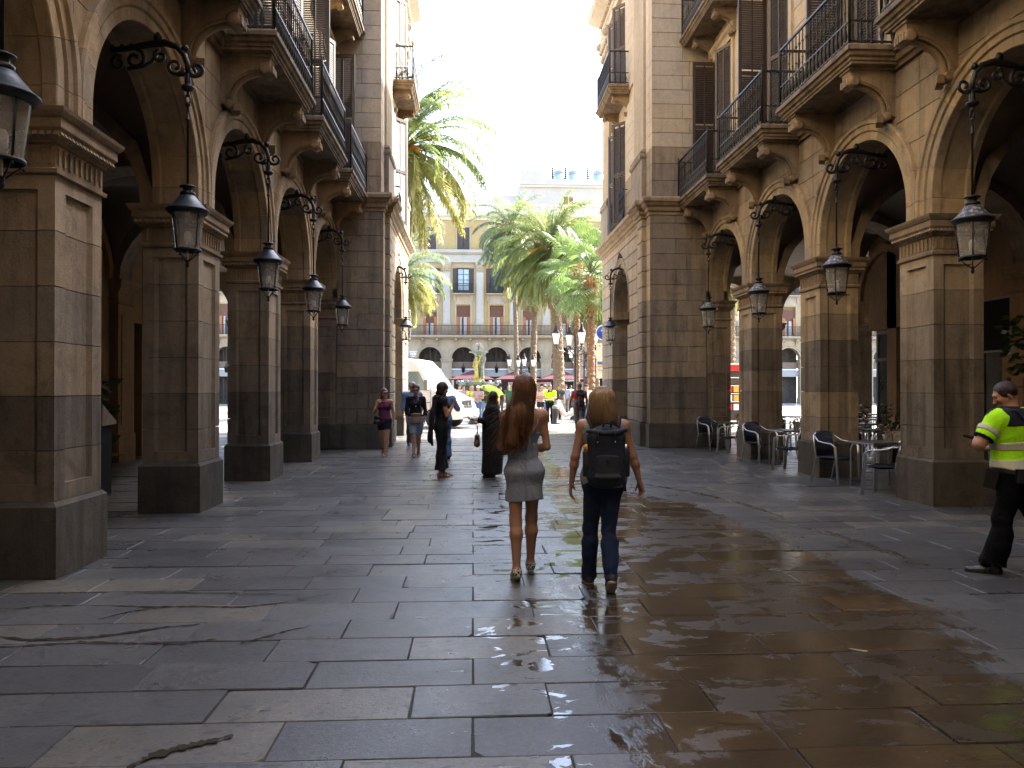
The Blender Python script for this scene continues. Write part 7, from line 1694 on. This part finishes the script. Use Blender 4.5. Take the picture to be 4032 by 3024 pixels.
# ------------------------------------------------------------------ candelabra street lamps
M['lampwhite'] = mat('opal_lamp_glass', (.72, .72, .70), .3)
def street_lamp(x, y, S, label, arms=(0, 90, 180, 270), H=3.6):
    T = empty('street_lamp', (x, y, 0)); tag(T, label, 'street lamp', 'candelabra lamps of the square'); T.scale = (S,) * 3; b = MB()
    b.lathe([(.28, 0), (.28, .12), (.2, .16), (.18, .5), (.22, .55), (.12, .65), (.085, 1.0), (.10, 1.05), (.07, 1.1), (.055, H - .5), (.09, H - .45), (.06, H - .35), (.05, H + .35), (.075, H + .4), (.04, H + .5), (.06, H + .62), (0, H + .78)], (0, 0, 0), 10); b.build('post', M['iron'], T)
    for a in arms:
        A = empty('lamp_arm', (0, 0, 0), R(a), T); b = MB(); b.tube([(.05, 0, H - .35), (.3, 0, H - .3), (.55, 0, H - .18), (.85, 0, H - .12), (1.0, 0, H + .05), (1.02, 0, H + .2)], .03, 6); b.tube(spiral((.32, H + .02), .17, 1.2, -1.5, 1), [.022] * 17, 5); b.build('arm_scroll', M['iron'], A)
        b = MB(); b.lathe([(.10, H + .2), (.11, H + .24), (.20, H + .72), (.205, H + .74)], (1.02, 0, 0), 6, smooth=False); b.build('lamp_glass', M['lampwhite'], A); b = MB(); b.lathe([(.23, H + .74), (.22, H + .78), (.10, H + .95), (.10, H + 1.0), (.06, H + 1.04), (.08, H + 1.12), (0, H + 1.22)], (1.02, 0, 0), 8); b.lathe([(.0, H + .1), (.05, H + .12), (.11, H + .2), (0, H + .21)], (1.02, 0, 0), 6); b.build('lamp_cap', M['iron'], A)
    return T
street_lamp(upos(1126, 50), 50, .80, 'candelabra lamp with pale lanterns between the two slim palm trunks', (10, 100, 190, 280))
street_lamp(upos(1243, 38), 38, 1.0, 'tall candelabra lamp standing nearest, between thick palm and fan palm', (10, 100, 190, 280))
street_lamp(upos(1262, 46), 46, .9, 'candelabra lamp partly hidden behind the nearer lamp post', (20, 110, 200, 290))

# ------------------------------------------------------------------ bollards
for u, lb in ((1021, 'iron bollard at the edge of the sunlit square right of the van nose'), (1200, 'iron bollard beside the distant officer')):
    T = empty('bollard', (upos(u, 33.5), 33.5, 0)); tag(T, lb, 'bollard', 'iron bollards where the passage meets the square'); b = MB(); b.lathe([(.21, 0), (.21, .06), (.14, .09), (.135, .62), (.15, .64), (.15, .68)], (0, 0, 0), 14); b.build('post', M['iron'], T); b = MB(); b.lathe([(.15, .68), (.16, .72), (.15, .78), (.09, .83), (0, .85)], (0, 0, 0), 14); b.build('domed_cap', M['bronze'], T)

# ------------------------------------------------------------------ van
M['vanpaint'] = mat('white_van_paint', (.72, .70, .66), .22, 0, .6, .05, 3); M['tyre'] = mat('tyre_rubber', (.02, .02, .02), .85); M['grey_pl'] = mat('grey_bumper_plastic', (.14, .14, .14), .6); M['lightg'] = mat('clear_headlight', (.55, .57, .58), .1, .3, 1); M['windsc'] = mat('windscreen_glass', (.16, .22, .21), .05, 0, 1.0)
def van(loc, rz, label, S=1.0, plate='0871 FHK'):
    T = empty('parked_van', loc, rz); tag(T, label, 'van', 'white vans in the square'); T.scale = (S,) * 3
    # x forward, nose at x=2.75 ; half width .98
    side = [(-2.9, .45), (-2.95, .7), (-2.9, 2.35), (-2.8, 2.52), (-2.5, 2.6), (.55, 2.62), (.95, 2.55), (1.3, 2.2), (1.85, 1.45), (2.2, 1.28), (2.62, 1.08), (2.78, .85), (2.80, .45), (2.7, .34), (-2.8, .34)]
    b = MB(); n = len(side); secs = ((-.98, .0), (-1.0, .06), (-.98, .9), (-.90, 1.0)); ys = [-.98, -1.0]
    def sec(y, ins):
        return [(x * (1 - ins * .02) if z > .5 else x, y * (1 - .10 * max(0, (z - 1.2)) / 1.4) * (1 - (.10 if x > 2.4 else 0)), z - (ins * .03 if z > 2.3 else 0)) for x, z in side]
    R_ = [sec(-.86, 1) if False else None]
    lay = [sec(-.90, 0), sec(-.99, 1.2), sec(.99, 1.2), sec(.90, 0)]; lay = [sec(-.99, 1.2), sec(-.90, 0), sec(.90, 0), sec(.99, 1.2)]
    vs = sum(lay, []); fs = [(j * n + i, j * n + (i + 1) % n, (j + 1) * n + (i + 1) % n, (j + 1) * n + i) for j in range(3) for i in range(n)] + [list(range(n))[::-1], list(range(3 * n, 4 * n))]
    b.add(vs, fs, False); o = b.build('body', M['vanpaint'], T); md = o.modifiers.new('bevel', 'BEVEL'); md.width = .05; md.segments = 3; md.limit_method = 'ANGLE'; md.angle_limit = R(35)
    for f in o.data.polygons: f.use_smooth = True
    def quadbox(nm, pts, m, th=.012, nrm=(1, 0, .6)):
        b = MB(); nn = Vector(nrm).normalized() * th; vs = [Vector(q) + nn for q in pts] + [Vector(q) - nn * .5 for q in pts]; k = len(pts); b.add(vs, [list(range(k)), list(range(k, 2 * k))[::-1]] + [(i, (i + 1) % k, k + (i + 1) % k, k + i) for i in range(k)]); b.build(nm, m, T)
    quadbox('windscreen', [(1.30, -.78, 2.22), (1.30, .78, 2.22), (1.84, .86, 1.47), (1.84, -.86, 1.47)], M['windsc'], .02, (.8, 0, .6))
    for sg in (-1, 1):
        yy = lambda z: sg * (.99 * (1 - .10 * max(0, z - 1.2) / 1.4) + .004)
        quadbox('side_window', [(.15, yy(1.42), 1.42), (1.62, yy(1.42), 1.42), (1.18, yy(2.1), 2.12), (.25, yy(2.1), 2.12)], M['windsc'], .012, (0, sg, .05))
        b = MB(); b.box(-.05, -.035, sg * .985, sg * 1.0, .5, 2.3); b.box(1.70, 1.715, sg * .985, sg * 1.0, .5, 1.4); b.box(-2.7, 1.7, sg * .985, sg * 1.002, .96, .99); b.build('door_seam', M['grey_pl'], T)['kind'] = 'stuff'
        b = MB(); b.obox((1.62, sg * 1.14, 1.62), (.07, 0, 0), (0, .10, 0), (0, 0, .19)); b.tube([(1.6, sg * .95, 1.45), (1.62, sg * 1.08, 1.5)], .03, 6); o = b.build('wing_mirror', M['grey_pl'], T); md = o.modifiers.new('b', 'BEVEL'); md.width = .03; md.segments = 2
        b = MB(); b.obox((2.50, sg * .72, 1.02), (.17, 0, -.06), (0, .15, 0), (.05, 0, .12)); o = b.build('headlight', M['lightg'], T); md = o.modifiers.new('b', 'BEVEL'); md.width = .04; md.segments = 2
        b = MB(); b.box(2.72, 2.76, sg * .55, sg * .8, .66, .80); b.build('fog_lamp', M['grey_pl'], T)
        for x in (-1.75, 1.85):
            b = MB(); b.lathe([(.19, -.11), (.30, -.115), (.345, -.08), (.345, .08), (.30, .115), (.19, .11)], (x, sg * .90, .345), 22, 'y'); b.build('tyre', M['tyre'], T); b = MB(); b.lathe([(0, -.09), (.08, -.10), (.18, -.07), (.2, -.02), (.2, .07), (0, .09)] if sg < 0 else [(0, .09), (.08, .10), (.18, .07), (.2, .02), (.2, -.07), (0, -.09)], (x, sg * .905, .345), 16, 'y'); b.build('rim', M['steel'], T)
            b = MB(); k = 12
            for i in range(k):
                a0, a1 = math.pi * i / k, math.pi * (i + 1) / k; b.add([(x + .36 * math.cos(a0), sg * .93, .36 + .36 * math.sin(a0)), (x + .36 * math.cos(a1), sg * .93, .36 + .36 * math.sin(a1)), (x + .40 * math.cos(a1), sg * 1.004, .36 + .40 * math.sin(a1)), (x + .40 * math.cos(a0), sg * 1.004, .36 + .40 * math.sin(a0))], [(0, 1, 2, 3)])
            b.build('wheel_arch', M['tyre'], T, fix=False)
            b = MB(); b.lathe([(0, -.01), (.37, -.01), (.37, .01), (0, .01)], (x, sg * .985, .37), 20, 'y'); b.build('wheel_well', M['tyre'], T) if False else None
    b = MB(); b.prism([(2.60, .34), (2.84, .36), (2.90, .5), (2.88, .70), (2.74, .74), (2.6, .74)], -.92, .92, 'y'); o = b.build('bumper', M['vanpaint'], T); md = o.modifiers.new('b', 'BEVEL'); md.width = .04; md.segments = 2
    b = MB(); b.obox((2.76, 0, .90), (.02, 0, -.005), (0, .40, 0), (-.02, 0, .14)); b.build('grille', M['tyre'], T)
    for k in range(5): b = MB(); b.obox((2.79 - .012 * k, 0, .79 + .052 * k), (.012, 0, 0), (0, .40, 0), (0, 0, .010)); b.build('grille_bar', M['steel'], T)
    b = MB(); b.obox((2.79, 0, .9), (.02, 0, 0), (0, .05, 0), (0, 0, .07)); b.build('badge', M['steel'], T)
    b = MB(); b.box(2.895, 2.91, -.26, .26, .52, .63); b.build('number_plate', M['enamel'], T); text_part(plate, .10, M['ink'], T, (2.912, 0, .575), (R(90), 0, R(90)), .001)
    b = MB(); b.box(2.78, 2.87, -.7, .7, .40, .49); b.build('lower_intake', M['tyre'], T)
    return T
van((-2.95, 31.35, 0), R(-22), 'big white high roofed van nosing out from behind the left building', 1.06)
van((34.0, 66, 0), R(70), 'white van parked far off, glimpsed through the right arcade', 1.0, '')

# ------------------------------------------------------------------ scooters / motorbikes
M['scoot'] = mat('white_scooter_panel', (.7, .7, .7), .2); M['scoot_r'] = mat('red_scooter_panel', (.5, .02, .02), .25)
def scooter(loc, rz, body, label, group='parked scooters'):
    T = empty('scooter', loc, rz); tag(T, label, 'scooter', group)
    for x in (-.62, .62):
        b = MB(); b.lathe([(.17, -.05), (.24, -.055), (.265, 0), (.24, .055), (.17, .05)], (x, 0, .265), 20, 'y'); b.build('tyre', M['tyre'], T); b = MB(); b.lathe([(0, -.04), (.17, -.03), (.17, .03), (0, .04)], (x, 0, .265), 12, 'y'); b.build('rim', M['steel'], T)
    F = Field(.02, .06); F.cap((-.7, 0, .55), (-.25, 0, .6), .14, .13); F.cap((-.35, 0, .45), (.15, 0, .30), .12, .09); F.cap((.15, 0, .28), (.42, 0, .75), .09, .12, sc=(1, 1.3, 1)); F.cap((.42, 0, .75), (.45, 0, .98), .12, .07); F.cap((.62, 0, .52), (.75, 0, .5), .08, .06); put('fairing', F.mesh('fairing', body), T)
    F = Field(.02, .05); F.cap((-.7, 0, .74), (-.1, 0, .72), .11, .10, sc=(1, 1, .7)); put('saddle', F.mesh('saddle', M['black_leather']), T)
    b = MB(); b.tube([(.62, 0, .265), (.50, 0, .7), (.42, 0, 1.02)], .03, 6); b.tube([(.36, -.33, 1.04), (.42, -.15, 1.03), (.42, .15, 1.03), (.36, .33, 1.04)], .018, 6); b.build('steering', M['strap'], T)
    for sg in (-1, 1): b = MB(); b.tube([(.4, sg * .2, 1.04), (.42, sg * .24, 1.2)], .007, 4); b.lathe([(0, -.02), (.05, -.01), (.05, .01), (0, .02)], (.42, sg * .26, 1.23), 8, 'x'); b.build('mirror', M['strap'], T)
    b = MB(); b.lathe([(0, 0), (.07, .01), (.09, -.06), (0, -.08)], (.53, 0, .92), 10, 'x'); b.build('headlight', M['lightg'], T)
    return T
scooter((upos(1228, 35.5), 35.5, 0), R(172), M['scoot'], 'white scooter parked beside the man in the red vest')
for i, (x, y, m, l) in enumerate(((16.2, 28.6, 'scoot_r', 'red scooter glimpsed through the arcade behind the café tables'), (17.3, 29.4, 'scoot', 'white scooter parked past the red one behind the café tables'), (18.3, 30.3, 'scoot', 'farther white scooter of the row behind the café tables'), (17.0, 32.5, 'scoot_r', 'red scooter in the second row behind the café tables'))):
    scooter((x, y, 0), R(60 + 12 * i), M[m], l)

# ------------------------------------------------------------------ signs at the right corner
T = empty('road_sign', (upos(1303, 29.6), 29.6, 0)); tag(T, 'round blue road sign above a white parking notice at the right corner', 'road sign')
M['signblue'] = mat('road_sign_blue', (.01, .07, .42), .35); M['signorange'] = mat('notice_orange_band', (.75, .28, .04), .4); M['signlb'] = mat('notice_blue_band', (.02, .16, .42), .4)
b = MB(); b.tube([(0, 0, 0), (0, 0, 4.15)], .035, 8); b.build('pole', M['steel'], T); b = MB(); b.lathe([(0, -.05), (.31, -.05), (.31, -.035), (0, -.035)], (0, 0, 3.78), 28, 'y'); b.build('sign_rim', M['whitepaint'], T); b = MB(); b.lathe([(0, -.056), (.27, -.056), (.27, -.05), (0, -.05)], (0, 0, 3.78), 28, 'y'); b.build('sign_disc', M['signblue'], T)
b = MB(); b.box(-.035, .035, -.062, -.057, 3.62, 3.86); b.add([(-.10, -.06, 3.84), (.10, -.06, 3.84), (0, -.06, 3.98)], [(0, 1, 2)]); b.build('white_arrow', M['whitepaint'], T)
b = MB(); b.box(-.28, .28, -.06, -.04, 1.98, 3.36); b.build('notice_panel', M['enamel'], T); b = MB(); b.box(-.24, .24, -.066, -.06, 2.52, 2.64); b.build('blue_band', M['signlb'], T); b = MB(); b.box(-.24, .24, -.066, -.06, 2.42, 2.48); b.build('orange_band', M['signorange'], T); text_part('Codi', .13, M['ink'], T, (-.08, -.066, 2.30), ext=.001); b = MB(); b.box(-.22, .22, -.064, -.06, 2.72, 2.92); b.box(-.2, .2, -.067, -.063, 2.74, 2.90); b.build('boxed_notice', M['whitepaint'], T)
b = MB(); b.lathe([(0, -.066), (.035, -.066), (.035, -.06)], (-.15, 0, 3.26), 8, 'y'); b.build('crest', M['signorange'], T)
plaque(bld_r, (PVX - .01, 26.75, 3.92), .62, .8, ['PLAÇA', 'REIAL'], R(-90), .16)

# ------------------------------------------------------------------ red kiosk seen through the arches
T = empty('news_kiosk', (upos(1577, 37) + .2, 37, 0)); tag(T, 'red postcard kiosk glimpsed between the farthest piers on the café side', 'kiosk')
M['kred'] = mat('red_kiosk_paint', (.5, .012, .015), .4)
b = MB(); b.box(-1.2, 1.2, 0, 1.6, 2.45, 2.75); b.build('canopy', M['kred'], T); b = MB(); b.box(-1.2, 1.2, -.02, 1.6, 2.76, 2.82); b.build('canopy_edge', M['whitepaint'], T); b = MB(); b.box(-1.1, 1.1, .3, 1.5, 0, 2.45); b.build('cabin', M['shop_in'], T)
for k in range(4): b = MB(); b.box(-1.15, 1.15, .02, .05, .9 + .4 * k, .93 + .4 * k); b.build('display_rail', M['whitepaint'], T)
rr = random.Random(4)
for k in range(22): x = -1.0 + (k % 7) * .33; z = .5 + (k // 7) * .45; b = MB(); b.box(x, x + .24, .0, .03, z, z + .3); b.build('postcard_rack', rr.choice((M['kred'], M['enamel'], M['signorange'], M['paper'])), T)

# ------------------------------------------------------------------ café terrace under the right arcade
M['weave'] = mat('navy_woven_plastic', (.012, .016, .035), .55, 0, .5, .3, 30); M['ttop'] = mat('dark_slate_tabletop', (.055, .05, .048), .35); M['potw'] = mat('white_flowerpot', (.6, .57, .5), .5); M['leaf'] = foliage_mat('dark_potted_leaf', (.02, .045, .015), (.035, .07, .02), (.05, .09, .03), .3); M['petal'] = mat('orange_petals', (.6, .22, .1), .6, var=.4); M['card'] = mat('menu_card_print', (.35, .32, .25), .5, var=.7, scale=18)
def make_chair():
    T = empty('cafe_chair'); al = M['steel']
    for sg in (-1, 1):
        for dy in (0, .028):   # doubled tube: front leg rising into the arm, back to the rear
            b = MB(); o = dy * .9; b.tube([(sg * (.27 + o * .3), .25 + o, 0), (sg * .275, .22 + o, .40), (sg * .285, .20 + o, .62), (sg * .30, .14 + o * .5, .665), (sg * .30, 0, .68), (sg * .29, -.12, .70), (sg * .24, -.24 + o * .3, .78)], .0125, 6); b.build('armrest_leg', al, T)
        b = MB(); b.tube([(sg * .25, -.30, 0), (sg * .25, -.20, .42), (sg * .235, -.25, .66), (sg * .21, -.28, .80)], .0125, 6); b.build('rear_leg', al, T)
    b = MB(); b.tube([(-.23, -.245, .80), (-.15, -.275, .845), (0, -.29, .855), (.15, -.275, .845), (.23, -.245, .80)], .0125, 6); b.tube([(-.25, .2, .41), (.25, .2, .41)], .01, 6); b.tube([(-.245, -.2, .41), (.245, -.2, .41)], .01, 6); b.build('cross_tubes', al, T)['kind'] = 'stuff'
    b = MB(); n = 14; vs = []
    for i in range(n + 1):
        t = i / n; x = -.235 + .47 * t
        for (y, z) in ((.22, .425), (0, .415), (-.19, .43)): vs.append((x, y, z - .012 * math.sin(math.pi * t)))
    b.add(vs + [(x, y, z - .022) for x, y, z in vs], [(i * 3 + j, i * 3 + 3 + j, i * 3 + 4 + j, i * 3 + 1 + j) for i in range(n) for j in range(2)] + [(i * 3 + j + 45, i * 3 + 1 + j + 45, i * 3 + 4 + j + 45, i * 3 + 3 + j + 45) for i in range(n) for j in range(2)])
    for i in range(15): y = -.19 + .41 * i / 14; b.tube([(-.24, y, .43), (0, y, .418), (.24, y, .43)], .008, 4)
    b.build('seat', M['weave'], T)
    b = MB()
    for i in range(17):
        t = i / 16; x = -.20 + .40 * t; c = math.sin(math.pi * t); b.tube([(x * 1.05, -.20 - .01 * c, .44), (x * 1.08, -.235 - .02 * c, .62), (x * 1.02, -.255 - .03 * c, .78 + .06 * c ** .5)], .014, 4, flat=.6)
    for z in (.50, .60, .70, .78): b.tube([(-.215, -.215 - (z - .44) * .12, z), (0, -.235 - (z - .44) * .16, z), (.215, -.215 - (z - .44) * .12, z)], .01, 4)
    b.build('backrest', M['weave'], T)['kind'] = 'stuff'
    return T
def make_table():
    T = empty('cafe_table'); b = MB(); b.box(-.36, .36, -.36, .36, .722, .745); b.build('tabletop', M['ttop'], T); b = MB(); b.ring_rect(-.36, .36, -.36, .36, [(.004, .718), (.006, .735)]); b.build('table_rim', M['steel'], T)
    for i, j in ((-1, -1), (1, -1), (1, 1), (-1, 1)):
        b = MB(); b.tube([(i * .33, j * .33, 0), (i * .33, j * .33, .60), (i * .31, j * .31, .68), (i * .22, j * .22, .715), (i * .05, j * .05, .70)], .017, 6); b.build('leg', M['steel'], T)
    return T
def make_pot(flower=True):
    T = empty('flower_pot'); b = MB(); b.lathe([(.035, 0), (.05, .09), (.054, .095), (.054, .105), (.045, .105), (.04, .09)], (0, 0, 0), 12); b.build('pot', M['potw'], T); b = MB(); r_ = random.Random(1)
    for k in range(90):
        a = r_.uniform(0, 6.28); e = r_.uniform(.1, 1.4); l = r_.uniform(.05, .12); c = Vector((math.cos(a) * math.cos(e) * l, math.sin(a) * math.cos(e) * l, .10 + math.sin(e) * l)); w = Vector((-math.sin(a), math.cos(a), .2)) * .014; u_ = Vector((math.cos(a), math.sin(a), .8)) * .022; b.cur = 1 if k % 2 else 0; b.add([c - w, c + w, c + u_], [(0, 1, 2)])
    b.build('blossom', [M['leaf'], M['petal']], T, fix=False)['kind'] = 'stuff'; return T
def make_menu():
    T = empty('menu_holder')
    for (x, rz) in ((-.075, .15), (.075, -.15)):
        b = MB(); b.box(-.065, .065, -.004, .004, 0, .17); o = b.build('menu_card', M['card'], T, (x, 0, 0)); o.rotation_euler = (R(-6), 0, rz); b = MB(); b.box(-.07, .07, -.006, .006, 0, .012); b.build('card_frame', M['potw'], T, (x, 0, 0), rz)
    return T
ch, tb, pt, mn = make_chair(), make_table(), make_pot(), make_menu(); used = set()
def place(o, x, y, z, rz, label, cat, group):
    c = o if o.name not in used else copy_tree(o); used.add(o.name); c.location = (x, y, z); c.rotation_euler = (0, 0, R(rz)); tag(c, label, cat, group); return c
GC, GT = 'woven café chairs under the right arcade', 'café tables under the right arcade'
wh = ('in the nearest café bay', 'in the middle café bay', 'in the farthest café bay')
for i, y in enumerate((11.55, 14.95, 18.3)):
    place(tb, 6.52, y + .2, 0, 3, 'slate topped aluminium table ' + ('standing ', 'standing ', 'standing ')[i] + wh[i] + ' beside the pavement', 'table', GT)
    place(ch, 6.15, y + .98, 0, 205, 'navy woven chair ' + wh[i] + ' facing the camera, left of its table', 'chair', GC)
    place(ch, 6.22, y - .48, 0, 42, 'navy woven chair ' + wh[i] + ' with its back to the near pier', 'chair', GC)
    place(ch, 7.45, y + .25, 0, 110, 'navy woven chair ' + wh[i] + ' behind its table, deeper in shade', 'chair', GC)
    place(pt, 6.60, y + .22, .745, 20 * i, 'small white pot of orange flowers on the table ' + wh[i], 'flower pot', 'flower pots on the café tables')
    place(mn, 6.66, y + .12, .745, 10, 'folded menu cards standing on the table ' + wh[i], 'menu', 'menu holders on the café tables')
    for j, (tx, ty) in enumerate(((8.4, .2), (9.5, -.5))):
        place(tb, tx, y + ty, 0, 8 * j, 'café table in the gallery shade ' + wh[i] + (', second row', ', by the back wall')[j], 'table', GT)
        place(ch, tx - .5, y + ty + .5, 0, 215, 'woven chair in the gallery shade ' + wh[i] + (', second row, left side', ', back row, left side')[j], 'chair', GC)
        place(ch, tx + .2, y + ty - .75, 0, 10, 'woven chair in the gallery shade ' + wh[i] + (', second row, near side', ', back row, near side')[j], 'chair', GC)
        place(pt, tx, y + ty, .745, 50, 'white flower pot on the shaded table ' + wh[i] + (', second row', ', back row')[j], 'flower pot', 'flower pots on the café tables')
for j, (x, y) in enumerate(((10.9, 20.6), (12.2, 22.0), (11.6, 23.6), (13.4, 24.2), (9.6, 22.6))):
    w_ = ('closest to the gallery corner', 'one row farther from the corner', 'in the middle of the cluster', 'by the sunlit opening', 'nearest the passage side')[j]
    place(tb, x, y, 0, 15 * j, 'terrace table of the square gallery ' + w_, 'table', GT)
    place(ch, x - .7, y + .1, 0, 250 + 10 * j, 'terrace chair of the square gallery left of the table ' + w_, 'chair', GC); place(ch, x + .1, y - .75, 0, 5 + 8 * j, 'terrace chair of the square gallery before the table ' + w_, 'chair', GC)

# plants, board and crates in the nearest right bay
def bushy(name, loc, w, h, n, label, cat='plant', pot=True, seed=1, leaf=.05, group=None):
    T = empty(name, loc); tag(T, label, cat, group); r_ = random.Random(seed)
    if pot: b = MB(); b.lathe([(.16, 0), (.21, .34), (.23, .36), (.23, .40), (.19, .40), (.18, .34)], (0, 0, 0), 14); b.build('planter', M['plinth'], T)
    b = MB()
    for k in range(int(n * .08)): a = r_.uniform(0, 6.28); b.tube([(0, 0, .3), (w * .4 * math.cos(a), w * .4 * math.sin(a), .3 + h * .5), (w * .9 * math.cos(a), w * .9 * math.sin(a), .3 + h * r_.uniform(.5, 1))], .008, 4)
    b.build('stems', M['trunk'], T)['kind'] = 'stuff'
    b = MB()
    for k in range(n):
        a = r_.uniform(0, 6.28); rad = w * math.sqrt(r_.random()); z = .35 + h * r_.random(); c = Vector((rad * math.cos(a), rad * math.sin(a), z)); d = Vector((math.cos(a) + r_.uniform(-.5, .5), math.sin(a) + r_.uniform(-.5, .5), r_.uniform(-.7, .5))).normalized(); s_ = d.orthogonal().normalized(); s_ = (Matrix.Rotation(r_.uniform(0, 6.28), 3, d) @ s_) * leaf * .35; l = leaf * r_.uniform(.8, 1.5)
        b.add([c, c + d * l * .5 + s_, c + d * l, c + d * l * .5 - s_], [(0, 1, 2, 3)])
    b.build('foliage', M['leaf'], T, fix=False)['kind'] = 'stuff'; return T
bushy('potted_plant', (8.15, 10.35, 1.45), .5, .85, 420, 'leafy plant spilling over the crate shelf behind the officer', pot=False, seed=5, leaf=.11)
bushy('potted_plant', (9.2, 15.9, 0), .4, .9, 260, 'bushy potted plant among the shaded tables of the middle bay', seed=6, leaf=.08, group=None)
bushy('potted_plant', (10.1, 19.6, 0), .4, .8, 200, 'potted plant by the gallery corner behind the far tables', seed=7, leaf=.08)
T = empty('crate_shelf', (8.15, 10.2, 0)); tag(T, 'dark wooden crate shelf holding plants behind the officer', 'shelf'); M['crate'] = mat('weathered_crate_wood', (.10, .06, .035), .8, var=.4)
for x in (-.55, .55):
    for y in (-.18, .18): b = MB(); b.box(x - .03, x + .03, y - .03, y + .03, 0, 1.75); b.build('upright', M['crate'], T)
for k in range(4): b = MB(); b.box(-.58, .58, -.2, .2, .22 + .46 * k, .25 + .46 * k); b.build('shelf_board', M['crate'], T)
for k in range(3):
    for j in range(3): b = MB(); b.box(-.52, .52, -.21, -.195, .27 + .46 * k + .12 * j, .36 + .46 * k + .12 * j); b.build('crate_slat', M['crate'], T)
T = empty('menu_board', (10.40, 14.2, 0), R(-90)); tag(T, 'dark framed board hanging on the gallery wall above the plants', 'notice board'); b = MB(); b.box(-.75, .75, -.04, 0, 2.35, 3.35); b.build('panel', M['dark'], T)
for (x0, x1, z0, z1) in ((-.78, .78, 3.35, 3.39), (-.78, .78, 2.31, 2.35), (-.79, -.75, 2.31, 3.39), (.75, .79, 2.31, 3.39)): b = MB(); b.box(x0, x1, -.06, -.0, z0, z1); b.build('board_frame', M['tank'], T)
T.rotation_euler = (0, 0, R(90)); T.rotation_euler = (0, 0, R(-90))
# menu lectern and plants in the left gallery
T = empty('menu_lectern', (-5.25, 9.95, 0), R(12)); tag(T, 'dark cloth covered counter with a sloping wooden top inside the left gallery', 'counter')
b = MB(); b.prism([(-.35, 1.12), (.35, 1.12), (.35, 1.16), (-.35, 1.40)], -.55, .55, 'x'); o = b.build('sloping_top', M['tan_leather'], T); b = MB(); b.box(-.5, .5, -.32, .32, .18, 1.11); b.build('counter_body', M['dark'], T)
for i in (-1, 1):
    for j in (-1, 1): b = MB(); b.lathe([(0, -.02), (.06, -.02), (.06, .02), (0, .02)], (i * .42, j * .26, .06), 10, 'y'); b.box(i * .42 - .02, i * .42 + .02, j * .26 - .02, j * .26 + .02, .06, .2); b.build('castor', M['iron'], T)
bushy('potted_plant', (-6.0, 11.6, 0), .45, 1.3, 300, 'spiky dark plant behind the counter in the left gallery', seed=9, leaf=.22)
# thin trickles of water crossing the dry stones
M['trickle'] = mat('wet_trickle', (.04, .034, .026), .25, 0, .8, .2, 8)
def trickle(pts, w, label, seed):
    r_ = random.Random(seed); n = len(pts); P = []
    for i in range(n - 1):
        for j in range(8): t = j / 8; P.append(Vector((pts[i][0] * (1 - t) + pts[i + 1][0] * t, pts[i][1] * (1 - t) + pts[i + 1][1] * t, .0055)))
    P.append(Vector((*pts[-1], .0055))); L = []; Rr = []; m = len(P)
    for i, q in enumerate(P):
        d = (P[min(i + 1, m - 1)] - P[max(0, i - 1)]).normalized(); s_ = Vector((-d.y, d.x, 0)); ww = w * (.35 + .65 * math.sin(math.pi * min(1, (i + 1) / m * 1.1))) * r_.uniform(.35, 1.9) * 1.15; o = s_ * r_.uniform(-.006, .006); L.append(q + s_ * ww * .5 + o); Rr.append(q - s_ * ww * .5 + o)
    b = MB(); b.add(L + Rr, [(i, i + 1, m + i + 1, m + i) for i in range(m - 1)]); o = b.build('water_trickle', M['trickle'], None, fix=False); o['kind'] = 'stuff'; tag(o, label, 'water trickle')
def G(u, v):
    yc = 2611 / (v - 838); xc = (u - 1106) / 1632 * yc; return (xc * .9987 + yc * .0515, -xc * .0515 + yc * .9987)
trickle([G(-30, 1325), G(90, 1308), G(240, 1309), (G(330, 1312)), G(430, 1310), G(520, 1312), G(600, 1304), G(715, 1283)], .022, 'thin wet trickle running past the nearest left pier toward the dry slabs', 1)
trickle([G(270, 1280), G(400, 1280), G(560, 1283), G(640, 1284)], .016, 'straight thin wet line along a joint, topmost of the trickles', 2)
trickle([G(-30, 1372), G(60, 1383), G(180, 1378), G(260, 1370), G(350, 1356), G(430, 1349)], .030, 'wet trickle sloping up from the left edge, middle of the group', 3)
trickle([G(-30, 1400), G(60, 1396), G(170, 1389), G(300, 1391), G(400, 1388), G(470, 1381)], .030, 'lowest wet trickle of the group at the left edge', 4)
trickle([G(520, 1390), G(560, 1380), G(620, 1364), G(672, 1352)], .020, 'short wet streak between the long trickles and the dry slabs', 5)
trickle([G(215, 1338), G(290, 1320), G(360, 1313)], .018, 'short branching trickle joining the upper wet line', 6)
trickle([G(275, 1659), G(330, 1632), G(400, 1612), G(460, 1600), G(505, 1588)], .040, 'broad wet streak at the bottom left of the ground', 7)
